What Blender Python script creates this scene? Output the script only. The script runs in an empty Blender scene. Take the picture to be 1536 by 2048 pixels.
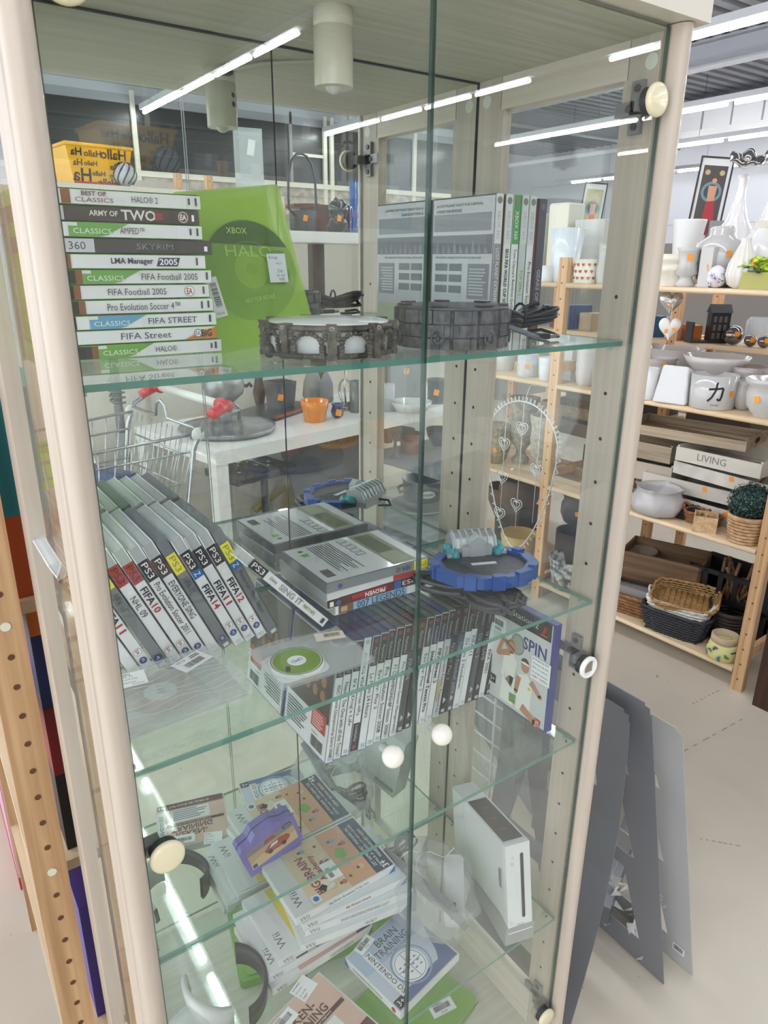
import bpy, bmesh, math, random
from mathutils import Vector, Matrix
random.seed(7)
PI = math.pi
sc = bpy.context.scene
COL = sc.collection

# ------------------------------------------------------------ camera, world, exposure
FPX = 1416.9
CAM = Vector((-0.7802, -0.5839, 1.5263))
RR = ((0.82298, -0.568, 0.00872), (-0.18236, -0.2787, -0.9429), (0.53801, 0.7744, -0.33295))
cd = bpy.data.cameras.new('camera'); cam = bpy.data.objects.new('camera', cd); COL.objects.link(cam)
cd.sensor_fit = 'VERTICAL'; cd.sensor_height = 36.0; cd.lens = 36.0 * FPX / 2048; cd.clip_start = 0.02; cd.clip_end = 100
cam.matrix_world = Matrix(((RR[0][0], -RR[1][0], -RR[2][0], CAM[0]), (RR[0][1], -RR[1][1], -RR[2][1], CAM[1]), (RR[0][2], -RR[1][2], -RR[2][2], CAM[2]), (0, 0, 0, 1)))
sc.camera = cam
wd = bpy.data.worlds.new('world'); sc.world = wd; wd.use_nodes = True
wd.node_tree.nodes['Background'].inputs[0].default_value = (0.93, 0.96, 1.0, 1)
wd.node_tree.nodes['Background'].inputs[1].default_value = 1.6
sc.view_settings.view_transform = 'Standard'; sc.view_settings.look = 'None'
sc.view_settings.exposure = 0.46; sc.view_settings.gamma = 1.0; sc.view_settings.use_curve_mapping = False
TUBE = 26.0
sc.cycles.transparent_max_bounces = 64; sc.cycles.max_bounces = 6; sc.cycles.adaptive_threshold = .04
sc.cycles.glossy_bounces = 5; sc.cycles.diffuse_bounces = 3; sc.cycles.use_denoising = True
sc.cycles.sample_clamp_indirect = 12.0; sc.cycles.caustics_reflective = True; sc.cycles.blur_glossy = .3; sc.cycles.caustics_refractive = False

W = 0.6626; D = 0.3074; H = 1.778
Z1, Z2, Z3, Z4, Z5 = 1.4337, 1.0666, 0.8254, 0.4561, 0.15

def ray(u, v):
    a = ((u - 768) / FPX, (v - 1024) / FPX, 1.0)
    return Vector([sum(RR[i][j] * a[i] for i in range(3)) for j in range(3)])
def on(ax, val, u, v):
    d = ray(u, v); return CAM + d * ((val - CAM[ax]) / d[ax])
def dep(p): return sum(RR[2][i] * (p[i] - CAM[i]) for i in range(3))
def spot(u, z, x):
    k = (u - 768) / FPX; g = [FPX * 0 + RR[0][i] - k * RR[2][i] for i in range(3)]
    y = CAM[1] - (g[0] * (x - CAM[0]) + g[2] * (z - CAM[2])) / g[1]
    return Vector((x, y, z))
def mir(p): return Vector((p[0], 2 * D - p[1], p[2]))

# ------------------------------------------------------------ materials
MT = {}
def lin(h):
    h = h.lstrip('#'); o = []
    for i in (0, 2, 4):
        c = int(h[i:i + 2], 16) / 255
        o.append(c / 12.92 if c <= .04045 else ((c + .055) / 1.055) ** 2.4)
    return (*o, 1)
def P(h, rough=.5, metal=0, alpha=1, coat=0, bump=None, trans=0, key=None, var=None, spec=.5):
    k = key or (h, rough, metal, alpha, coat, bump, trans, var, spec)
    if k in MT: return MT[k]
    m = bpy.data.materials.new('mat'); m.use_nodes = True; n = m.node_tree.nodes; l = m.node_tree.links
    b = n['Principled BSDF']; b.inputs['Base Color'].default_value = lin(h); b.inputs['Roughness'].default_value = rough
    b.inputs['Metallic'].default_value = metal; b.inputs['Alpha'].default_value = alpha
    b.inputs['Coat Weight'].default_value = coat; b.inputs['Transmission Weight'].default_value = trans
    b.inputs['Specular IOR Level'].default_value = spec
    if bump or var:
        tc = n.new('ShaderNodeTexCoord'); nz = n.new('ShaderNodeTexNoise'); nz.inputs['Scale'].default_value = (bump or var)[0]
        nz.inputs['Detail'].default_value = 4; l.new(tc.outputs['Object'], nz.inputs['Vector'])
        if bump:
            bp = n.new('ShaderNodeBump'); bp.inputs['Strength'].default_value = bump[1]; bp.inputs['Distance'].default_value = .004
            l.new(nz.outputs['Fac'], bp.inputs['Height']); l.new(bp.outputs[0], b.inputs['Normal'])
        if var:
            r = n.new('ShaderNodeValToRGB'); r.color_ramp.elements[0].position = .38; r.color_ramp.elements[1].position = .64
            r.color_ramp.elements[0].color = lin(var[1]); r.color_ramp.elements[1].color = lin(h)
            l.new(nz.outputs['Fac'], r.inputs[0]); l.new(r.outputs[0], b.inputs['Base Color'])
    MT[k] = m; return m
def wood(h1, h2, axis=2, scale=6., rough=.45, key=None, ring=14, coat=.1):
    k = ('w', h1, h2, axis, scale, ring)
    if k in MT: return MT[k]
    m = bpy.data.materials.new('wood'); m.use_nodes = True; n = m.node_tree.nodes; l = m.node_tree.links; b = n['Principled BSDF']
    tc = n.new('ShaderNodeTexCoord'); mp = n.new('ShaderNodeMapping'); s = [scale * ring] * 3; s[axis] = scale * .5; mp.inputs['Scale'].default_value = s
    nz = n.new('ShaderNodeTexNoise'); nz.inputs['Scale'].default_value = 1; nz.inputs['Detail'].default_value = 5; nz.inputs['Distortion'].default_value = .6
    r = n.new('ShaderNodeValToRGB'); r.color_ramp.elements[0].position = .35; r.color_ramp.elements[1].position = .66
    r.color_ramp.elements[0].color = lin(h2); r.color_ramp.elements[1].color = lin(h1)
    l.new(tc.outputs['Object'], mp.inputs[0]); l.new(mp.outputs[0], nz.inputs['Vector']); l.new(nz.outputs['Fac'], r.inputs[0]); l.new(r.outputs[0], b.inputs['Base Color'])
    b.inputs['Roughness'].default_value = rough; b.inputs['Coat Weight'].default_value = coat
    MT[k] = m; return m
def glassmat(tint='#fdfffe', f0=.042, dust=.004, rough=0.0, key='glass', gcol='#ffffff'):
    if key in MT: return MT[key]
    m = bpy.data.materials.new(key); m.use_nodes = True; n = m.node_tree.nodes; l = m.node_tree.links; n.clear()
    o = n.new('ShaderNodeOutputMaterial'); t = n.new('ShaderNodeBsdfTransparent'); t.inputs[0].default_value = lin(tint)
    g = n.new('ShaderNodeBsdfGlossy'); g.inputs['Roughness'].default_value = rough; g.inputs['Color'].default_value = lin(gcol)
    ge = n.new('ShaderNodeNewGeometry'); vd = n.new('ShaderNodeVectorMath'); vd.operation = 'DOT_PRODUCT'
    l.new(ge.outputs['Incoming'], vd.inputs[0]); l.new(ge.outputs['Normal'], vd.inputs[1])
    def mth(op, a, b=None):
        q = n.new('ShaderNodeMath'); q.operation = op
        for i, x in enumerate((a, b)):
            if x is None: continue
            if isinstance(x, (int, float)): q.inputs[i].default_value = x
            else: l.new(x, q.inputs[i])
        return q.outputs[0]
    c = mth('ABSOLUTE', vd.outputs['Value']); p = mth('POWER', mth('SUBTRACT', 1.0, c), 5.0)
    f = mth('ADD', mth('MULTIPLY', p, 1 - f0), f0)
    mx = n.new('ShaderNodeMixShader'); l.new(f, mx.inputs[0]); l.new(t.outputs[0], mx.inputs[1]); l.new(g.outputs[0], mx.inputs[2])
    out = mx.outputs[0]
    if dust:
        df = n.new('ShaderNodeBsdfDiffuse'); df.inputs[0].default_value = (.8, .8, .8, 1)
        m2 = n.new('ShaderNodeMixShader'); m2.inputs[0].default_value = dust; l.new(out, m2.inputs[1]); l.new(df.outputs[0], m2.inputs[2]); out = m2.outputs[0]
    l.new(out, o.inputs[0]); MT[key] = m; return m
def emis(h, s):
    k = ('e', h, s)
    if k in MT: return MT[k]
    m = bpy.data.materials.new('lamp_light'); m.use_nodes = True; n = m.node_tree.nodes; n.clear(); o = n.new('ShaderNodeOutputMaterial')
    e = n.new('ShaderNodeEmission'); e.inputs[0].default_value = lin(h); e.inputs[1].default_value = s; m.node_tree.links.new(e.outputs[0], o.inputs[0]); MT[k] = m; return m
GLASS = glassmat()
SHELFG = glassmat('#f8fdfb', .05, .004, 0, 'shelfglass')
SIDEG = glassmat('#fbfdfc', .042, .008, 0, 'sideglass')
EDGE = P('#5f9488', .2, alpha=.8); EDGE2 = P('#3f7f73', .15, alpha=.93); EDGED = P('#38504b', .15, alpha=.9)
BIRCH = wood('#c6b9ab', '#baad9e', 2, 5, .4, ring=18); BIRCHX = wood('#dcd2c4', '#d0c4b4', 0, 5, .45, ring=18); BIRCHY = wood('#dcd2c4', '#d0c4b4', 1, 5, .45, ring=18)
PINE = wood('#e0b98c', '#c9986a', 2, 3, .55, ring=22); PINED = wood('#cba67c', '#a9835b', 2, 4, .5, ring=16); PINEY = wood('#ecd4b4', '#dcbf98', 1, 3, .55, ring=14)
DARKW = wood('#4a2c20', '#2c1a14', 2, 3, .35); MIDW = wood('#8a6a4c', '#6a4c34', 0, 4, .6); PALEW = wood('#c8b49a', '#a8957c', 1, 5, .6)
WHITE = P('#c6c5c2', .4); CER = P('#bfbebb', .12, coat=.5); CREAMC = P('#e6dfcb', .25); GREYC = P('#a8a29e', .3, coat=.3); BLACK = P('#141416', .4); DGREY = P('#3c3d42', .4)
CHROME = P('#c8c8c8', .12, 1); STEEL = P('#8d8d92', .3, 1); CAPC = P('#e8dfbd', .25, coat=.3); ORST = P('#f59a28', .5); PAPER = P('#eeeff0', .6); INK = P('#1d1d20', .6); INKG = P('#44464c', .6)
SKYW = P('#bfc4c8', .5)

# ------------------------------------------------------------ mesh builder
_tx = {}
def textgeo(s, bold=False):
    k = (s, bold)
    if k in _tx: return _tx[k]
    c = bpy.data.curves.new('t', 'FONT'); c.body = s; c.resolution_u = 2; c.size = 1
    if bold: c.offset = .022
    o = bpy.data.objects.new('t', c); me = bpy.data.meshes.new_from_object(o)
    vs = [v.co.copy() for v in me.vertices]; fs = [tuple(p.vertices) for p in me.polygons]
    bpy.data.objects.remove(o); bpy.data.curves.remove(c); bpy.data.meshes.remove(me)
    if vs:
        x0 = min(v.x for v in vs); x1 = max(v.x for v in vs); y0 = min(v.y for v in vs); y1 = max(v.y for v in vs)
        vs = [Vector(((v.x - x0) / max(x1 - x0, 1e-6), (v.y - y0) / max(y1 - y0, 1e-6))) for v in vs]
        r = (x1 - x0) / max(y1 - y0, 1e-6)
    else: r = 1
    _tx[k] = (vs, fs, r); return _tx[k]
SPINE = Matrix(((1, 0, 0), (0, 0, -1), (0, 1, 0))).to_4x4()      # plane facing -y: right=+x, up=+z
class MB:
    def __init__(s): s.v = []; s.f = []; s.m = []; s.sm = []; s.ms = []; s.M = Matrix.Identity(4)
    def mi(s, mat):
        if mat not in s.ms: s.ms.append(mat)
        return s.ms.index(mat)
    def add(s, vs, fs, mat, smooth=False):
        n = len(s.v); s.v += [s.M @ Vector(v) for v in vs]; k = s.mi(mat)
        for f in fs: s.f.append([n + i for i in f]); s.m.append(k); s.sm.append(smooth)
        return s
    def box(s, x0, x1, y0, y1, z0, z1, mat, fm=None):
        vs = [(x, y, z) for x in (x0, x1) for y in (y0, y1) for z in (z0, z1)]
        fs = [(0, 1, 3, 2), (4, 6, 7, 5), (0, 4, 5, 1), (2, 3, 7, 6), (0, 2, 6, 4), (1, 5, 7, 3)]  # -x +x -y +y -z +z
        for i, f in enumerate(fs): s.add(vs, [f], (fm or {}).get(i, mat))
        return s
    def prism(s, poly, z0, z1, mat, side=None, smooth=False):
        n = len(poly); vs = [(p[0], p[1], z0) for p in poly] + [(p[0], p[1], z1) for p in poly]
        s.add(vs, [tuple(reversed(range(n))), tuple(range(n, 2 * n))], mat)
        s.add(vs, [(i, (i + 1) % n, n + (i + 1) % n, n + i) for i in range(n)], side or mat, smooth); return s
    def rbox(s, x0, x1, y0, y1, z0, z1, r, mat, side=None, k=4):
        pts = []
        for cx, cy, a in ((x1 - r, y1 - r, 0), (x0 + r, y1 - r, 90), (x0 + r, y0 + r, 180), (x1 - r, y0 + r, 270)):
            for i in range(k + 1): t = math.radians(a + 90 * i / k); pts.append((cx + r * math.cos(t), cy + r * math.sin(t)))
        return s.prism(pts, z0, z1, mat, side, True)
    def lathe(s, prof, mat, n=28, cx=0, cy=0, cz=0, sx=1, sy=1, wob=None, flute=None):
        vs = []; fs = []
        for (r, z) in prof:
            for i in range(n):
                a = 2 * PI * i / n; q = r
                if flute: q *= 1 + flute[1] * math.cos(flute[0] * a)
                if wob: q *= 1 + wob * math.sin(3 * a + z * 40) + wob * .6 * math.sin(5 * a + 1 + z * 25)
                vs.append((cx + q * math.cos(a) * sx, cy + q * math.sin(a) * sy, cz + z))
        for j in range(len(prof) - 1):
            for i in range(n): fs.append((j * n + i, j * n + (i + 1) % n, (j + 1) * n + (i + 1) % n, (j + 1) * n + i))
        s.add(vs, fs, mat, True)
        for j, rev in ((0, True), (len(prof) - 1, False)):
            if prof[j][0] > 1e-5:
                ring = [j * n + i for i in range(n)]; s.add(vs, [tuple(reversed(ring)) if rev else tuple(ring)], mat)
        return s
    def cyl(s, r, z0, z1, mat, n=20, cx=0, cy=0, sx=1, sy=1): return s.lathe([(r, z0), (r, z1)], mat, n, cx, cy, 0, sx, sy)
    def tube(s, pts, r, mat, n=6, closed=False):
        pts = [Vector(p) for p in pts]; N = len(pts); vs = []; up = None
        for i, p in enumerate(pts):
            a = pts[(i - 1) % N] if (closed or i) else p; b = pts[(i + 1) % N] if (closed or i < N - 1) else p
            t = (b - a).normalized() if (b - a).length > 1e-9 else Vector((0, 0, 1))
            if up is None: up = t.orthogonal().normalized()
            up = (up - t * up.dot(t)); up = up.normalized() if up.length > 1e-6 else t.orthogonal().normalized(); w = t.cross(up)
            for k in range(n): q = 2 * PI * k / n; vs.append(p + (up * math.cos(q) + w * math.sin(q)) * r)
        fs = []
        for i in range(N if closed else N - 1):
            for k in range(n): fs.append((i * n + k, i * n + (k + 1) % n, ((i + 1) % N) * n + (k + 1) % n, ((i + 1) % N) * n + k))
        if not closed: fs += [tuple(reversed(range(n))), tuple((N - 1) * n + k for k in range(n))]
        return s.add(vs, fs, mat, True)
    def ball(s, r, mat, cx=0, cy=0, cz=0, sx=1, sy=1, sz=1, n=20):
        m = n // 2; return s.lathe([(r * math.sin(PI * j / m) + (1e-6 if j in (0, m) else 0), -r * sz * math.cos(PI * j / m)) for j in range(m + 1)], mat, n, cx, cy, cz, sx, sy)
    def quad(s, pts, mat): return s.add(pts, [tuple(range(len(pts)))], mat)
    # flat prints in a local plane given by matrix Q (x right, y up, z out)
    def prect(s, Q, x0, x1, y0, y1, mat, e=0.0): return s.add([Q @ Vector(p) for p in ((x0, y0, e), (x1, y0, e), (x1, y1, e), (x0, y1, e))], [(0, 1, 2, 3)], mat)
    def ppoly(s, Q, pts, mat, e=0.0): return s.add([Q @ Vector((p[0], p[1], e)) for p in pts], [tuple(range(len(pts)))], mat)
    def pdisc(s, Q, cx, cy, r, mat, e=0.0, r2=0, n=28, sy=1):
        o = [(cx + r * math.cos(2 * PI * i / n), cy + r * sy * math.sin(2 * PI * i / n)) for i in range(n)]
        if not r2: return s.ppoly(Q, o, mat, e)
        q = [(cx + r2 * math.cos(2 * PI * i / n), cy + r2 * sy * math.sin(2 * PI * i / n)) for i in range(n)]
        return s.add([Q @ Vector((p[0], p[1], e)) for p in o + q], [(i, (i + 1) % n, n + (i + 1) % n, n + i) for i in range(n)], mat)
    def ptext(s, Q, t, x, y, h, mat, e=0.0, w=None, anchor='l', rot=0, bold=False):
        vs, fs, r = textgeo(t, bold); w = w or h * r
        ox = {'l': 0, 'c': -w / 2, 'r': -w}[anchor]; R2 = Matrix.Rotation(math.radians(rot), 4, 'Z')
        return s.add([Q @ (Vector((x, y, e)) + R2 @ Vector((ox + v[0] * w, (v[1] - .5) * h, 0))) for v in vs], fs, mat)
    def barcode(s, Q, x, y, w, h, e=0.0, mat=None):
        r = random.Random(int((x + y + w) * 1e5)); a = 0
        while a < w - .0006:
            b = r.choice((.0005, .0008, .0012)); s.prect(Q, x + a, min(x + a + b, x + w), y, y + h, mat or INK, e); a += b + r.choice((.0005, .0008))
        return s
    def lines(s, Q, x0, x1, y0, y1, n, mat, e=0.0, fill=.5):
        r = random.Random(n + int(x1 * 9000)); dy = (y1 - y0) / n
        for i in range(n): s.prect(Q, x0, x0 + (x1 - x0) * r.uniform(.7, 1), y0 + i * dy, y0 + i * dy + dy * fill, mat, e)
        return s
    def build(s, name, parent=None, bevel=0, seg=2, mw=None):
        me = bpy.data.meshes.new(name); me.from_pydata([tuple(v) for v in s.v], [], s.f)
        for m in s.ms: me.materials.append(m)
        me.polygons.foreach_set('material_index', s.m); me.polygons.foreach_set('use_smooth', s.sm); me.update()
        o = bpy.data.objects.new(name, me); COL.objects.link(o)
        if parent: o.parent = parent
        if mw is not None: o.matrix_local = mw
        if bevel:
            b = o.modifiers.new('b', 'BEVEL'); b.width = bevel; b.segments = seg; b.limit_method = 'ANGLE'; b.angle_limit = math.radians(40); b.use_clamp_overlap = True
        return o
def tag(o, label=None, cat=None, group=None, kind=None):
    if label: o['label'] = label
    if cat: o['category'] = cat
    if group: o['group'] = group
    if kind: o['kind'] = kind
    return o
def thing(name, label, cat, M=None, group=None):
    o = bpy.data.objects.new(name, None); o.empty_display_size = .02; COL.objects.link(o)
    if M is not None: o.matrix_world = M if isinstance(M, Matrix) else Matrix.Translation(M)
    return tag(o, label, cat, group)
def T(x, y=None, z=None): return Matrix.Translation(Vector(x) if y is None else Vector((x, y, z)))
def Rz(a): return Matrix.Rotation(math.radians(a), 4, 'Z')
def Rx(a): return Matrix.Rotation(math.radians(a), 4, 'X')
def Ry(a): return Matrix.Rotation(math.radians(a), 4, 'Y')
def axes(o, X, Y):
    X = Vector(X).normalized(); Y = Vector(Y); Y = (Y - X * Y.dot(X)).normalized(); Z = X.cross(Y)
    return Matrix(((X.x, Y.x, Z.x, o[0]), (X.y, Y.y, Z.y, o[1]), (X.z, Y.z, Z.z, o[2]), (0, 0, 0, 1)))

# ------------------------------------------------------------ room
def struct(mb, name, **k): return tag(mb.build(name, **k), kind='structure')
fl = bpy.data.materials.new('floor'); fl.use_nodes = True
n = fl.node_tree.nodes; l = fl.node_tree.links; b = n['Principled BSDF']; b.inputs['Roughness'].default_value = .38
tc = n.new('ShaderNodeTexCoord'); n1 = n.new('ShaderNodeTexNoise'); n1.inputs['Scale'].default_value = 2.2; n1.inputs['Detail'].default_value = 6
r1 = n.new('ShaderNodeValToRGB'); r1.color_ramp.elements[0].color = lin('#c8bfae'); r1.color_ramp.elements[1].color = lin('#d5cdbd'); r1.color_ramp.elements[0].position = .3; r1.color_ramp.elements[1].position = .7
n2 = n.new('ShaderNodeTexNoise'); n2.inputs['Scale'].default_value = 34; n2.inputs['Detail'].default_value = 3
r2 = n.new('ShaderNodeValToRGB'); r2.color_ramp.elements[0].color = (0, 0, 0, 1); r2.color_ramp.elements[1].color = (1, 1, 1, 1); r2.color_ramp.elements[0].position = .735; r2.color_ramp.elements[1].position = .76
mx = n.new('ShaderNodeMixRGB'); mx.inputs[2].default_value = lin('#6f6455')
l.new(tc.outputs['Object'], n1.inputs[0]); l.new(tc.outputs['Object'], n2.inputs[0]); l.new(n1.outputs['Fac'], r1.inputs[0]); l.new(n2.outputs['Fac'], r2.inputs[0])
l.new(r2.outputs[0], mx.inputs[0]); l.new(r1.outputs[0], mx.inputs[1]); l.new(mx.outputs[0], b.inputs['Base Color'])
m = MB().box(-4, 17, -11.2, 17, -.05, 0, fl)
for x0, y0, x1, y1 in ((1.16, .4526, 1.53, .4395), (1.43, .595, 1.60, .59), (.86, .2, .93, .12)):
    d = Vector((x1 - x0, y1 - y0, 0)); q = d.normalized().cross(Vector((0, 0, 1))) * .0015
    k = 7
    for i in range(k):
        a = Vector((x0, y0, .0006)) + d * (i / k); e = a + d * (random.uniform(.3, .9) / k); m.quad([a - q, e - q, e + q, a + q], P('#8a7f70', .6))
struct(m, 'floor')
CEILM = P('#9b9ea8', .6); CEILD = P('#6a6d77', .7)
m = MB().box(-4, 17, -11.2, 17, 4.75, 4.8, CEILD)
y = -11.2
while y < 17: m.box(-4, 17, y, y + .13, 4.66, 4.75, CEILM); y += .26
struct(m, 'ceiling')
WALLM = P('#d4d6dc', .6); 
m = MB().box(17, 17.1, -11.2, 17, 0, 4.8, WALLM)
for z in (1.25, 2.5, 3.75): m.box(16.992, 17, -11.2, 17, z, z + .02, P('#b4b7be', .6))
for y in range(-10, 17, 3): m.box(16.992, 17, y, y + .02, 0, 4.8, P('#b4b7be', .6))
struct(m, 'wall_right')
m = MB().box(-4, 17, 17, 17.1, 0, 4.8, WALLM)
for x in range(-3, 17, 3): m.box(x, x + .02, 16.992, 17, 0, 4.8, P('#b4b7be', .6))
struct(m, 'wall_back')
# steel beams under the deck
for i, (x0, x1, y0, y1, z) in enumerate(((10.0, 10.25, -11.2, 17, 4.3), (4.0, 4.25, -11.2, 17, 4.3), (-4, 17, 11.8, 12.0, 4.3))):
    m = MB(); bm_ = P('#a3a6ad', .5)
    m.box(x0, x1, y0, y1, z, z + .03, bm_); m.box(x0, x1, y0, y1, z + .33, z + .36, bm_)
    if x1 - x0 < 1: m.box((x0 + x1) / 2 - .01, (x0 + x1) / 2 + .01, y0, y1, z + .03, z + .33, bm_)
    else: m.box(x0, x1, (y0 + y1) / 2 - .01, (y0 + y1) / 2 + .01, z + .03, z + .33, bm_)
    struct(m, 'trim_%d' % (i + 1))
m = MB().box(13.0, 13.9, 5.0, 9.5, 4.0, 4.5, P('#d9dadd', .4))
for k in range(8): m.box(12.99, 13.0, 5.0 + k * .6, 5.03 + k * .6, 4.0, 4.5, P('#8f9298', .4))
tag(m.build('air_duct'), 'pale rectangular air duct hanging below the grey corrugated ceiling', 'duct')

# front wall seen in the mirror (real y about -8)
DARKP = P('#202226', .3); POST = P('#dcdacb', .5); STONE = P('#c9bfb4', .7, var=(9, '#a39a92'))
m = MB().box(-4, 17, -11.3, -11.2, 0, 4.8, P('#7c7f86', .6))
struct(m, 'wall_front')
V = lambda x, y, z: Vector((x, 2 * D - y, z))
YW = -10.9
m = MB().box(-1, 10, YW - .02, YW, 0, 4.7, P('#8f9299', .5)); struct(m, 'wall_window_side')
m = MB().box(-1, 10, YW, YW + .01, 2.8, 3.72, DARKP)
for z in (3.05, 3.3, 3.5): m.box(-1, 10, YW + .01, YW + .015, z, z + .015, P('#34373d', .4))
struct(m, 'window_1')
m = MB()
for x in (2.9, 6.22, 6.36, 8.2): m.box(x, x + .07, YW + .01, YW + .06, 2.0, 3.9, POST)
m.box(5.56, 5.61, YW + .01, YW + .05, 2.8, 3.9, P('#8f8f90', .5)); m.box(1.2, 1.23, YW + .01, YW + .05, 2.8, 3.7, P('#55585e', .5))
m.box(-1, 10, YW + .01, YW + .07, 2.74, 2.82, POST); m.box(-1, 10, YW + .01, YW + .05, 2.3, 2.36, POST); m.box(5.6, 6.25, YW + .01, YW + .05, 3.24, 3.29, POST)
for z, c in ((3.72, '#8b8f98'), (3.84, '#a3a8b0'), (3.96, '#80848d'), (4.08, '#9498a0')): m.box(-1, 10, YW, YW + .05, z, z + .12, P(c, .5))
struct(m, 'trim_window')
m = MB().box(-1, 10, YW, YW + .02, 1.5, 2.74, STONE)
for k in range(9): m.box(-1, 10, YW + .02, YW + .022, 1.55 + k * .13, 1.56 + k * .13, P('#8e857d', .7))
struct(m, 'wall_stone_panel')

# lighting tracks with fluorescent tubes
TM = emis('#fbfcff', TUBE); RAIL = P('#c6c9ce', .4)
tube_me = None
TLAB = {-3: 'fluorescent light row furthest left under the ceiling', 0: 'fluorescent light row right above the glass cabinet', 3: 'fluorescent light row just right of the cabinet, mirrored in its left door', 6: 'nearest long fluorescent light row at the upper right of the picture', 9: 'second fluorescent light row from the cabinet at the upper right', 12: 'third fluorescent light row, ending above the pale ceiling duct', 15: 'far fluorescent light row hung on thin wires in front of the white wall'}
def tube(par, y):
    global tube_me
    if tube_me is None:
        o = MB().tube([(0, -.48, 0), (0, -.47, 0), (0, .47, 0), (0, .48, 0)], .027, TM, 8).build('fluorescent_tube'); tube_me = o
    else: o = tube_me.copy(); COL.objects.link(o)
    o.parent = par; o.location = (0, y, 0)
for x, k in ((-3.1, -3), (0.18, 0), (3.05, 3), (6.2, 6), (9.3, 9), (12.05, 12), (15.4, 15)):
    t = thing('lighting_track', TLAB[k], 'ceiling light', (x, 0, 3.6), 'fluorescent lighting tracks')
    y1 = 14.5 if k > 0 else 6
    m = MB().box(-.05, .05, -10.75, y1, .035, .11, RAIL)
    for q in range(-10, int(y1), 3): m.tube([(0, q, .11), (0, q, 1.1)], .004, STEEL, 4)
    m.build('rail', t)
    y = {6: 4.33 - .5 - 1.08 * 13, 9: 5.72 - .5 - 1.08 * 14 - .02, 12: 7.5 + .5 - 1.08 * 16, 15: 9.6 - .5 - 1.08 * 18}.get(k, -10.2)
    while y < y1 - .5:
        if y > -10.3 and not (k == 12 and y > 9) and not (k == 3 and -6.5 < y < -4.7) and not (k == 6 and -6.75 < y < -5.7): tube(t, y)
        y += 1.08
# ------------------------------------------------------------ display cabinet
cab = thing('display_cabinet', 'tall birch display cabinet with two glass doors and a mirrored back', 'cabinet', T(0, 0, 0))
HOLES = [1.4867 - k * .0617 for k in range(21)]
def side_frame(sx):
    # sx=+1: right side, inner face x=0 ; sx=-1: left side, inner face x=-W
    xi = 0 if sx > 0 else -W; t = .021 * sx; x0, x1 = sorted((xi, xi + t))
    m = MB()
    m.box(x0, x1, .0, .043, .06, H - .002, BIRCH); m.box(x0, x1, .258, D + .004, .06, H - .002, BIRCH)
    m.box(x0, x1, .043, .258, 1.731, H - .002, BIRCHY); m.box(x0, x1, .043, .258, .06, .227, BIRCHY)
    # rounded nose in front of the stile
    pts = [(x0, 0)] + [((x0 + x1) / 2 - (x1 - x0) / 2 * math.cos(a), -.012 - .016 * math.sin(a)) for a in [PI * i / 10 for i in range(11)]] + [(x1, 0)]
    m.prism(pts if True else pts, .06, H - .002, BIRCH, None, True)
    f = m.build('side_frame', cab)
    m = MB(); xx = xi - sx * .0004
    Q = axes((xx, 0, 0), (0, 1, 0), (0, 0, 1)) if sx > 0 else axes((xx, 0, 0), (0, -1, 0), (0, 0, 1))
    for z in HOLES:
        for y in (.024, .284): m.pdisc(Q, y * (1 if sx > 0 else -1), z, .0026, P('#2a221c', .8), 0, 0, 10)
    for y in (.012, .288): m.pdisc(Q, y * (1 if sx > 0 else -1), 1.745, .0085, P('#d9dad0', .4), .0003, 0, 20)
    m.box(xi - .0005, xi + .0005, .0425, .0435, 1.731, H - .002, P('#8a7f72', .7)); m.box(xi - .0005, xi + .0005, .2575, .2585, 1.731, H - .002, P('#8a7f72', .7))
    m.build('shelf_pin_holes', f)
    xm = xi + t * .5
    MB().box(xm - .002, xm + .002, .041, .26, .225, 1.733, SIDEG).build('side_window', f)
    m = MB()   # bead around the window
    for a, b_, c, d in ((.043, .048, .227, 1.731), (.253, .258, .227, 1.731)): m.box(min(xi, xi + t * .35), max(xi, xi + t * .35), a, b_, c, d, BIRCH)
    m.build('window_bead', f)
side_frame(1); side_frame(-1)
m = MB().box(-W - .034, .034, -.034, D + .02, H - .001, 1.83, P('#dad4c6', .45)); o = m.build('top_board', cab, .008, 3)
MB().box(-W, 0, -.003, D + .006, H - .006, H - .001, wood('#cfcbb8', '#c2beaa', 0, 5, .5, ring=20)).build('top_lining', cab)
MB().box(-W, 0, -.004, D + .006, Z5 - .02, Z5, wood('#d8d4c8', '#cdc8ba', 0, 5, .4, ring=20)).build('bottom_board', cab)
MB().box(-W - .01, .01, .02, D, 0, Z5 - .02, BIRCHX).build('plinth', cab)
MIRM = bpy.data.materials.new('mirror'); MIRM.use_nodes = True; q = MIRM.node_tree.nodes; q.clear()
a_ = q.new('ShaderNodeOutputMaterial'); g_ = q.new('ShaderNodeBsdfGlossy'); g_.inputs[0].default_value = (.90, .93, .90, 1); g_.inputs['Roughness'].default_value = 0
MIRM.node_tree.links.new(g_.outputs[0], a_.inputs[0])
XJ = -.3325
for x0, x1 in ((-W, XJ - .0009), (XJ + .0009, 0)):
    MB().box(x0, x1, D, D + .004, Z5, H - .006, EDGED, {2: MIRM}).build('mirror_panel', cab)
MB().box(XJ - .0009, XJ + .0009, D - .0005, D + .004, Z5, H - .006, P('#2e211a', .5)).build('mirror_joint', cab)
MB().box(-W - .02, .02, D + .0045, D + .012, .06, H, BIRCH).build('back_board', cab)
m = MB().tube([(-W, D - .001, H - .007), (0, D - .001, H - .007)], .0018, P('#2b2622', .5), 4); m.build('top_gap_strip', cab)
m = MB().tube([(0, D - .001, Z5), (0, D - .001, H - .006)], .0018, P('#1d1b1a', .5), 4); m.build('corner_gap_strip', cab)
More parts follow.
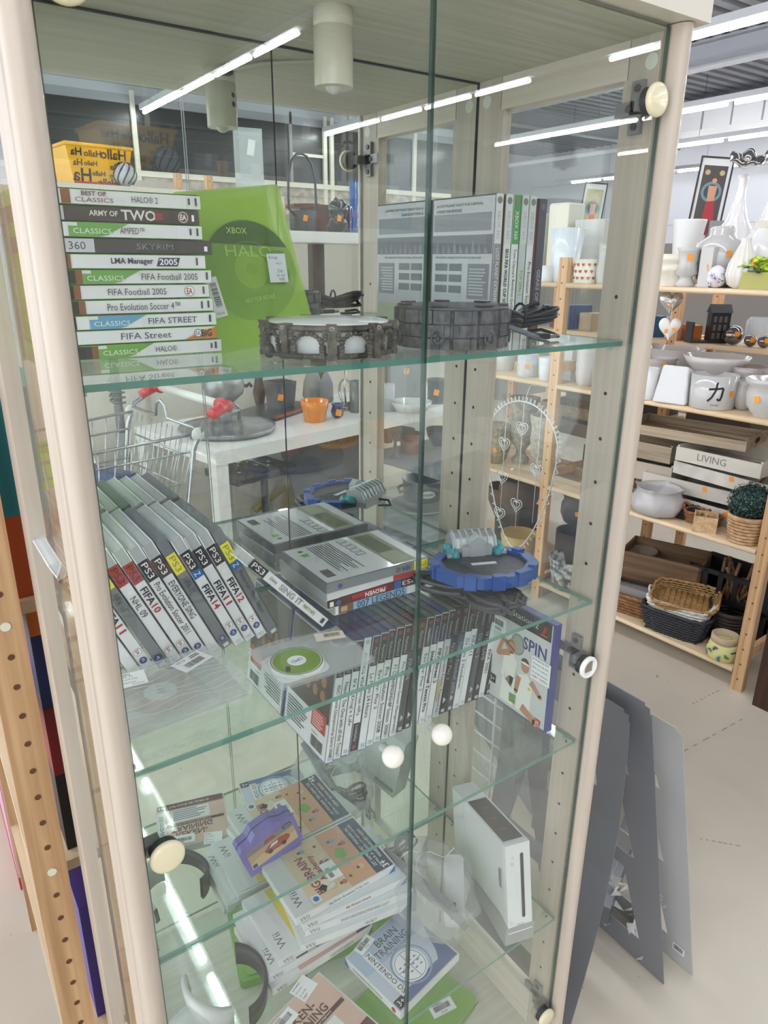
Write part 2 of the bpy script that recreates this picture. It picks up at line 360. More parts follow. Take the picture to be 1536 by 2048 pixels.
for k, z in enumerate((Z1, Z2, Z3, Z4)):
    e = EDGE2 if k == 0 else EDGE
    s = MB().box(-W + .003, -.004, .004, D - .002, z - .0062, z - .0002, SHELFG, {0: e, 1: e, 2: e, 3: e}).build('glass_shelf', cab)
    m = MB()
    for x, y in ((-.004, .024), (-.004, .284), (-W + .004, .024), (-W + .004, .284)):
        sg = 1 if x > -.3 else -1; m.M = T(x, y, z - .0095) @ Ry(90); m.cyl(.003, -.006, .006, P('#cfd6d2', .3, alpha=.7), 10)
    m.build('shelf_pin', cab)
DG = {0: EDGED, 1: EDGED, 4: EDGED, 5: EDGED}
def hinge(d, xc, z, sx, style):
    # cup on the glass at (xc, z), plate on the side stile
    xs = 0 if sx > 0 else -W
    m = MB()
    m.M = T(xc, -.012, z) @ Rx(90); m.cyl(.0145, -.0065, .003, P('#3c3c40', .4), 24)
    m.build('hinge_seal', d)
    m = MB(); m.M = T(xc, -.0155, z) @ Rx(90)
    if style == 'cap': m.lathe([(.0168, 0), (.0178, .0025), (.0165, .0058), (.013, .0068), (.0001, .0068)], CAPC, 36); m.build('hinge_cap', d)
    else:
        m.lathe([(.0165, 0), (.0168, .004), (.0155, .006), (.0115, .006), (.0112, .002), (.0001, .002)], P('#f1f1ee', .3), 36)
        m.box(-.0075, .0075, -.0075, .0075, .0025, .0032, P('#8c8278', .5)); m.build('hinge_ring', d)
    m = MB(); S = P('#918f92', .35, .5)
    m.box(min(xc, xs - sx * .004), max(xc, xs - sx * .004), -.002, .012, z - .007, z + .007, S)
    x0, x1 = sorted((xs - sx * .0008, xs - sx * .006))
    m.box(x0, x1, .006, .052, z - .0075, z + .0075, S)
    m.box(x0, xs if False else x1, .014, .031, z - .028, z + .028, S)
    for zz in (-.02, 0, .02):
        m.M = T(xs - sx * .006, .0225 + (.01 if zz == 0 else 0), z + zz) @ Ry(-90 * sx); m.cyl(.0042, 0, .0015, P('#55535a', .35, .5), 14); m.M = Matrix.Identity(4)
    m.build('hinge_arm', d, .0015)
for (x0, x1, sx) in ((-.3300, -.0022, 1), (-W + .002, -.3335, -1)):
    d = MB().box(x0, x1, -.0095, -.0045, Z5 + .012, H - .004, GLASS, DG).build('glass_door', cab)
    for z, st in ((1.699, 'cap'), (.973, 'ring' if sx > 0 else 'cap'), (.25, 'cap')):
        hinge(d, -.0225 if sx > 0 else -.6425, z, sx, st)
    kx = -.3005 if sx > 0 else -.3745
    m = MB(); m.M = T(kx, -.0095, .976) @ Rx(90)
    m.cyl(.006, -.008, .006, CER, 16); m.ball(.0135, P('#f2eee2', .08, coat=.8), 0, 0, .0135, n=28); m.build('knob', d)
# spotlight under the top board
LC = P('#dcd8c6', .3, coat=.3)
sp = MB(); sp.lathe([(.0205, 0), (.0208, .001), (.0208, .054), (.0203, .0545), (.0208, .055), (.0208, .0735), (.019, .0735)], LC, 40, -.336, .1565, 1.7005)
sp = sp.build('spotlight', cab)
m = MB(); m.lathe([(.0193, .0), (.0188, .03), (.0001, .032)], P('#6a665c', .5), 32, -.336, .1565, 1.7008); m.build('lamp_inside', sp)
MB().ball(.0095, P('#d8d8d0', .05, coat=1), -.336, .1565, 1.7035, n=20).build('bulb', sp)
m = MB()
for a in (62, 28):
    for z in (1.728, 1.739):
        an = math.radians(a); c = Vector((-.336 + .0209 * math.cos(an), .1565 + .0209 * math.sin(an), z))
        m.pdisc(axes(c, (-math.sin(an), math.cos(an), 0), (0, 0, 1)), 0, 0, .0034, P('#3b3a35', .7), .0004, 0, 18)
m.build('vent_hole', sp)
m = MB().tube([(-.336, .18, 1.772), (-.33, .2, 1.765), (-.31, .23, 1.768), (-.27, .26, 1.7705), (-.24, .29, 1.7705), (-.24, .306, 1.77)], .0032, P('#c9c5b6', .4), 8); m.build('power_cable', sp)
m = MB().box(-.341, -.331, .176, .19, 1.76, 1.772, BLACK); m.build('cable_clamp', sp)
# ------------------------------------------------------------ game cases
XBG = P('#6cb030', .25, coat=.3); XGR = P('#7dbb3a', .25, alpha=.85); P3C = P('#edf0f1', .14, alpha=.55, coat=.5); P3G = P('#84878c', .2, alpha=.88, coat=.4)
PBL = P('#3a4690', .3, coat=.3); PBK = P('#2c2e33', .35); WIIW = P('#e3e3e1', .25, coat=.3); PGY = P('#7d8085', .3, alpha=.8); 
SW = P('#e6e7e9', .2, coat=.5); SGY = P('#75787d', .25, coat=.5); SBK = P('#25262b', .25, coat=.6); RED = P('#a8323c', .4); YEL = P('#e6dc45', .4)
BLU = P('#2d66a8', .4); CGR = P('#6aa84a', .4); CBL = P('#5f9fc6', .4); ORG = P('#d98c3c', .4); BRN = P('#8a5634', .35, metal=.3)
WT = P('#f2f2f2', .5); REDT = P('#b5202c', .5)
def SX(x0, x1, m, z0=0, z1=1): return ('r', x0, x1, z0, z1, m)
def TX(t, x0, x1, m, h=.5, zc=.5, b=False, flip=False): return ('t', t, x0, x1, m, h, zc, b, flip)
def game(label, M, L=.19, TH=.014, DP=.135, shell=PBK, spine=SW, prints=(), front=None, back=None, m0=.001, m1=.001, group='game cases', fpr=None, bpr=None, cat='game case', inner=None):
    g = thing('game_case', label, cat, M, group)
    mb = MB(); e = .0012; mb.box(0, L, e, DP, e * .3, TH - e * .3, shell); s = mb.build('case_shell', g, .0013, 2)
    if shell in (P3C,):
        q = MB()
        for k in (.03, .062, .094): q.box(.003, L - .003, DP * 0 + k, k + .0006, .002, TH - .002, P('#e4e8ea', .3, alpha=.5))
        q.box(.002, .0026, .006, DP - .004, .003, TH - .003, P('#eef0f2', .3, alpha=.55)); q.box(.012, .0126, .006, DP - .004, .003, TH - .003, P('#eef0f2', .3, alpha=.55))
        for zz in (0, TH - .0013): q.box(-.0002, .0014, .001, DP - .001, zz, zz + .0013, P('#f4f6f6', .2)); q.box(.001, .02, .0006, .002, zz, zz + .0013, P('#f4f6f6', .2))
        q.box(.002, L - .002, .004, DP - .003, TH / 2 - .0006, TH / 2 + .0006, P('#aab0b4', .3, alpha=.6)); q.build('case_ribs', g)
    mb = MB(); mb.box(m0, L - m1, .0002, .0012, .0009, TH - .0009, spine)
    Q = T(0, 0, 0) @ SPINE
    for i, p in enumerate(prints):
        ee = .00025 + .00012 * i
        if p[0] == 'r': mb.prect(Q, p[1], p[2], .0009 + p[3] * (TH - .0018), .0009 + p[4] * (TH - .0018), p[5], ee)
        elif p[0] == 'p': mb.ppoly(Q, [(a, b_ * TH) for a, b_ in p[1]], p[2], ee)
        elif p[0] == 'd': mb.pdisc(Q, p[1], p[2] * TH, p[3], p[4], ee, p[5] if len(p) > 5 else 0)
        else:
            _, t, x0, x1, mm, h, zc, b_, fl_ = p
            if fl_: mb.ptext(Q, t, (x0 + x1) / 2, zc * TH, h * TH, mm, ee, x1 - x0, 'c', 180, b_)
            else: mb.ptext(Q, t, x0, zc * TH, h * TH, mm, ee, x1 - x0, 'l', 0, b_)
    QF = Matrix(((0, -1, 0, 0), (1, 0, 0, 0), (0, 0, 1, TH + .0003), (0, 0, 0, 1)))      # front cover: right=+y, up=-x
    QB = Matrix(((0, -1, 0, 0), (-1, 0, 0, 0), (0, 0, -1, -.0003), (0, 0, 0, 1)))        # back cover
    if front is not None: mb.prect(QF, .001, DP - .004, -(L - m1 - .001), -m0 - .001, front, -.0001)
    if back is not None: mb.prect(QB, -(DP - .004), -.001, -(L - m1 - .001), -m0 - .001, back, -.0001)
    if fpr: fpr(mb, QF, L, DP)
    if bpr: bpr(mb, QB, L, DP)
    mb.build('cover_sleeve', g)
    return g
def sticker(parent, Q, w=.045, h=.026, price='', name='price_label'):
    m = MB(); m.prect(Q, 0, w, 0, h, PAPER, 0); m.barcode(Q, w * .15, h * .35, w * .7, h * .4, .0002)
    if price: m.ptext(Q, price, w * .5, h * .17, h * .18, INK, .0002, None, 'c')
    m.lines(Q, w * .15, w * .6, h * .8, h * .95, 2, INKG, .0002); return m.build(name, parent)
G1 = 'game cases stacked flat on the top glass shelf'
def xstack():
    X0 = -.481; z = Z1
    header = lambda t: [SX(0, .056, P('#1c1e22', .3)), TX('XBOX', .012, .052, P('#9fc46a', .4), .45), SX(.056, .062, BRN)]
    cls = lambda c: [('p', [(.062, 0.05), (.062, .95), (.117, .95), (.103, .45), (.098, .2), (.088, .05)], c), SX(.062, .07, P('#d8e0d6', .4), .75, 1), TX('CLASSICS', .066, .1, P('#e8efe2', .4), .33, .42)]
    end = lambda: [('r', .181, .1835, .25, .85, INKG), ('r', .1765, .1785, .3, .75, INKG)]
    rows = [ # from bottom
     ('HALO', .0, 'white spined case with green corner banner, bottom of the flat stack on the top shelf', SW, header('') + cls(P('#6ea538', .4)) + [TX('HALO®', .118, .14, INKG, .42)] + end()),
     ('S2', -.007, 'white spined case with orange patch at its right end in the flat stack', SW, [SX(0, .05, P('#1c1e22', .3)), TX('FIFA Street', .092, .142, INKG, .45), ('p', [(.156, .08), (.19, .93), (.19, .08)], P('#c9742c', .4)), ('p', [(.156, .08), (.17, .6), (.19, .93)], P('#e8b06a', .4)), TX('BIG', .174, .185, INK, .55, .5, True), ('d', .17, .5, .0042, WT), ('d', .17, .5, .0042, INK, .0036), TX('EA', .1675, .1725, INK, .3)]),
     ('ST', -.005, 'white spined case with light blue corner banner in the flat stack', SW, [SX(0, .05, P('#1c1e22', .3))] + cls(CBL) + [TX('FIFA STREET', .118, .168, INKG, .42)] + end()[:1]),
     ('P4', -.006, 'white spined case with the longest thin title, fourth from bottom of the flat stack', SW, header('') + [TX('Pro Evolution Soccer 4™', .082, .154, INKG, .5), ('r', .176, .178, .2, .8, INKG), ('r', .183, .185, .25, .85, INKG)]),
     ('F5', -.009, 'white spined case with round red logo near its right end in the flat stack', SW, header('') + [TX('FIFA Football 2005', .087, .144, INKG, .45), ('d', .168, .5, .0052, P('#9a8f94', .4)), ('d', .168, .5, .0046, WT), TX('EA', .165, .171, REDT, .45, .5, True), ('r', .182, .184, .25, .85, INKG)]),
     ('F5c', -.006, 'white spined case with green corner banner at mid height of the flat stack', SW, header('') + cls(CGR) + [TX('FIFA Football 2005', .117, .174, INKG, .45), ('r', .183, .185, .25, .85, INKG)]),
     ('LM', -.013, 'plain white spined case with slanted bold title and boxed year in the flat stack', SW, [SX(0, .056, P('#1c1e22', .3)), SX(.056, .06, BRN), ('p', [(.139, .2), (.142, .78), (.163, .78), (.16, .2)], P('#2a2a55', .4)), TX('LMA Manager', .096, .136, P('#25254a', .4), .5, .5, True), TX('2005', .142, .16, WT, .42, .5, True), ('r', .179, .181, .25, .85, INKG)]),
     ('SK', -.004, 'black spined case with grey header, longest one in the flat stack', SBK, [SX(0, .074, P('#c9ccd0', .4)), TX('XBOX 360', .018, .066, INKG, .5), TX('SKYRIM', .113, .149, P('#85878c', .3, .6), .42), ('r', .181, .1845, .2, .6, WT)]),
     ('AM', -.013, 'white spined case with green corner banner, third from top of the flat stack', SW, [SX(0, .056, P('#1c1e22', .3))] + cls(CGR) + [TX('AMPED™', .108, .131, INKG, .42), ('r', .176, .178, .3, .8, INKG), ('r', .183, .185, .25, .85, INKG)]),
     ('AT', -.015, 'dark brown spined case with bold white lettering, second from top of the flat stack', P('#33251f', .3, coat=.5), [SX(0, .062, P('#b9c1c4', .4)), ('r', .062, .0625, 0, 1, INK), TX('ARMY OF', .084, .11, P('#e2e0da', .4), .35, .55, True), TX('TWO', .113, .146, P('#e2e0da', .4), .68, .5, True), ('r', .145, .153, .2, .75, P('#8a2a2a', .4)), ('d', .173, .5, .0052, P('#cbb9a8', .4)), ('d', .173, .5, .0042, P('#5a4436', .4)), TX('EA', .17, .176, WT, .35, .5, True), ('r', .1815, .184, .2, .7, WT)]),
     ('H2', -.012, 'white spined case with brown strip and red-brown lettering, topmost of the flat stack', SW, header('')[:2] + [SX(.058, .066, BRN), TX('BEST OF', .076, .098, P('#7a3c38', .4), .27, .74, True), ('r', .0745, .0995, .6, .61, P('#7a3c38', .4)), TX('CLASSICS', .07, .104, P('#7a4a48', .4), .28, .34), TX('HALO® 2', .121, .146, INKG, .42), ('r', .176, .178, .3, .8, INKG), ('r', .183, .185, .25, .85, INKG)])]
    for i, (k, dx, lab, sp_, pr) in enumerate(rows):
        th = .01375; c_ = max(0, -.6585 - (X0 - .19 + dx)); q2 = []
        for p in pr:
            if p[0] == 'r' and p[2] - c_ > .001: q2.append(('r', max(p[1] - c_, .001), p[2] - c_, p[3], p[4], p[5]))
            elif p[0] == 'p': q2.append(('p', [(a_ - c_, b_) for a_, b_ in p[1]], p[2]))
            elif p[0] == 'd': q2.append(('d', p[1] - c_) + tuple(p[2:]))
            elif p[0] == 't' and p[2] - c_ > .001: q2.append(('t', p[1], p[2] - c_, p[3] - c_) + tuple(p[4:]))
        pr = q2
        M = T(X0 - .19 + dx + c_, .155 + random.uniform(-.003, .003), z) @ Rz(random.uniform(-.8, .8))
        game(lab, M, .19 - c_, th, .135, XBG if k not in ('SK', 'AT') else PBK, sp_, pr, front=P('#6c7a5e', .3), group=G1); z += th + .0002
xstack()
# big see-through green case leaning at the back
top = Vector((-.3416, .298, 1.613)); bot = Vector((-.318, .252, Z1 + .001))
Xd = (bot - top).normalized(); Yd = Vector((-1, 0, -.02))
M = axes(top, Xd, Yd)
g = thing('game_case', 'see-through green game case with a disc inside, leaning behind the flat stack', 'game case', M)
GT = P('#b8ea44', .12, alpha=.5, coat=.6); GT2 = P('#c8f060', .2, alpha=.35)
LL = (bot - top).length
m = MB(); m.rbox(0, LL, 0, .137, -.013, 0, .004, GT); m.build('case_shell', g, .0012)
m = MB(); m.box(.006, LL - .006, .004, .0045, -.012, -.001, GT2); m.rbox(.008, LL - .008, .012, .13, .0003, .0009, .003, GT2); m.build('case_ribs', g)
# which way is the viewer: local +z or -z
nz = (M.to_3x3() @ Vector((0, 0, 1))); sgn = 1 if nz.dot(CAM - M.translation) > 0 else -1
zf = .0012 if sgn > 0 else -.0142
Qd = Matrix(((0, -sgn, 0, LL * .52), (-1 * 1, 0, 0, .066), (0, 0, sgn, zf), (0, 0, 0, 1)))
Qd = M.inverted() @ axes(M @ Vector((LL * .52, .066, zf)), (1, 0, 0), -Xd)
m = MB(); DK = P('#3a6a14', .25, alpha=.8); DK2 = P('#86b83a', .2, alpha=.7)
m.pdisc(Qd, 0, 0, .06, DK2, 0, .0075, 48); m.ppoly(Qd, [(.0585 * math.cos(a), .0585 * math.sin(a)) for a in [math.radians(q) for q in range(28, 153, 6)]], DK, .0002)
m.pdisc(Qd, 0, 0, .022, P('#9cc83e', .2, alpha=.8), .0003, .0075, 36); m.pdisc(Qd, 0, 0, .034, P('#6c9a20', .3), .0003, .0335, 36)
m.ptext(Qd, 'XBOX', -.012, .046, .007, P('#b6d66a', .3), .0005, .026, 'c'); m.ptext(Qd, 'HALO', 0, .022, .013, P('#a6cc5a', .3), .0005, .06, 'c')
m.ptext(Qd, 'NOT FOR RESALE', .006, -.034, .005, P('#b6d66a', .3), .0005, .04, 'c', 8)
m.ppoly(Qd, [(.04, -.02), (.052, -.006), (.04, .008), (.028, -.006)], P('#4f8a1e', .3), .0005); m.lines(Qd, .026, .05, .012, .024, 5, P('#5a8a24', .3), .0005)
m.build('game_disc', g)
Qs = M.inverted() @ axes(on(1, .247, 541, 565) , (1, 0, .02), (0.0, .22, 1))
m = MB(); m.prect(Qs, 0, .025, 0, .034, P('#dfe8ea', .5), 0)
m.ptext(Qs, 'Kringl', .003, .029, .0042, INKG, .0002); m.ptext(Qs, 'Wij h', .011, .022, .003, INK, .0002); m.ptext(Qs, 'Dit', .012, .0135, .004, P('#2d7a6a', .5), .0002); m.ptext(Qs, 'in or', .01, .0085, .004, P('#3c5a9a', .5), .0002); m.ptext(Qs, 'NIE', .013, .0035, .0035, REDT, .0002)
m.build('shop_label', g)
Qs = M.inverted() @ axes(on(1, .2405, 432, 637), (1, 0, .05), (0, .2, 1)) @ Rz(8)
m = MB(); m.prect(Qs, 0, .016, 0, .046, PAPER, 0); m.barcode(Qs @ T(.013, .012, 0) @ Rz(90), 0, 0, .027, .008, .0002); m.ptext(Qs, '€3,50', .008, .004, .0035, INK, .0002, None, 'c'); m.build('price_label', g)

# upright cases on the top shelf
G2 = 'upright game cases at the right of the top glass shelf'
def upright(x, y, z, lean, **k):
    a = math.radians(lean); M = axes((x + math.sin(a) * .19, y, z), (-math.sin(a), 0, -math.cos(a)), (0, 1, 0)); return M
HX = .179
def m360(x, y=.17, lean=0, h=HX): a = math.radians(lean); return axes((x + math.sin(a) * h, y, Z1 + h * math.cos(a) + .014 * math.sin(abs(a))), (-math.sin(a), 0, -math.cos(a)), (0, 1, 0))
def bk360(mb, Q, L, DP):
    mb.prect(Q, -DP + .004, -.002, -.018, -.002, P('#c9ccd3', .3), 0); mb.prect(Q, -DP + .006, -.006, -.045, -.022, P('#8b8f99', .3), .0002)
    mb.ptext(Q, 'A LOST PLANET FIGHT FOR SURVIVAL,', -DP + .012, -.011, .004, INK, .0003, .1); mb.ptext(Q, 'A HUNT FOR REVENGE', -DP + .012, -.018, .004, INK, .0003, .055)
    mb.prect(Q, -DP + .004, -.002, -.075, -.05, P('#6a6e7c', .3), 0)
    for k in range(9): mb.ppoly(Q, [(-DP + .012 + k * .013, -.074), (-DP + .016 + k * .013, -.056 - (k % 3) * .004), (-DP + .021 + k * .013, -.074)], P('#8f93a0', .4), .0003)
    mb.ptext(Q, 'THE COLDEST, HARDEST ACTION ON THE XBOX 360®', -DP + .012, -.08, .003, INK, .0003, .1)
    for r_ in range(3):
        for c in range(2): mb.prect(Q, -DP + .012 + c * .032, -DP + .04 + c * .032, -.098 - r_ * .015, -.088 - r_ * .015, P('#7b7d88', .4), .0002)
    mb.prect(Q, -.05, -.006, -.135, -.088, P('#8b8d98', .4), .0002); mb.lines(Q, -.047, -.01, -.13, -.092, 9, P('#c3c5cc', .4), .0004)
    mb.prect(Q, -DP + .004, -.002, -.175, -.15, P('#b7bca6', .4), .0001); mb.barcode(Q, -DP + .008, -.172, .025, .014, .0003)
xs = -.083
specs = [('LOST PLANET EXTREME CONDITION', 'LP', PBK, SW, 'upright case showing its grey back cover, leftmost of the standing cases on the top shelf', .014),
 ('2010 FIFA WORLD CUP SOUTH AFRICA', 'WC', XGR, SW, 'upright white spined green-edged case with bold black title on the top shelf', .014),
 ("Tom Clancy's Rainbow Six® Vegas 2", 'TC', XGR, SW, 'upright case with green header on its spine on the top shelf', .014),
 ('TOP SPIN 2', 'TS', XGR, P('#c3c9cf', .3, coat=.4), 'upright pale spined case with small lime lettering on the top shelf', .014),
 ('Pro Evolution Soccer 2010', 'PE', XGR, SW, 'upright white spined case with thin black title beside the dark one on the top shelf', .014),
 ('GEARS OF WAR', 'GW', PBK, P('#4c4a55', .3, coat=.4), 'upright dark grey spined case, rightmost of the standing cases on the top shelf', .017)]
for i, (t_, k, sh, sp_, lab, th) in enumerate(specs):
    hd = {'LP': P('#d6d8da', .4), 'WC': P('#d6d8da', .4), 'TC': P('#4f9a55', .4), 'TS': P('#cfd3d5', .4), 'PE': P('#cfd3d5', .4), 'GW': P('#3f3d46', .3)}[k]
    tm = {'TS': P('#8fae2a', .4), 'LP': P('#e4e4e6', .4), 'GW': P('#a5a3ab', .4)}.get(k, INK)
    pr = [SX(0, .062, hd), ('d', .008, .5, .0045, P('#7a8074', .4)), TX('XBOX 360', .02, .056, P('#a8adb0', .4) if k != 'TC' else WT, .45)] if k != 'GW' else [('d', .01, .5, .004, P('#6a6872', .4))]
    if k == 'LP': pr.append(SX(.062, .179, P('#8c8f94', .4)))
    x1 = {'LP': .176, 'WC': .176, 'TC': .17, 'TS': .13, 'PE': .168, 'GW': .16}[k]; x0 = {'TS': .095, 'GW': .092, 'PE': .085}.get(k, .068)
    pr.append(TX(t_, x0, x1, tm, .42, .5, k in ('WC', 'GW')))
    game(lab, m360(xs, .168 if k != 'GW' else .165, 0 if k != 'GW' else .0, HX if k != 'GW' else .176), HX, th, .135, sh, sp_, pr, back=P('#c6cad2', .25, coat=.3) if k == 'LP' else P('#8b5a44', .4), bpr=bk360 if k == 'LP' else None, group=G2)
    xs += th + {'LP': .0035, 'TC': .001, 'PE': .001}.get(k, .0006) if k != 'LP' else th + .004

# ------------------------------------------------------------ shelf 2: leaning row
G3 = 'clear game cases leaning in a row on the second glass shelf'
def EA(x): return [('d', x, .5, .005, P('#9c9ca4', .4)), ('d', x, .5, .0044, WT), TX('EA', x - .0032, x + .0032, P('#9a3038', .4), .3, .5, True)]
def PSN(x): return [('d', x, .5, .0044, P('#3a447c', .4)), TX('PS', x - .002, x + .002, WT, .25, .5)]
BH = P('#2e2b2e', .3, coat=.4)
def hd3(c, tc): return [SX(.019, .047, c), TX('PS3', .0225, .0435, tc, .52)]
def r3(a): return Rz(0)
ps3 = [
 ('white spined clear case mostly hidden behind the left door post', SW, BH, WT, '', INK, None, []),
 ('white spined clear case with heavy title, leftmost readable one in the leaning row', SW, BH, WT, 'FIFA', INK, ('11', REDT), EA(.14) + PSN(.153)),
 ('grey clear case with yellow top label at the left of the leaning row', SGY, YEL, P('#8a8424', .4), 'FIFA 10', P('#4c4e54', .4), None, PSN(.155)),
 ('white clear case with dark red top label, left of two in the leaning row', SW, RED, P('#4a1a20', .4), 'NHL 09', INK, None, EA(.15)),
 ('white clear case with dark red top label, right of two in the leaning row', SW, RED, P('#4a1a20', .4), 'FIFA', INK, ('10', REDT), EA(.145) + PSN(.157)),
 ('white spined clear case with long thin black title in the leaning row', SW, BH, WT, 'Pro Evolution Soccer 2011', INK, None, PSN(.155)),
 ('white spined clear case titled in plain black capitals in the leaning row', SW, BH, WT, 'EVERYONE SING', INK, None, []),
 ('smoky grey case with yellow top label in the middle of the leaning row', SGY, YEL, P('#8a8424', .4), 'FIFA 10', P('#4c4e54', .4), None, PSN(.155)),
 ('white spined clear case with blue square under its black label in the leaning row', SW, BH, WT, 'FIFA', INK, ('14', REDT), EA(.138) + PSN(.15)),
 ('white spined clear case with red double-one, third from right in the leaning row', SW, BH, WT, 'FIFA', INK, ('11', REDT), EA(.138) + PSN(.15)),
 ('white spined clear case with red number, second from right in the leaning row', SW, BH, WT, 'FIFA', INK, ('12', REDT), EA(.138) + PSN(.15)),
 ('smoky grey case with yellow label over a blue square, rightmost in the leaning row', SGY, YEL, P('#8a8424', .4), 'Heavy Rain  Move Edition', P('#33353a', .4), None, [])]
LE = 23.5; a = math.radians(LE); PIT = .0161
for i, (lab, sp_, hc, ht, tt, tc, num, ex) in enumerate(ps3):
    k = len(ps3) - 1 - i
    bx = -.4345 - k * PIT - .002                                    # bottom-left corner on the shelf
    M = axes((bx - .171 * math.sin(a), .1695 - (i % 3) * .0015, Z2 + .171 * math.cos(a) + .0002), (math.sin(a), 0, -math.cos(a)), (0, 1, 0))
    pr = hd3(hc, ht); hy = 'FIFA' == tt
    if i in (8, 11): pr += [SX(.047, .058, BLU), TX('Z', .05, .055, WT, .5)]
    if tt:
        x0 = .071 if i not in (5, 6, 11, 7) else (.056 if i != 11 else .063)
        if i in (2, 7): x0 = .055
        ln = {'Pro Evolution Soccer 2011': .08, 'EVERYONE SING': .058, 'Heavy Rain  Move Edition': .07, 'FIFA 10': .024, 'NHL 09': .03, 'FIFA': .024}[tt]
        if i == 4: x0 = .055
        if i == 3: x0 = .065
        if i == 5: x0 = .052
        pr.append(TX(tt, x0, x0 + ln, tc, .55 if tt != 'FIFA' else .62, .5, tt == 'FIFA'))
        if num: pr.append(TX(num[0], x0 + ln + .002, x0 + ln + .013, num[1], .62, .5, True))
    pr += ex + [('r', .163, .168, .2, .8, P('#c9ccd0', .4))]
    grey = sp_ is SGY
    game(lab, M, .171, .0138, .1345, P3G if grey and i != 2 else P3C, sp_, pr, m0=.019, front=P('#cdd1d5', .3), back=P('#b9bdc2', .3) if not grey else P('#9a9da2', .4), group=G3)
# sing-it case lying aslant
a = math.radians(42)
M = axes((-.3685 - .171 * math.sin(a), .149, Z2 + .171 * math.cos(a) + .0002), (math.sin(a), 0, -math.cos(a)), (0, 1, 0))
gs = game('white spined clear case lying aslant between the leaning row and the flat pile', M, .171, .0138, .1345, P3C, SW, hd3(BH, WT) + [TX('Disney', .055, .068, P('#6a5a3a', .4), .4), TX('SING IT', .074, .118, P('#a9a9ad', .3, .7), .6, .5, True), TX('PARTY HITS', .122, .145, P('#7a9a3a', .4), .35, .5, True), ('r', .16, .165, .2, .8, INKG)], m0=.026, back=P('#c9ccd0', .3), group='clear game cases lying on the second glass shelf')
# flat pile
G4 = 'clear game cases in the flat pile on the second glass shelf'
def flat(x, y, z, rz, up=True, L=.171):
    # up: top of case at left, front cover up ; else back cover up, top at right
    return T(x, y, z) @ Rz(rz) if up else T(x, y, z) @ Rz(rz) @ T(L, 0, .0138) @ Ry(180)
def bk3(mb, Q, L, DP):
    mb.prect(Q, -DP + .006, -.004, -.06, -.02, P('#8a8f7c', .3), .0001); mb.prect(Q, -DP + .012, -.05, -.055, -.028, P('#5f6a50', .4), .0002); mb.prect(Q, -.046, -.01, -.055, -.028, P('#9aa08c', .4), .0002)
    for k in range(5): mb.prect(Q, -DP + .01 + k * .014, -DP + .02 + k * .014, -.085, -.07, INKG, .0002); mb.prect(Q, -DP + .011 + k * .014, -DP + .019 + k * .014, -.084, -.071, P('#cfd2d4', .4), .0003)
    mb.lines(Q, -DP + .01, -.02, -.135, -.095, 9, INKG, .0002, .35); mb.barcode(Q, -.04, -.16, .026, .014, .0003); mb.pdisc(Q, -DP + .02, -.15, .004, P('#4f8a3a', .4), .0003); mb.prect(Q, -DP + .03, -DP + .04, -.155, -.145, CGR, .0003)
BACKC = P('#d3d6d8', .16, coat=1)  # cover colour brightened to stand in for white reflections on the film
z = Z2 + .0003
game('light blue spined case with large capitals, at the bottom of the flat pile', flat(-.338, .1690, z, -.4), .171, .0138, .1345, P3C, P('#8fb7d8', .3, coat=.5), [('r', .001, .006, 0, 1, WT), ('r', .006, .03, .0, 1, P('#7a5a48', .4)), ('r', .01, .02, .2, .8, P('#c3a27a', .4)), TX('007 LEGENDS', .036, .118, P('#233a5c', .4), .72), ('r', .122, .17, 0, 1, P('#e2e3e4', .4))], front=P('#aab4be', .3), group=G4)
z += .0141
game('white case at the back right of the flat pile, sticking out past the others', flat(-.352, .1655, z, .5), .171, .0138, .1345, P3C, P('#4a3532', .3, coat=.5), [('r', .03, .14, .0, 1, P('#6a2c30', .4)), ('r', .04, .1, .35, .9, P('#a83038', .4)), TX('PROVEN', .062, .096, WT, .5, .45, True, True), ('r', .112, .124, 0, 1, BLU), TX('PS3', .126, .15, WT, .5, .5, False, True), ('d', .018, .5, .004, P('#5a62a0', .4)), ('r', .004, .01, .2, .8, WT)], back=P('#9a9fa2', .3), group=G4)
z += .0141
ft = game('smoky grey case with yellow label, back cover up, on top of the front flat pile', flat(-.3555, .160, z + .0142, -.8, False), .171, .0158, .1345, P3G, P('#84878c', .3, coat=.5), [SX(.003, .027, YEL), TX('PS3', .006, .024, P('#8a8424', .4), .5), TX('FIFA 10', .034, .058, P('#3c3e44', .4), .5), ('d', .15, .5, .0035, P('#4a52a0', .4))], back=BACKC, bpr=bk3, m0=.003, group=G4)
game('white spined clear case in the middle of the flat pile, back cover up', flat(-.3535, .163, z, 1.2, False), .171, .0138, .1345, P3C, P('#dcdcdc', .3), [('r', .02, .06, 0, 1, P('#b8464a', .4))], back=BACKC, group=G4)

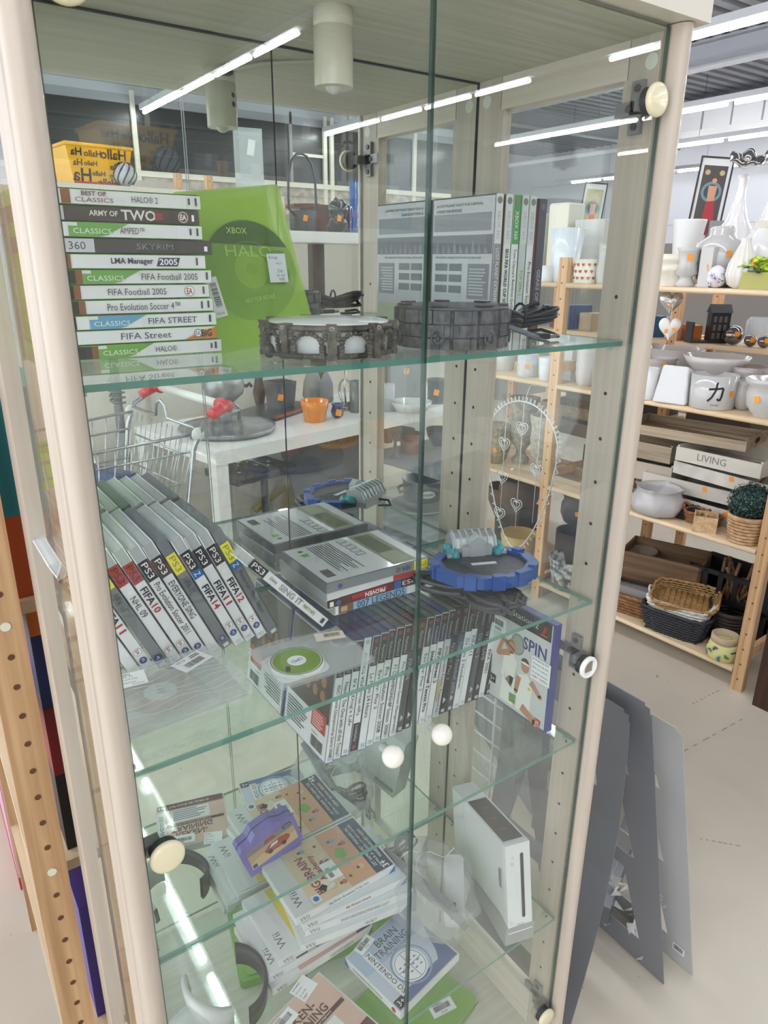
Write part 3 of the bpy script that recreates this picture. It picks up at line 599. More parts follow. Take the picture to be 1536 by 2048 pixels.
# clear box with disc and the small disc in a bag
M = axes(on(2, Z2 + .0003, 512, 1396), (-1, .02, 0), (0.02, 1, 0)); p_ = M.translation
bx = thing('disc_case', 'thick clear plastic disc case with two labels at the front left of the second shelf', 'disc case', T(p_.x - .152, p_.y, Z2 + .0003) @ Rz(1.5))
CLR = P('#dfe4e3', .15, alpha=.3, coat=.8); CLR2 = P('#e8ecec', .2, alpha=.35)
MB().rbox(0, .152, 0, .108, 0, .0165, .006, CLR).build('case_shell', bx, .0015)
m = MB().rbox(.004, .148, .004, .104, .0008, .0018, .005, P('#d4dad6', .3, alpha=.55)); m.box(.002, .150, .0, .0006, .0075, .0085, CLR2)
for k in range(9):
    y0 = .01 + k * .0105; m.tube([(.003 + i * .0145, y0 + .004 * math.sin(i * 1.3 + k), .0171) for i in range(11)], .00025, P('#f4f6f6', .1, alpha=.7), 4)
m.build('film_wrap', bx)
m = MB(); Q = T(.066, .056, .0095); m.pdisc(Q, 0, 0, .042, P('#c9b6a4', .15, metal=.4, alpha=.5), 0, .018, 40); m.pdisc(Q, 0, 0, .018, P('#d7dedb', .3, alpha=.7), .0001, .005, 30); m.build('disc', bx)
Q = T(.128, .103, .0174) @ Rz(-158) @ T(-.0, -.0, 0); m = MB(); m.prect(Q, 0, .042, 0, .027, PAPER); m.barcode(Q, .008, .012, .026, .01, .0002); m.ptext(Q, '€5,00', .03, .0045, .0045, INK, .0002, None, 'c'); m.lines(Q, .004, .022, .003, .01, 2, INKG, .0002); m.build('price_label', bx)
Q = T(.062, .098, .0174) @ Rz(172); m = MB(); m.prect(Q, 0, .055, 0, .03, PAPER); m.ptext(Q, 'Kringloop', .004, .026, .003, INKG, .0002); m.ptext(Q, 'Wij hebben', .012, .021, .003, INK, .0002); m.ptext(Q, 'Dit product', .01, .0145, .0042, P('#2d7a6a', .5), .0002); m.ptext(Q, 'in orde', .014, .009, .004, P('#2d7a6a', .5), .0002); m.ptext(Q, 'NIET O', .016, .004, .004, REDT, .0002); m.build('shop_label', bx)
um = thing('disc_pouch', 'small green disc in a clear plastic pouch with a paper label', 'disc pouch', T(-.418, .088, Z2 + .0006) @ Rz(-3))
m = MB(); N = 12; vs = []; fs = []
for j in range(N + 1):
    for i in range(N + 1):
        u = i / N; v = j / N; x = -.062 + .124 * u; y = -.046 + .1 * v; vs.append((x, y, .0035 + .0016 * math.sin(7 * u + 5 * v) + .001 * math.sin(15 * v - 6 * u)))
for j in range(N):
    for i in range(N): fs.append((j * (N + 1) + i, j * (N + 1) + i + 1, (j + 1) * (N + 1) + i + 1, (j + 1) * (N + 1) + i))
m.add(vs, fs, P('#e6eaec', .1, alpha=.32, coat=1), True); m.add([(v[0], v[1], .0003) for v in vs], fs, P('#e6eaec', .1, alpha=.32), True); m.build('pouch', um)
m = MB(); Q = T(-.022, -.002, .0012) @ Rz(190); m.rbox(-.0555 + .0, -.0555 + .0655, -.034, .030, 0, .0008, .012, P('#eceeed', .3)); m.M = Q
m.lathe([(.034, 0), (.034, .003), (.031, .0038), (.0001, .0038)], P('#dfe2e0', .2), 40); m.M = Matrix.Identity(4)
m.pdisc(Q, 0, 0, .029, P('#7fa046', .25), .0041, .0115, 40); m.pdisc(Q, 0, 0, .0115, WT, .0041, 0, 30); m.ptext(Q, 'UMD', 0, 0, .006, P('#5a5f9a', .4), .0044, .015, 'c'); m.pdisc(Q, 0, 0, .0315, P('#4a5a30', .3), .0042, .0305, 40)
m.ppoly(Q, [(.014, .006), (.02, .016), (.024, .012), (.018, .003)], P('#33402a', .4), .0044); m.build('disc', um)
Q = T(.018, .024, .0062) @ Rz(-14); m = MB(); m.prect(Q, 0, .038, 0, .02, P('#ecdfd2', .6)); m.barcode(Q, .012, .008, .022, .009, .0002, P('#8a6a52', .5)); m.build('price_label', um)

# ------------------------------------------------------------ shelf 3: long upright row
G5 = 'game cases standing in a long row on the third glass shelf'
a = math.radians(8.5)
row = [('PDC World Championship Darts 2008', 'white spined case showing its dark back cover, leftmost of the long row', 'w', PBL),
 ('Friends: The One with all the Trivia', 'white spined case directly right of the leftmost one in the long row', 'w', PBL),
 ("It's a Dog's Life", 'white spined case with a short title near its top, third in the long row', 'w', PBL),
 ('Tiger Woods PGA TOUR 08', 'white spined case standing upside down with its dark header at the bottom', 'u', PBL),
 ('Le Mans 24 Hours', 'white spined case right of the upside-down one in the long row', 'w', PBL),
 ('EyeToy: Play 2', 'white spined case with a short title at mid height, sixth in the long row', 'w', PBL),
 ('Pro Evolution Soccer 2008', 'white spined case with title ending in a year, seventh in the long row', 'w', PBL),
 ('F1 CHAMPIONSHIP Season 2000', 'white spined case with a title in capitals, eighth in the long row', 'w', PGY),
 ('Pro Evolution Soccer Management', 'white spined case left of the first dark ones in the long row', 'w', PGY),
 ('FIFA 06', 'dark grey spined case, first of the dark ones in the long row', 'g', PBK),
 ('BURNOUT', 'black spined case just left of the door gap in the long row', 'k', PBK),
 ('EyeToy: Play 2', 'pale grey spined case just right of the door gap in the long row', 'w', PGY),
 ('International Tennis Pro', 'white spined case with bold black title right of the door gap in the long row', 'w', PGY),
 ('FIFA Street 2', 'white spined case with a short bold title right of the door gap', 'w', PBL),
 ('Smash Court Tennis: Powered by', 'white spined case with small lettering and a yellow stripe in the long row', 'y', PGY),
 ('EyeToy: Play 3', 'black spined case with grey title near the middle right of the long row', 'k', PBK),
 ('This is Football 2005', 'dark spined case with a blue-grey title in the long row', 'g', PBK),
 ('De Sims 2 Huisdieren', 'white spined case with black title among dark ones at the right of the long row', 'w', PBL),
 ('FIFA 11', 'white spined case with short title, fifth from the right end of the long row', 'w', PBL),
 ('De Sims 2', 'grey and black spined case, fourth from the right end of the long row', 'g', PGY),
 ('24 THE GAME', 'black spined case, third from the right end of the long row', 'k', PBK),
 ('FIFA 2001', 'white spined case with its title low down, near the right end of the long row', 'v', PGY),
 ('Tomb Raider', 'dark spined case at the right end of the long row beside the tennis cover', 'k', PBK)]
def bkps2(mb, Q, L, DP):
    mb.prect(Q, -DP + .004, -.002, -.19 + .062, -.004, P('#3b2d2c', .3), 0)
    for k in range(5):
        for j in range(2): mb.pdisc(Q, -DP + .02 + k * .022, -.07 - j * .022, .007, P('#a8694c', .4), .0002, 0, 14, 1.25)
    mb.ptext(Q, '12', -DP + .01, -.088, .008, WT, .0003, .008); mb.prect(Q, -.05, -.008, -.15, -.118, P('#a33430', .4), .0002); mb.lines(Q, -.047, -.012, -.147, -.122, 6, P('#d9a8a0', .4), .0003)
    mb.lines(Q, -DP + .01, -.06, -.175, -.135, 8, INKG, .0003, .4); mb.barcode(Q, -.045, -.182, .034, .018, .0003); mb.ptext(Q, 'Diz Electr.', -.045, -.158, .003, INK, .0003)
for i, (tt, lab, st, sh) in enumerate(row):
    th = .01385; bx = -.3585 + i * (th / math.cos(a) + .0001) + .0002 * i
    L = .19; zr = Z3 + th * math.sin(a) + .0003; aa = a + random.uniform(-.004, .004); yy = .1695 + random.choice((0, .001, .002, .0005)) * .9
    Xd = Vector((-math.sin(a), 0, -math.cos(a)))
    sp_ = {'w': SW, 'u': SW, 'y': P('#c9ccd2', .3, coat=.5), 'v': SW, 'g': P('#4a4c54', .3, coat=.5), 'k': P('#26272c', .25, coat=.5)}[st]
    tc = INK if st in 'wuyv' else P('#a8abb5', .4)
    n_ = len(tt); ln = min(.118, .0042 * n_ + .006); x0 = .062 if st != 'v' else .1
    pr = [SX(.002, .05, BH if i < 17 else P('#3a3a40', .3)), ('d', .009, .5, .0036, P('#8a4a50', .4)), TX('PlayStation.2', .02, .047, P('#c9c9d2', .4), .42), TX(tt, x0, x0 + ln, tc, .5, .5, i in (12, 13)), ('r', .18, .186, .25, .8, P('#b9bcc4', .4))]
    if st == 'y': pr += [SX(.12, .16, P('#c9a83a', .4), .0, .25)]
    if st in 'kg': pr += [('p', [(.158, .3), (.164, .75), (.17, .3)], P('#b9bcc4', .4))]
    top = Vector((bx + L * math.sin(a), yy, zr + L * math.cos(a)))
    M = axes(top, Xd, (0, 1, 0))
    if st == 'u':
        o_ = M @ Vector((L, 0, th)); M = axes(o_, -Xd, (0, 1, 0))
    game(lab, M, L, th, .1345, sh, sp_, pr, back=P('#d5d6da', .25, coat=.4) if i == 0 else P('#6a6d78', .3), bpr=bkps2 if i == 0 else None, group=G5)
# tennis cover facing out
ys = .0415
M = axes((-.0172, ys + .135, Z3 + .1905), (0, 0, -1), (0, -1, 0))
SKIN = P('#b98a6c', .5); 
def spin(mb, Q, L, DP):
    w = DP - .006
    mb.prect(Q, .002, w, -.032, -.002, P('#2a2a30', .25, coat=.5), .0001); mb.ptext(Q, 'PlayStation.2', .02, -.017, .0125, P('#d4d6da', .4), .0003, .082)
    mb.ppoly(Q, [(w - .019, -.026), (w - .014, -.008), (w - .01, -.012), (w - .015, -.026)], REDT, .0003); mb.prect(Q, w - .022, w - .008, -.0275, -.025, P('#c45a3a', .4), .0003)
    mb.prect(Q, .002, w, -L + .002, -.032, P('#cfd0cf', .3, coat=.4), .0001)
    mb.ptext(Q, 'SPIN', .076 + .022, -.056, .022, P('#3d4a86', .4), .0004, .05, 'c', 0, True)
    # two players in white, seen from the waist up, racket raised
    def limb(p, q, r1, r2, c, e): 
        d = (Vector(q) - Vector(p)); n_ = Vector((-d.y, d.x)).normalized(); mb.ppoly(Q, [Vector(p) + n_ * r1, Vector(p) - n_ * r1, Vector(q) - n_ * r2, Vector(q) + n_ * r2], c, e); mb.pdisc(Q, q[0], q[1], r2, c, e, 0, 14)
    KIT = P('#e6e4dc', .5); HR = P('#8a7048', .5); DKH = P('#4a382e', .5)
    mb.ppoly(Q, [(.03, -.135), (.055, -.15), (.064, -.1), (.052, -.082), (.036, -.084)], KIT, .0004)
    mb.ppoly(Q, [(.03, -.182), (.06, -.182), (.062, -.13), (.034, -.128)], KIT, .0004)
    limb((.045, -.088), (.02, -.1), .006, .004, SKIN, .0006); limb((.02, -.1), (.03, -.07), .0045, .0035, SKIN, .0007); limb((.05, -.088), (.034, -.07), .005, .0035, SKIN, .0008)
    mb.pdisc(Q, .05, -.078, .009, SKIN, .0008, 0, 18, 1.2); mb.pdisc(Q, .0485, -.072, .0085, HR, .0007, 0, 18)
    mb.pdisc(Q, .062, -.066, .015, P('#7d8a7c', .4), .0005, .0125, 26, 1.25); mb.pdisc(Q, .062, -.066, .0125, P('#aeb4a6', .4, alpha=.8), .0004, 0, 26, 1.25); limb((.034, -.07), (.056, -.08), .0012, .0012, DKH, .0009)
    mb.ppoly(Q, [(.068, -.182), (.098, -.182), (.1, -.125), (.088, -.108), (.068, -.118)], KIT, .0005)
    limb((.096, -.118), (.118, -.135), .006, .004, SKIN, .0006); limb((.07, -.12), (.066, -.15), .0055, .004, SKIN, .0007); limb((.08, -.172), (.112, -.185), .008, .006, SKIN, .0008)
    mb.pdisc(Q, .082, -.098, .0085, SKIN, .0008, 0, 18, 1.2); mb.pdisc(Q, .081, -.091, .0085, DKH, .0007, 0, 18); mb.prect(Q, .073, .09, -.093, -.09, WT, .0009)
    mb.pdisc(Q, .094, -.132, .003, P('#c9cf5a', .4), .0009, 0, 12); mb.prect(Q, .052, .066, -.176, -.16, P('#6f9a58', .4), .0009)
    mb.prect(Q, .004, .019, -.162, -.146, INK, .0009); mb.ptext(Q, '3+', .0115, -.154, .008, WT, .001, .01, 'c'); mb.prect(Q, w - .018, w - .006, -.186, -.175, REDT, .0009); mb.ptext(Q, '2K', w - .012, -.1805, .007, WT, .001, .009, 'c')
    mb.prect(Q, .004, .034, -.062, -.036, PAPER, .0005); mb.barcode(Q, .008, -.052, .02, .011, .0007); mb.lines(Q, .008, .028, -.06, -.054, 2, INKG, .0007)
sg = game('case with two tennis players on its cover, right end of third shelf', M, .19, .0138, .135, PBL, PBL, [], front=P('#cfd0cf', .3, coat=.4), fpr=spin)
m = MB(); Q = M.inverted() @ axes((-.0325, ys + .040, Z3 + .082), (0, -1, 0), (0, 0, 1)); m.prect(Q, 0, .0396, 0, .04, PAPER)
for k, (s_, c) in enumerate((('Kringloop Dit', INK), ('wij weten dit niet', INK), ('Dit product', P('#2d6a6a', .5)), ('in orde bevon', P('#2d6a6a', .5)), ('NIET OPEN', REDT))): m.ptext(Q, s_, .003, .036 - k * .0075, .0038, c, .0003, .032)
m.build('shop_label', sg)

# ------------------------------------------------------------ shelf 4
G6 = 'white game cases in the flat pile on the fourth glass shelf'
def wcover(c, title=None):
    def f(mb, Q, L, DP):
        w = DP - .004
        mb.prect(Q, .002, w, -L + .003, -.003, c, 0)
        mb.ppoly(Q, [(.002, -.003), (w, -.003), (w, -.02), (w * .7, -.022), (w * .4, -.032), (.002, -.034)], P('#d9dadb', .3, coat=.4), .0001)
        mb.ptext(Q, 'Wii', .016, -.017, .013, P('#6e7074', .4), .0003, .03)
        if title == 'B':
            mb.prect(Q, .002, w, -L + .003, -L + .037, P('#3e5064', .3, coat=.4), .0002); mb.prect(Q, .002, w, -L + .037, -L + .085, P('#d9a58a', .3, coat=.4), .0002); mb.prect(Q, .002, w, -.125, -.034, P('#e0c9a8', .3, coat=.4), .00015)
            mb.ptext(Q, 'ZET SAMEN MET VRIENDEN EN', w / 2, -L + .029, .0055, WT, .0004, .1, 'c'); mb.ptext(Q, 'FAMILIE JE BREIN OP EEN LEUKE', w / 2, -L + .02, .0055, WT, .0004, .11, 'c'); mb.ptext(Q, 'MANIER AAN HET WERK!', w / 2, -L + .011, .0055, WT, .0004, .075, 'c')
            mb.ptext(Q, '3+', .012, -L + .015, .012, WT, .0005, .015, 'c', 0, True)
            RB = P('#9c3a48', .3, coat=.4); PK = P('#e9dcd0', .4)
            mb.pdisc(Q, .058, -.092, .021, RB, .0003, 0, 26, .6); mb.ptext(Q, 'BIG BRAIN', .06, -.058, .016, RB, .0005, .085, 'c', 0, True); mb.ptext(Q, 'Academy', .068, -.076, .0135, RB, .0005, .06, 'c', 0, True); mb.ptext(Q, 'for Wii', .072, -.094, .01, PK, .0007, .032, 'c', 0, True)
            mb.pdisc(Q, .03, -.075, .012, PK, .0004, 0, 22); mb.ppoly(Q, [(.018, -.065), (.028, -.055), (.034, -.066), (.026, -.072)], INK, .0006)
            mb.ppoly(Q, [(.07, -.112), (.085, -.122), (.08, -.135), (.062, -.133), (.06, -.12)], P('#7fb060', .4), .0005)
            for k, (x, y) in enumerate(((.03, -.14), (.05, -.142), (.09, -.14), (.105, -.125), (.11, -.1), (.022, -.12), (.018, -.1), (.112, -.07))):
                mb.pdisc(Q, x, y, .005, P(('#d8c0a0', '#c9b45a', '#b9787a', '#8aa8c0')[k % 4], .4), .0005, 0, 14); mb.pdisc(Q, x, y + .006, .003, P('#7a5a44', .4), .0006, 0, 12); mb.pdisc(Q, x * .9 + .006, y + .02, .007, P('#b8917a', .4), .0004, .0064, 18)
            mb.prect(Q, .006, .022, -.052, -.036, P('#dfe6ec', .4), .0006); mb.pdisc(Q, .014, -.044, .005, BLU, .0008)
            mb.prect(Q, .03, .07, -.06 - .045, -.06 - .02, PAPER, .0009); mb.barcode(Q, .036, -.092, .022, .008, .0011); mb.ptext(Q, '€3,00', .045, -.1, .004, INK, .0011)
        elif title == 'V':
            mb.prect(Q, .002, w, -.062, -.040, P('#d8c95a', .4), .0002); mb.prect(Q, .002, w, -.09, -.062, P('#e4e4e0', .4), .0002); mb.ptext(Q, 'YOUR SHAPE', .04, -.09, .012, P('#7a5a3a', .4), .0004, .07)
        elif title == 'F':
            mb.prect(Q, .002, w, -L + .003, -.05, P('#3c3f46', .3, coat=.4), .0002); mb.ppoly(Q, [(.002, -.07), (w, -.1), (w, -.12), (.002, -.085)], P('#c9cbcf', .4), .0004)
        elif title == 'L':
            mb.prect(Q, .002, w, -L + .003, -.05, P('#c9a09a', .4), .0002); mb.pdisc(Q, .06, -.12, .02, P('#7a2c44', .4), .0004); mb.ptext(Q, "LAURA'S", .05, -.07, .02, P('#a8323c', .4), .0005, .07, 'c', 0, True)
            mb.prect(Q, .002, w, -L + .003, -L + .03, P('#4a3040', .4), .0005); mb.ptext(Q, '3+', .02, -L + .016, .012, WT, .0007, .015)
        elif title == 'M':
            mb.prect(Q, .002, w, -L + .003, -.05, P('#d8dde2', .4), .0002); mb.pdisc(Q, .09, -.12, .015, P('#8fb4d0', .4), .0004); mb.prect(Q, .03, .06, -.185, -.165, P('#9ac06a', .4), .0004); mb.pdisc(Q, .02, -.06, .008, REDT, .0004)
    return f
wii = [("LAURA'S PASSIE MODESHOW", .105, .15, 'L', 0, 'white case with pink cover, bottom of the white pile on the fourth shelf', -.014, INKG, 6),
 ('', .1, .15, 'F', 0, 'white case with black and grey cover, second from bottom of the white pile', -.018, INKG, 5.5),
 ('YOUR SHAPE', .08, .125, 'V', 0, 'white case with a yellow stripe on its cover, third from bottom of the white pile', -.009, INKG, 4),
 ('Wii Fit™', .11, .13, 'M', 1, 'white case shifted to the right in the middle of the white pile', .012, INK, 1.5),
 ('DANCE DANCE REVOLUTION WINX CLUB™', .06, .145, 'M', 0, 'white case with small grey capitals on its spine, third from top of the white pile', .012, INKG, .5),
 ('My Fitness Coach', .075, .12, 'M', 1, 'white case with red script on its spine, second from top of the white pile', .004, P('#b5563a', .4), -2),
 ('Big Brain Academy™ for Wii', .06, .135, 'B', 1, 'white case with orange cartoon puzzle cover, on top of the white pile', -.002, INK, -1)]
z = Z4 + .0004
for i, (tt, x0, x1, cv, tri, lab, dx, tc, rz) in enumerate(wii):
    th = .0148; M = T(-.428 + dx, .162 - abs(rz) * .0035 + (.004 if i == 6 else 0), z) @ Rz(rz * .8)
    M = T(*((-.4697, .1508), (-.4701, .162), (-.4498, .166), (-.4142, .1596), (-.4015, .168), (-.405, .167), (-.4157, .1705))[i], z) @ Rz((2.2, .5, 1.2, -9.6, -10.5, -5, 0)[i])
    pr = [TX('Wii', .007, .024, P('#74767a', .4), .6)] + ([TX(tt, x0, x1, tc, .42, .5, i in (5,))] if tt else []) + ([('p', [(.176, .1), (.189, .1), (.189, .95)], BLU)] if tri else [('p', [(.18, .1), (.189, .1), (.189, .9)], P('#5a5080', .4))])
    game(lab, M, .19, th, .135, WIIW, P('#e4e4e3', .22, coat=.5), pr, front=P('#dfe0e0', .3), fpr=wcover(P('#d9dadb', .3), cv), back=P('#e0e0e0', .3), group=G6); z += th + .0002
ztop = z
# purple cartridge on the white pile
cg = thing('learning_cartridge', 'purple learning game cartridge with a red racing car picture propped against the mirror', 'cartridge', axes((-.3855, .3062, .5640), (.96, 0.0, .28), (-.28, 0, .96)))
PU = P('#7d6cc0', .35, coat=.2)
pts = [(-.062, 0), (.05, 0), (.05, .078), (.02, .078), (.012, .086), (-.02, .086), (-.03, .078), (-.062, .078)]
m = MB().prism([(-.052, .0), (.048, .0), (.052, .006), (.052, .06), (.045, .066), (.03, .068), (.016, .078), (-.018, .078), (-.03, .068), (-.047, .066), (-.053, .06)], 0, .014, PU); m.build('cartridge_body', cg, .002)
m = MB().box(-.036, .046, -.012, .0, .001, .011, P('#7060b4', .35)); m.box(-.036, .046, -.002, .001, .011, .0135, PU); m.build('connector_edge', cg, .001)
m = MB(); Q = T(0, 0, .0143); m.prect(Q, -.044, .045, .012, .058, P('#c9a07e', .3, coat=.4)); m.prect(Q, -.044, .045, .044, .058, P('#8a7a8c', .3), .0001); m.ppoly(Q, [(-.044, .012), (.045, .012), (.045, .03), (0, .036), (-.044, .026)], P('#d9b48c', .3), .0001)
CR = P('#b23a2c', .3, coat=.4); m.ppoly(Q, [(-.012, .024), (-.016, .032), (-.004, .039), (.016, .041), (.03, .037), (.034, .03), (.03, .024), (.01, .021)], CR, .0003); m.ppoly(Q, [(-.006, .032), (0, .038), (.012, .038), (.01, .033)], P('#dfe6ea', .3), .0005)
m.pdisc(Q, -.006, .025, .0045, INK, .0006); m.pdisc(Q, .02, .0235, .0045, INK, .0006); m.ppoly(Q, [(-.012, .047), (.012, .047), (.008, .054), (-.008, .054)], REDT, .0004)
m.prect(Q, -.042, -.034, .014, .022, P('#30508a', .4), .0004); m.prect(Q, .026, .043, .05, .057, P('#2a2a5a', .4), .0004); m.ptext(Q, 'vtech', .0345, .0535, .003, WT, .0006, .013, 'c'); m.build('picture_label', cg)
# small handheld game boxes
def dsbox(lab, M, cover, spine_t, theme):
    def f(mb, Q, L, DP):
        w = DP - .003
        if theme == 'brain':
            mb.prect(Q, .002, w, -L + .002, -.002, P('#c3cbd6', .3, coat=.5), 0); mb.prect(Q, .002, w, -.05, -.003, P('#aebdd2', .3, coat=.5), .0001); mb.ppoly(Q, [(w - .0, -L + .002), (w, -.045), (w - .02, -L + .03), (w - .04, -L + .002)], P('#5a6a94', .3, coat=.5), .0001)
            mb.prect(Q, .002, w, -L + .002, -L + .018, P('#5d6f98', .3, coat=.5), .0002)
            mb.ptext(Q, 'BRAIN', .05, -.02, .013, P('#3a4450', .4), .0004, .045); mb.ptext(Q, 'TRAINING', .035, -.036, .013, P('#3a4450', .4), .0004, .07); mb.ptext(Q, 'Hoe oud is jouw brein?', .05, -.046, .0055, P('#4a5a7a', .4), .0004, .06)
            mb.pdisc(Q, .068, -.082, .034, P('#8fa0c0', .3), .0003, .031, 36); mb.pdisc(Q, .066, -.082, .028, WT, .0004, 0, 34); mb.pdisc(Q, .066, -.082, .0255, P('#5a6a94', .4), .0005, .0245, 34)
            mb.prect(Q, .0655, .0665, -.106, -.058, P('#5a6a94', .4), .0006); mb.prect(Q, .042, .09, -.0825, -.0815, P('#5a6a94', .4), .0006)
            for k in range(12): mb.prect(Q, .047 + (k % 4) * .0105, .052 + (k % 4) * .0105, -.077 - (k // 4) * .008, -.075 - (k // 4) * .008, P('#5a6a94', .4), .0006)
            mb.prect(Q, .004, .02, -L + .003, -L + .018, INK, .0005); mb.ptext(Q, '3+', .012, -L + .0105, .009, WT, .0007, .012, 'c')
            mb.prect(Q, .02, .034, -.11, -.02, P('#e2e4e6', .3), .0006) ; mb.ptext(Q, 'NINTENDO DS', .028, -.065, .008, INK, .0008, .085, 'c', -90)
        else:
            mb.prect(Q, .002, w, -L + .002, -.002, P('#d8b5a4', .3, coat=.5), 0)
            mb.ptext(Q, 'REKEN-', .035, -.03, .014, P('#5a3a30', .4), .0004, .06, 'l', 0, True); mb.ptext(Q, 'TRAINING', .028, -.046, .014, P('#5a3a30', .4), .0004, .078, 'l', 0, True)
            mb.prect(Q, .02, w - .004, -.062, -.055, P('#4c2c28', .4), .0004); mb.ptext(Q, 'Verbeter je rekenvaardigheid', .024, -.0585, .004, WT, .0006, .08)
            mb.prect(Q, .03, w - .03, -.1, -.066, P('#e6e4e0', .4), .0004); mb.lines(Q, .033, w - .034, -.098, -.068, 6, P('#5a6a8a', .4), .0006, .45)
            mb.prect(Q, .02, w, -L + .003, -L + .02, P('#5a302c', .4), .0005); mb.ptext(Q, 'TOP VOOR DE LEUKE IS!', .026, -L + .012, .006, WT, .0007, .08)
            mb.prect(Q, .004, .018, -L + .004, -L + .018, INK, .0007); mb.ptext(Q, '3+', .011, -L + .011, .008, WT, .0009, .011, 'c')
            mb.prect(Q, .002, .018, -.1, -.003, P('#dcdcdc', .4), .0005); mb.ptext(Q, 'NINTENDO DS', .01, -.05, .007, INK, .0008, .08, 'c', -90)
    return game(lab, M, .124, .0158, .137, P('#e2e2e0', .2, alpha=.9), P('#e2e3e4', .3, coat=.4), [TX(spine_t, .02, .085, INK, .4), ('d', .11, .5, .0045, REDT), ('p', [(.0, .1), (.012, .1), (0, .95)], BLU)], front=cover, fpr=f, back=cover, cat='game case')
d1 = on(2, Z4, 690, 1930); d2 = on(2, Z4, 792, 2032)
g = dsbox('small white game case with a blue brain drawing on the fourth shelf', T(d1.x, d1.y, Z4 + .0004) @ axes((0, 0, 0), (d2 - d1), Vector((0, 0, 1)).cross(d2 - d1)), P('#c3cbd6', .3), 'Dr Kawashima Brain Training', 'brain')
sticker(g, T(.018, .022, .0165) @ Rz(102), .036, .018, '€3,00')
r1 = on(2, Z4 + .014, 638, 1945); r2 = on(2, Z4 + .014, 742, 2036)
dd = (r2 - r1); dd.z = 0
M = axes(Vector((r1.x, r1.y, Z4 + .0004)), dd, Vector((0, 0, 1)).cross(dd)) @ T(0, -.137, 0)
g = dsbox('small pinkish maths game case cut by the bottom edge of the picture', M, P('#d8b5a4', .3), 'Reken Training', 'reken')
sticker(g, T(.03, .03, .0168) @ Rz(95), .04, .022)
Q = T(.02, .088, .0168) @ Rz(100); m = MB(); m.prect(Q, 0, .034, 0, .03, PAPER)
for k, (s_, c) in enumerate((('wij hebben', INK), ('Dit prod', P('#2d7a6a', .5)), ('in orde', P('#2d7a6a', .5)), ('NIET', REDT))): m.ptext(Q, s_, .003, .026 - k * .007, .0036, c, .0003)
m.build('shop_label', g)
# ------------------------------------------------------------ portals (round toy bases)
def cable_bundle(name, parent, c, axis, L, w, n, r, mat, seed, lift=0, tie=True):
    # hanks of cable gathered in the middle
    R_ = random.Random(seed); ax = Vector(axis).normalized(); sd = Vector((-ax.y, ax.x, 0)); c = Vector(c); m = MB(); pts = []
    for k in range(n):
        ww = w * R_.uniform(.55, 1); ll = L * R_.uniform(.8, 1); hz = R_.uniform(.0, lift); of = R_.uniform(-.3, .3) * w
        for i in range(20):
            t = 2 * PI * i / 20; s_ = math.sin(t); cc = math.cos(t)
            pinch = .18 + .82 * abs(cc) ** .8
            pts.append(c + ax * (ll / 2 * cc) + sd * (ww / 2 * s_ * pinch + of * abs(cc)) + Vector((0, 0, r * 1.2 + hz * (.4 + .6 * abs(cc)) + r * 1.5 * abs(s_) * ((k % 3)))))
    m.tube(pts, r, mat, 6)
    o = m.build(name, parent)
    if tie:
        q = MB(); q.M = T(c) @ axes((0, 0, 0), sd, (0, 0, 1)); q.tube([(.3 * w * .55 * math.cos(t), lift * .5 + r * 2 + max(lift * .45, r * 2.5) * math.sin(t), 0) for t in [2 * PI * i / 14 for i in range(14)]], r * .7, BLACK, 6, True); q.build('cable_tie', o)
    return o
CAB = P('#33353a', .4); STN = P('#26231f', .38, bump=(90, .6), var=(70, '#5e574c')); STN2 = P('#6e6d70', .45, bump=(70, .8), var=(40, '#4a494e'))
c1 = (-.385, .092)
g = thing('toy_portal', 'round toy base with a white top and grey stone arches on the top glass shelf', 'toy base', T(c1[0], c1[1], Z1 + .0003) @ Matrix.Diagonal((.915, .915, .78, 1)), 'round toy bases with cables')
m = MB(); m.lathe([(.066, 0), (.070, .003), (.070, .036), (.072, .041), (.068, .044), (.0001, .0455)], P('#e4e6ea', .25, coat=.3), 56); m.build('light_disc', g)
m = MB(); m.lathe([(.072, .0), (.0755, .001), (.0755, .006), (.072, .007)], STN, 48); m.lathe([(.0715, .035), (.0765, .034), (.0765, .041), (.0715, .042)], STN, 48); m.build('rim', g)
N = 9
for k in range(N):
    an = 2 * PI * k / N + math.radians(-138); m = MB(); m.M = Rz(math.degrees(an)) @ T(.0725, 0, 0)
    # arch made of small stones
    for j in range(11):
        t = PI * j / 10; m.ball(.0034, STN, .003 + (j % 2) * .001, .0165 * math.cos(t), .0165 + .016 * math.sin(t), .9, 1, 1, 8)
    for s_ in (-1, 1):
        for j in range(4): m.box(-.002, .0055, s_ * .0165 - .0028, s_ * .0165 + .0028, .002 + j * .004, .0055 + j * .004, STN)
    for s_ in (-1, 1):
        for j in range(3): m.ball(.0036, STN, .002, s_ * (.0195), .026 + j * .004, .7, 1, 1, 8)
    m.build('stone_arch', g, .0006, 1)
    m = MB(); m.M = Rz(math.degrees(an) + 180 / N) @ T(.0725, 0, 0)
    m.box(-.002, .007, -.0045, .0045, .0, .040, STN); m.box(-.002, .009, -.0055, .0055, .034, .044, STN); m.box(-.001, .0085, -.0052, .0052, 0, .005, STN)
    m.tube([(.0092, .003 * math.cos(t) * (1 - t / 16), .039 + .003 * math.sin(t) * (1 - t / 16)) for t in [i * .7 for i in range(14)]], .0006, P('#b9b2a4', .4), 5); m.build('stone_pillar', g, .0008, 1)
m = MB().tube([(-.076, -.01, .03), (-.088, -.014, .028), (-.094, -.02, .016), (-.092, -.028, .008), (-.082, -.036, .006), (-.07, -.046, .005)], .0022, CAB, 6)
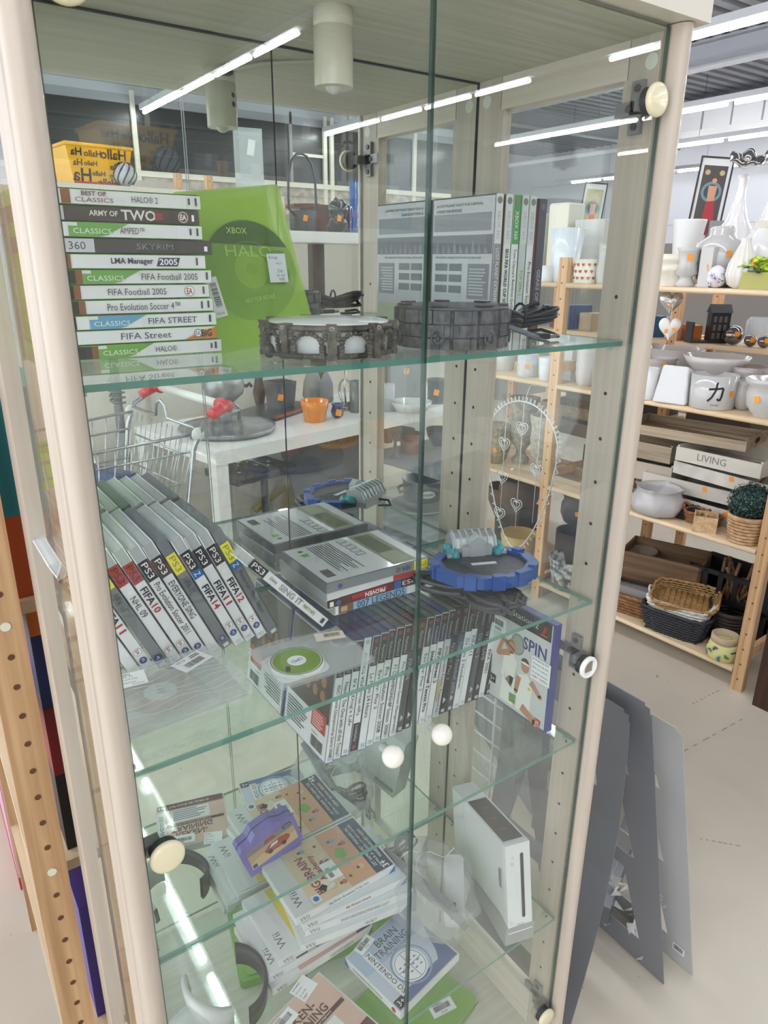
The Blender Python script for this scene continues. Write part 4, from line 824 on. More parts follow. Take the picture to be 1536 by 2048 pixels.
m.ball(.0065, P('#2a2b2e', .4), -.0885, -.023, .0105, 1, 1, 1.5, 12); m.tube([(-.082, -.036, .006), (-.072, -.048, .0055), (-.066, -.056, .005)], .0036, P('#2a2b2e', .4), 8); m.build('power_cable', g)
c2 = (-.222, .083)
g = thing('toy_portal', 'dark carved stone-look round toy base with a black cable bundle', 'toy base', T(c2[0], c2[1], Z1 + .0003) @ Rz(12) @ Matrix.Scale(.9, 4), 'round toy bases with cables')
m = MB().lathe([(.066, 0), (.070, .002), (.072, .02), (.070, .046), (.066, .048), (.0001, .048)], STN2, 56, wob=.012); m.build('stone_body', g)
for k in range(14):
    an = 360 * k / 14; m = MB(); m.M = Rz(an) @ T(.0715, 0, 0)
    for j, (z0, z1) in enumerate(((.0, .014), (.015, .030), (.031, .047))):
        s_ = .0075 if (k + j) % 2 else -.0075
        m.box(-.003, .0022 + .001 * ((k * 3 + j) % 3), -.0145, s_ - .0004, z0 + .0005, z1, STN2); m.box(-.003, .002 + .001 * ((k + j) % 2), s_ + .0004, .0145, z0 + .0005, z1, STN2)
    if k % 2 == 0:
        for s_ in (-1, 1): m.tube([(.0045, s_ * .008 * math.sin(t), .012 + .01 * math.cos(t) + t * .001) for t in [i * .5 for i in range(7)]], .0014, STN2, 6)
        m.ball(.003, STN2, .003, 0, .014, 1, 1, 1.6, 8)
    m.build('carved_block', g, .001, 1)
m = MB().lathe([(.0715, .0465), (.0735, .047), (.0735, .0505), (.069, .051), (.0001, .0515)], P('#5f5e62', .3, alpha=.9), 48)
for k in range(7): m.M = Rz(k * 51) @ T(.066, 0, .0515); m.box(-.006, .006, -.01, .01, 0, .0018, P('#3b3b40', .3))
m.build('top_plate', g, .0005, 1)
b = cable_bundle('power_cable', g, (.115, -.03, .012), (1, -.12, 0), .125, .07, 9, .0027, P('#26282c', .35), 4, .034)
m = MB().tube([(.03, -.069, .026), (.05, -.08, .018), (.07, -.09, .010)], .0035, P('#6a6b72', .4), 8); m.tube([(.07, -.09, .01), (.09, -.094, .004), (.104, -.08, .003), (.1, -.06, .006)], .002, P('#5a5b62', .4), 6)
m.tube([(.14, -.03, .01), (.165, -.035, .012), (.178, -.05, .006), (.17, -.062, .004), (.14, -.058, .004)], .0024, P('#26282c', .35), 6); m.build('cable_end', g)
m = MB(); m.M = T(.118, -.066, .004) @ Rz(-18); m.box(-.018, .01, -.006, .006, 0, .0075, BLACK); m.box(.01, .022, -.0045, .0045, .001, .0055, CHROME); m.build('usb_plug', g, .001)

# blue portal
BP = P('#25529c', .3, coat=.2); TEAL = P('#48b4c0', .08, alpha=.8, coat=1, bump=(160, 1.0)); SIL = P('#c6c8cc', .3, .35)
pc = Vector((-.122, .108, 0))
g = thing('toy_portal', 'blue rimmed toy base with a silver castle on the right of the second glass shelf', 'toy base', T(pc.x, pc.y, Z2) @ Rz(-112) @ Matrix.Diagonal((.86, .86, .95, 1)), 'round toy bases with cables')
# local x from the castle (back left) to the far tip
def ell(t, a=.069, b=.088): return (a * math.cos(t), b * math.sin(t))
oct_ = [ell(2 * PI * (i + .5) / 12) for i in range(12)]; oct_i = [(x * .86, y * .84) for x, y in oct_]
m = MB().prism([(x * .99, y * .99) for x, y in oct_], .040, .051, P('#3c3e44', .45, bump=(120, .3))); m.prism([(x * .8, y * .8) for x, y in oct_], .036, .041, P('#2c2d33', .5)); m.build('platform', g)
m = MB()
for i in range(12):
    a0, a1 = oct_[i], oct_[(i + 1) % 12]; b0, b1 = oct_i[i], oct_i[(i + 1) % 12]
    if i in (5, 6): continue
    m.prism([(a0[0] * 1.05, a0[1] * 1.05), (a1[0] * 1.05, a1[1] * 1.05), b1, b0], .038, .056, BP)
m.build('rim', g, .001, 1)
for i in (1, 3, 8, 10, 0, 11):
    a0 = ell(2 * PI * (i + 1) / 12 - .12, .0735, .0935); a1 = ell(2 * PI * (i + 1) / 12 + .12, .0735, .0935); k0 = (a0[0] * .84, a0[1] * .84); k1 = (a1[0] * .84, a1[1] * .84)
    MB().prism([a0, a1, k1, k0], .036, .059, BP).build('rim_clamp', g, .0012, 1)
m = MB(); m.box(-.088, -.05, -.03, .03, .04, .058, SIL)
m.M = T(-.069, 0, .054) @ Matrix.Scale(1.35, 4)
pr = [(-.017, 0), (-.017, .006), (-.011, .016), (0, .02), (.012, .016), (.018, .006), (.018, 0)]
m.add([(x, y, z) for y in (-.03, .03) for x, z in pr], [tuple(range(7)), tuple(range(13, 6, -1))] + [(i, i + 7, (i + 1) % 7 + 7, (i + 1) % 7) for i in range(7)], SIL)
for k in range(7):
    y = -.027 + k * .009
    m.tube([(x * 1.05, y, z * 1.08) for x, z in pr[1:6]], .0016, SIL, 6)
m.M = T(-.040, 0, .048) @ Matrix.Scale(1.35, 4)
m.box(-.008, .004, -.02, .02, -.006, .014, SIL); m.box(-.006, .006, -.010, .010, -.006, .022, SIL); m.add([(.006, -.010, .022), (.006, .010, .022), (.006, 0, .028), (-.006, -.010, .022), (-.006, .010, .022), (-.006, 0, .028)], [(0, 1, 2), (3, 5, 4), (0, 2, 5, 3), (1, 4, 5, 2)], SIL)
for y in (-.034, .034): m.box(-.006, .004, y - .006, y + .006, -.006, .006, SIL); m.box(-.004, .004, y - .003, y + .003, .006, .009, SIL)
m.build('castle', g, .0009, 1)
for s_ in (-1, 1):
    m = MB()
    R_ = random.Random(5)
    for k in range(11): m.ball(R_.uniform(.006, .0095), TEAL, -.062 + k * .0024, s_ * (.042 + .006 * math.sin(k)), .052 + R_.uniform(0, .007), 1.2, 1, .9, 8)
    m.build('crystal', g)
m = MB(); m.M = T(0, 0, .0513); m.prect(Rz(90), -.022, .022, -.004, .006, P('#d9dadc', .5)); m.build('paper_label', g)
m = MB(); m.tube([(-.088, .02, .048), (-.102, .034, .045), (-.098, .05, .03), (-.06, .06, .02)], .0024, CAB, 6); m.build('cable_lead', g)
cable_bundle('power_cable', g, (.02, -.034, .003), (.78, .62, 0), .19, .125, 9, .0033, P('#4a4c53', .4), 9, .026)

# ------------------------------------------------------------ console on its stand
cx0, cy0 = -.0885, .004
g = thing('game_console', 'white upright game console in a grey stand on the fourth shelf', 'game console', T(cx0, cy0, Z4 + .0004) @ Rz(-15))
GS = P('#a3a5a4', .4); WC_ = P('#dfe1e2', .22, coat=.5)
m = MB(); sd = [(0, 0), (.185, 0), (.185, .012), (0, .052)]
sd = [(0, 0), (0, .036), (.03, .040), (.2, .004), (.2, 0)]
m.add([(x, y, z) for x in (-.027, .027) for y, z in sd], [(0, 1, 2, 3, 4), (9, 8, 7, 6, 5)] + [(i, i + 5, (i + 1) % 5 + 5, (i + 1) % 5) for i in range(5)], GS); m.build('stand', g, .002)
cn = thing('console_body_root', None, None)
bpy.data.objects.remove(cn)
CM = T(-.0220, .0035, .0245) @ Rx(-12)
m = MB(); m.box(0, .044, 0.004, .2, 0, .157, WC_); o = m.build('console_body', g, .0022, 3, CM)
m = MB(); m.box(-.0006, .0446, -.004, .006, .0, .157, P('#e8eaeb', .2, coat=.6)); m.build('front_panel', o, .0015, 2)
m = MB(); Q = T(0, -.0046, 0) @ SPINE
m.ppoly(Q, [(.029 + .003 * math.cos(t), .137 + .003 * math.sin(t)) for t in [PI * i / 8 for i in range(9)]] + [(.029 + .003 * math.cos(t), .027 + .003 * math.sin(t)) for t in [PI + PI * i / 8 for i in range(9)]], P('#2e2e33', .3), 0)
m.build('disc_slot', o)
m = MB(); m.ptext(Q, 'Wii', .022, .0125, .0065, P('#9a9c9f', .4), .0002, None, 'c'); m.ptext(Q, '•  ○', .011, .135, .003, P('#8a8c90', .4), .0002, None, 'c'); m.lines(Q, .008, .014, .121, .128, 2, P('#b9bbbe', .4), .0002)
m.prect(Q, .0175, .0178, .055, .105, P('#b9bbbe', .4), .0002); m.ptext(Q, 'SD', .006, .02, .003, P('#a9abae', .4), .0002, None, 'c')
m.prect(axes((-.0003, .012, .07), (0, -1, 0), (0, 0, 1)), -.012, .002, 0, .038, P('#c3c5c8', .4), .0001); m.barcode(axes((-.0003, .022, .072), (0, -1, 0), (0, 0, 1)), 0, 0, .009, .034, .0003, P('#7a7c80', .4)); m.build('markings', o)
m = MB().box(.004, .040, .010, .14, .1571, .158, P('#3a3736', .3)); 
for k in range(3): m.prect(T(.022, .04 + k * .035, .1582), -.005, .005, -.002, .002, P('#8a4a40', .4))
m.build('port_cover', o)
m = MB().box(.003, .041, .142, .199, .1568, .1585, WC_); m.box(-.0008, 0, .012, .19, .004, .005, P('#b9bbbe', .4)); m.box(-.0008, .0, .15, .1506, .0, .157, P('#c0c2c5', .4)); m.build('rear_flap', o, .0004, 1)

# plastic bag with remote and sensor bar
bc = on(2, Z4 + .03, 872, 1800)
g = thing('plastic_bag', 'clear plastic bag holding a white remote and grey parts, left of the console', 'plastic bag', T(-.175, .150, Z4 + .0006))
BAGM = P('#e3e6e6', .1, alpha=.3, coat=1, bump=(40, 1.0))
R_ = random.Random(11); vs = []; fs = []; n1_, n2_ = 34, 14
for j in range(n2_ + 1):
    ph = PI * j / n2_
    for i in range(n1_):
        t = 2 * PI * i / n1_
        r = .078 * (math.sin(ph) ** .55 if 0 < j < n2_ else 0) * (1 + .07 * math.sin(5 * t + j) + .05 * math.sin(9 * t - 2 * j))
        zz = .048 - .048 * math.cos(ph) * 1.0; vs.append((r * math.cos(t) * 1.0, r * math.sin(t) * 1.3, max(.0, zz * (1 + .15 * math.sin(3 * t + j * .8)))))
for j in range(n2_):
    for i in range(n1_): fs.append((j * n1_ + i, j * n1_ + (i + 1) % n1_, (j + 1) * n1_ + (i + 1) % n1_, (j + 1) * n1_ + i))
m = MB().add(vs, fs, BAGM, True)
for k in range(3):
    t = R_.uniform(0, 6.28); m.tube([(.02 * math.cos(t) * q + .008, .03 * math.sin(t) * q + .02, .1 + .012 * math.sin(q * 2 + k) * (q - .5)) for q in (.2, .6, 1.1, 1.7, 2.4)], .0008, P('#f4f6f6', .1, alpha=.75), 5)
m.build('bag_film', g)
m = MB(); m.M = T(.035, -.035, .045) @ Rz(-38) @ Rx(28); m.rbox(-.017, .017, -.055, .055, -.010, .010, .008, P('#e6e8e8', .3, coat=.4)); m.box(-.006, .006, -.048, -.038, .0098, .0108, INKG); m.box(.003, .010, -.052, -.044, .0098, .0108, INKG); m.box(-.012, -.006, -.04, -.034, .0098, .0108, INKG); m.box(-.0025, .003, -.028, -.022, .0098, .0108, INKG); m.build('remote_control', g, .003)
m = MB(); m.M = T(-.012, .0, .055) @ Rz(8) @ Ry(62); m.box(-.045, .045, -.09, .07, -.006, .006, P('#85868a', .35)); m.box(.02, .034, -.088, -.075, .006, .0065, WT); m.box(-.04, -.028, -.088, -.07, .006, .0068, P('#3a3a40', .4)); m.build('grey_adapter', g, .002)
m = MB(); m.M = T(-.04, .04, .03) @ Rz(-20); m.box(-.03, .03, -.04, .05, -.02, .02, P('#55575c', .35)); m.build('power_brick', g, .005)
cable_bundle('coiled_cable', g, (-.01, .07, .06), (1, .4, 0), .09, .05, 4, .0022, P('#2d2e33', .4), 3, .02, False)

# white and black head strap toy at the left of the fourth shelf
hp = on(2, Z4 + .01, 430, 1925)
g = thing('goggles', 'white and black plastic goggles with a wide strap at the left of the fourth shelf', 'goggles', T(-.545, .185, Z4 + .0004) @ Rz(-25) @ Matrix.Scale(.85, 4))
m = MB()
vs = []; fs = []
for i in range(25):
    t = math.radians(-60 + 150 * i / 24); 
    for (r, z) in ((.052, .004), (.054, .055), (.060, .05), (.058, .002)): vs.append((.03 + r * math.cos(t), .01 + r * 1.2 * math.sin(t), z * (1 - .25 * abs(math.cos(t)))))
for i in range(24):
    for k in range(4): fs.append((i * 4 + k, i * 4 + (k + 1) % 4, i * 4 + 4 + (k + 1) % 4, i * 4 + 4 + k))
m.add(vs, fs, P('#33363c', .35), True); m.build('strap', g)
vs = []; fs = []
for i in range(21):
    t = math.radians(180 + 120 * i / 20)
    for (r, z) in ((.05, .0), (.055, .065), (.064, .062), (.060, .0)): vs.append((-.0 + r * math.cos(t), .04 + r * 1.5 * math.sin(t), z * (.6 + .4 * math.sin(math.radians(i * 9)))))
for i in range(20):
    for k in range(4): fs.append((i * 4 + k, i * 4 + (k + 1) % 4, i * 4 + 4 + (k + 1) % 4, i * 4 + 4 + k))
m = MB().add(vs, fs, P('#d3d6d3', .3, coat=.3), True); m.build('face_shell', g)
m = MB(); m.M = T(-.045, -.055, .028) @ Rx(12); m.ball(.036, P('#d6dde2', .05, alpha=.35, coat=1), 0, 0, 0, 1, 1, .7, 20); m.tube([(.034 * math.cos(t), .034 * math.sin(t), .002) for t in [2 * PI * i / 24 for i in range(24)]], .001, P('#c9d0d2', .1, alpha=.7), 5, True); m.build('clear_lens', g)
# green carrying box on the bottom board
gp = thing('green_case', 'large flat green plastic case on the bottom of the cabinet', 'plastic case', T(-.245, .175, Z5 + .0004) @ Rz(14))
GG = P('#7cb03e', .3, coat=.3, var=(8, '#70a436'))
m = MB().rbox(-.17, .17, -.1, .075, 0, .02, .012, GG); m.rbox(-.155, .155, -.09, .066, .02, .023, .01, GG); m.build('case_body', gp, .002)
m = MB().box(-.17, .17, -.101, -.0995, .009, .0105, P('#558a22', .3)); m.build('seam', gp)
sticker(gp, T(.078, -.062, .0234) @ Rz(-22), .05, .026, '€3,00')
# ------------------------------------------------------------ pine rack on the right
RS = {'A': 1.45, 'B': 1.03, 'C': .57, 'D': .088}
rk = thing('pine_shelf_rack', 'pine shelving rack full of white pots and baskets right of the cabinet', 'shelving', T(1.62, 1.05, 0) @ Rz(2.94))
def upr(y, x, dx=.032, mat=PINE, top=1.55, holes=True, par=rk, hy=-1):
    m = MB().box(x, x + .032, y - .022, y + .022, 0, top, mat)
    k = m; z = .05
    while z < top - .02:
        k.pdisc(axes((x - .0005, y, z), (0, -1, 0), (0, 0, 1)), 0, 0, .0042, P('#6b4a2e', .8), 0, 0, 10); z += .0318 * 2
    return m.build('upright', par, .0012, 1)
# local frame: x depth (0 at front), y along (near -.5 .. far)
for y in (-.495, .50, 1.5):
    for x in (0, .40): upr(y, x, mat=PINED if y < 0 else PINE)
    for z in (.15, .62, 1.10, 1.5): MB().box(.032, .40, y - .01, y + .01, z - .02, z + .02, PINE).build('crossbar', rk)
for k in 'ABCD':
    for (y0, y1) in ((-.47, .476), (.524, 1.476)):
        m = MB().box(.004, .43, y0, y1, RS[k] - .02, RS[k], PINEY); m.tube([(.004, y0, RS[k] - .01), (.004, y1, RS[k] - .01)], .01, PINEY, 10); m.build('shelf_board', rk)
RM = rk.matrix_world.copy() if False else T(1.62, 1.05, 0) @ Rz(2.94)
def RP(u, shelf, off):      # world point on a rack shelf: image column u, off metres behind the front edge
    z = RS[shelf] if isinstance(shelf, str) else shelf
    x = 1.62 + off
    for _ in range(4):
        p = spot(u, z, x); x = 1.62 + off - (p.y - 1.05) * .0513
    return spot(u, z, x)
G7 = {'A': 'white pots and vases on the top rack board', 'B': 'pots and bowls on the second rack board', 'C': 'baskets and bowls on the third rack board', 'D': 'baskets on the lowest rack board'}
def tagp(m, r, z, az, w=.018, h=.022, e=.001):
    a = math.radians(az); c = Vector((r * math.cos(a), r * math.sin(a), z)); m.prect(axes(c * 1, (-math.sin(a), math.cos(a), 0), (0, 0, 1)) @ Rz(12), -w / 2, w / 2, -h / 2, h / 2, ORST, e)
def pot(name, lab, cat, u, wpx, hpx, shelf, off, prof, mat, stick=None, sq=False, group=None, flute=None, dz=0, n=32, sx=1, extra=None, yaw=0):
    p = RP(u, shelf, off); p.z += dz + .0005; s = dep(p) / FPX; R0 = wpx * s / 2; Hh = hpx * s * 1.02
    g = thing(name, lab, cat, T(p) @ Rz(yaw), group or G7.get(shelf)); m = MB()
    pr = [(max(a * R0, 1e-5), b * Hh) for a, b in prof]
    if sq:
        m.M = Rz(45 + 3); k = 1 / math.sqrt(.5) * .78
        m.lathe([(a * k, b) for a, b in pr], mat, 4, sx=sx); m.sm = [False] * len(m.sm)
    else: m.lathe(pr, mat, n, flute=flute, sx=sx)
    body = m.build('pot_body' if 'pot' in name or 'planter' in name else 'body', g, .003 if sq else 0, 3)
    if stick:
        q = MB()
        for (az, zf) in (stick if isinstance(stick, list) else [stick]):
            rr = max((a for a, b in pr), default=R0)
            zz = zf * Hh; rr = next((pr[i][0] + (pr[i + 1][0] - pr[i][0]) * (zz - pr[i][1]) / max(pr[i + 1][1] - pr[i][1], 1e-6) for i in range(len(pr) - 1) if pr[i][1] <= zz <= pr[i + 1][1]), rr)
            tagp(q, (rr * (.8 if sq else 1)) + .0015, zz, az)
        q.build('price_sticker', g)
    if extra: extra(g, R0, Hh)
    return g
VA = 222   # azimuth that faces the camera from the rack
tap = [(.72, 0), (.76, .02), (1, 1), (.94, 1), (.7, .06), (0, .06)]
strt = [(.92, 0), (.96, .03), (1, 1), (.93, 1), (.88, .06), (0, .06)]
bowl = [(.45, 0), (.5, .06), (.85, .5), (1, 1), (.95, 1), (.8, .5), (.4, .1), (0, .1)]
rnd = [(.5, 0), (.75, .1), (.98, .4), (.95, .7), (.8, .86), (.92, 1), (.86, 1), (.72, .84), (0, .5)]
# top board, seen through the cabinet glass
pot('planter', 'tapered pale blue-white planter left of the heart pot, seen through the glass', 'planter', 1128, 66, 98, 'A', .12, tap, P('#dfe4ec', .2, coat=.4), None)
pot('vase', 'tall square off-white vase with an orange sticker behind the tapered planter', 'vase', 1122, 62, 140, 'A', .28, [(.95, 0), (1, .97), (.9, 1), (.85, .9), (0, .9)], P('#e2dccd', .3), (VA, .62), True)
pot('planter', 'large white square planter behind the heart pot', 'planter', 1190, 90, 112, 'A', .32, [(.9, 0), (1, 1), (.92, 1), (.85, .1), (0, .1)], WHITE, None, True)
def hearts(g, R0, Hh):
    m = MB(); k = 0
    for row_ in range(3):
        for c in range(14):
            az = c * 25.7 + row_ * 13; a_ = math.radians(az); z_ = Hh * (.22 + row_ * .28); r_ = R0 * (.97 + .02 * row_) + .001; Q = axes((r_ * math.cos(a_), r_ * math.sin(a_), z_), (-math.sin(a_), math.cos(a_), 0), (0, 0, 1))
            m.ppoly(Q, [(.007 * math.sin(t) ** 3, .0065 * (13 * math.cos(t) - 5 * math.cos(2 * t) - 2 * math.cos(3 * t) - math.cos(4 * t)) / 14) for t in [2 * PI * i / 16 for i in range(16)]], P('#b02838', .35), .0006)
    m.build('painted_heart', g)
pot('flower_pot', 'cream pot painted with red hearts on the top board', 'pot', 1170, 50, 44, 'A', .06, strt, CREAMC, None, extra=hearts)
pot('vase', 'narrow glossy white vase just right of the heart pot, cut by the cabinet stile', 'vase', 1206, 34, 74, 'A', .07, [(.8, 0), (1, .3), (.75, .7), (.9, 1), (.8, 1), (0, .9)], CER)
pot('pot', 'small white pot left on the top board beside the standing cases', 'pot', 1090, 34, 30, 'A', .06, strt, P('#e6e8ea', .3))
pot('planter', 'pale white planter behind the left end of the top board', 'planter', 1075, 60, 120, 'A', .26, [(.95, 0), (1, 1), (.9, 1), (0, .9)], P('#e4e2da', .4), None, True)
# top board, seen directly
for i, (z_, lab) in enumerate(((0, 'cream pot at the bottom of the two-pot stack on the top board'), (.036, 'cream pot nested in the upper place of the two-pot stack on the top board'))):
    pot('flower_pot', lab, 'pot', 1338, 66, 40, 'A', .06, [(.9, 0), (.95, .1), (.95, .65), (1, .68), (1, 1), (.92, 1), (0, .8)], P('#ded8ca', .35), None, dz=z_)
pot('vase', 'hourglass white ceramic vase with an orange sticker at the front of the top board', 'vase', 1369, 46, 72, 'A', .04, [(.72, 0), (.85, .06), (.55, .2), (.55, .26), (.95, .33), (.75, .6), (.85, .9), (1, 1), (.9, 1), (0, .9)], CER, (VA, .75))
pot('vase', 'straight square white vase with a tilted orange sticker on the top board', 'vase', 1411, 36, 74, 'A', .06, [(.9, 0), (.95, .9), (1, 1), (.9, 1), (0, .95)], CER, (VA, .5), True)
pot('vase', 'tall conical white vase standing behind the hourglass vase', 'vase', 1362, 62, 118, 'A', .28, [(.7, 0), (.8, .5), (.95, .9), (1, .97), (1, 1), (.9, 1), (0, .6)], P('#dadbdc', .35))
def ruffle(g, R0, Hh):
    m = MB(); n_ = 40; vs = []; fs = []; m.M = T(0, 0, Hh * .93) @ Rz(VA) @ Ry(32)
    for j, (rr, zz) in enumerate(((.15, -.03), (.18, .0), (.42, .035), (.62, .03), (.66, .015))):
        for i in range(n_):
            t = 2 * PI * i / n_; w = math.sin(5 * t) * (0, 0, .5, 1, 1)[j]; vs.append((R0 * rr * (1 + .10 * w) * math.cos(t), R0 * rr * (1 + .10 * w) * math.sin(t), Hh * zz + w * R0 * .1))
    for j in range(4):
        for i in range(n_): fs.append((j * n_ + i, j * n_ + (i + 1) % n_, (j + 1) * n_ + (i + 1) % n_, (j + 1) * n_ + i))
    m.add(vs, fs, P('#8a8784', .15, .85), True); m.M = Matrix.Identity(4); m.build('silver_ruffled_mouth', g)
neck = [(.5, 0), (.85, .06), (1, .2), (.85, .38), (.4, .52), (.2, .66), (.17, .8), (.2, .84), (0, .84)]
pot('vase', 'white bottle vase with a silver ruffled mouth, left of the two', 'vase', 1452, 92, 238, 'A', .2, neck, P('#dcdada', .1, coat=.8), None, extra=ruffle)
pot('vase', 'white bottle vase with a silver ruffled mouth, right one, cut by the picture edge', 'vase', 1518, 92, 242, 'A', .19, neck, P('#dcdada', .1, coat=.8), None, extra=ruffle)
pot('teapot', 'large round glossy white lidded pot with an orange sticker behind the small vases', 'pot', 1428, 92, 110, 'A', .14, [(.5, 0), (.85, .15), (1, .45), (.95, .72), (.55, .84), (.5, .86), (.5, .96), (.4, 1), (0, 1)], CER, (VA + 12, .55))
def lilies(g, R0, Hh):
    m = MB()
    for k in range(7):
        a_ = math.radians(VA - 60 + k * 22); z_ = Hh * (.2 + .5 * ((k * 37) % 10) / 10); r_ = R0 * (1.0 - .35 * abs(z_ / Hh - .5) * 1.3) + .0012; Q = axes((r_ * math.cos(a_), r_ * math.sin(a_), z_), (-math.sin(a_), math.cos(a_), 0), (0, 0, 1))
        for q in range(5): m.ppoly(Q @ Rz(q * 72 + k * 20), [(0, 0), (.004, .006), (0, .013), (-.004, .006)], P('#c9bcd8', .5), .0004)
        m.ppoly(Q @ Rz(200 + k * 31), [(0, 0), (.004, .008), (0, .02), (-.004, .008)], P('#4f7a3c', .5), .0003); m.pdisc(Q, 0, 0, .0025, P('#3a3440', .5), .0008, 0, 10)
    m.build('painted_flower', g)
pot('egg_ornament', 'small egg-shaped ornament painted with pale lilac flowers at the front of the top board', 'ornament', 1430, 38, 42, 'A', .035, [(.25, 0), (.7, .1), (.98, .35), (.9, .65), (.6, .88), (.25, .98), (0, 1)], P('#e2e0e4', .3), extra=lilies)
pot('vase', 'ribbed white teardrop vase beside the yellow-green flower box', 'vase', 1477, 56, 92, 'A', .05, [(.4, 0), (.8, .08), (1, .28), (.9, .5), (.55, .75), (.32, .92), (.36, 1), (.28, 1), (0, .9)], P('#dedad4', .3, coat=.3), flute=(14, .045), n=84)
pot('vase', 'cream rectangular stone vase behind the yellow-green flower box', 'vase', 1540, 90, 122, 'A', .2, [(.85, 0), (.85, .85), (1, .88), (1, 1), (.85, 1), (0, .9)], P('#cfc9bc', .5, bump=(80, .3)), None, True)
p = RP(1530, 'A', .05); g = thing('flower_box', 'yellow-green planter box with artificial lime flowers at the right end of the top board', 'flower box', T(p) @ Rz(3)); 
m = MB().box(-.04, .04, -.11, .07, .0005, .055, P('#a9a65e', .5)); m.build('box_body', g, .002)
m = MB(); R_ = random.Random(3)
for k in range(26):
    c = Vector((R_.uniform(-.045, .03), R_.uniform(-.1, .075), .062 + R_.uniform(0, .05)))
    for q in range(6): m.M = T(c) @ Rz(q * 60 + k * 13) @ Rx(-35 + R_.uniform(-15, 15)); m.ppoly(Matrix.Identity(4), [(0, 0), (.008, .008), (.009, .02), (0, .027), (-.009, .02), (-.008, .008)], P(('#b9d23a', '#a3c42e', '#cfe04e')[k % 3], .5))
m.M = Matrix.Identity(4); m.build('lime_flower', g)
m = MB()
for k in range(14):
    c = Vector((R_.uniform(-.055, .02), R_.uniform(-.1, .09), .052 + R_.uniform(0, .012))); m.M = T(c) @ Rz(R_.uniform(60, 240)) @ Rx(R_.uniform(-20, 20)); m.ppoly(Matrix.Identity(4), [(0, 0), (.01, .01), (.008, .025), (0, .04), (-.008, .025), (-.01, .01)], P('#4f7252', .6))
m.M = Matrix.Identity(4); m.M = T(-.055, .03, .085) @ Rz(VA - 90 + 180); tagp(m, 0, 0, 0); m.M = Matrix.Identity(4); m.build('leaf', g)

# second board
pot('pot', 'smooth white pot, leftmost on the second board seen through the glass', 'pot', 1009, 48, 58, 'B', .14, tap, CER)
pot('pot', 'marbled pale grey pot with an orange sticker on the second board', 'pot', 1054, 42, 42, 'B', .08, strt, P('#cfd0d4', .35, bump=(60, .5), var=(50, '#b9bac0')), (VA, .5))
pot('pot', 'plain white tapered pot next to the marbled one on the second board', 'pot', 1092, 36, 44, 'B', .06, tap, P('#dcdde2', .25, coat=.3))
pot('vase', 'white square planter with ridged sides behind the rack post on the second board', 'vase', 1138, 30, 70, 'B', .16, [(.9, 0), (1, .15), (.92, .2), (1, .35), (.92, .4), (1, .55), (.92, .6), (1, 1), (.9, 1), (0, .9)], P('#cfd0d2', .4), None, True)
pot('pot', 'round grey-white ribbed pot right of the rack post on the second board', 'pot', 1172, 48, 70, 'B', .1, [(.7, 0), (.85, .1), (.97, .35), (.93, .4), (1, .6), (.95, .65), (1, .9), (1, 1), (.9, 1), (0, .9)], P('#c9c4c2', .4))
pot('pot', 'small glossy white square pot cut by the cabinet stile on the second board', 'pot', 1196, 26, 42, 'B', .03, strt, CER, None, True)
pot('bowl', 'large grey-white bowl with an orange sticker behind the white stone block', 'bowl', 1302, 100, 66, 'B', .2, rnd, GREYC, (VA + 18, .85))
pot('bowl', 'deep grey bowl at the back of the second board', 'bowl', 1340, 110, 80, 'B', .3, bowl, P('#b4aeab', .3, coat=.4))
pot('planter', 'white cylinder pot at the left edge behind the cabinet post on the second board', 'pot', 1292, 36, 60, 'B', .02, strt, P('#dedede', .3))
pot('bowl', 'wide oval white bowl above the pot with a black character', 'bowl', 1420, 124, 86, 'B', .2, [(.4, 0), (.45, .4), (.6, .6), (.9, .85), (1, 1), (.96, 1), (.8, .85), (0, .65)], P('#c3bebb', .2, coat=.5))
pot('bowl', 'round taupe glazed bowl behind the round footed pot', 'bowl', 1486, 84, 74, 'B', .22, rnd, P('#a59c98', .2, coat=.5))
p = RP(1348, 'B', .05); g = thing('stone_planter', 'rough white block-shaped planter with slanted top, left of the pot with a black character', 'planter', T(p) @ Rz(14)); s = dep(p) / FPX
ST = P('#d9dadb', .6, bump=(35, 1.0)); w_ = 66 * s / 2; h_ = 74 * s
m = MB().add([(-w_, -w_, .001), (w_, -w_, .001), (w_, w_, .001), (-w_, w_, .001), (-w_ * .55, -w_ * .75, h_), (w_ * .9, -w_ * .85, h_ * .78), (w_ * .9, w_ * .85, h_ * .8), (-w_ * .55, w_ * .75, h_)], [(3, 2, 1, 0), (4, 5, 6, 7), (0, 1, 5, 4), (1, 2, 6, 5), (2, 3, 7, 6), (3, 0, 4, 7)], ST); m.build('block_body', g, .008, 3)
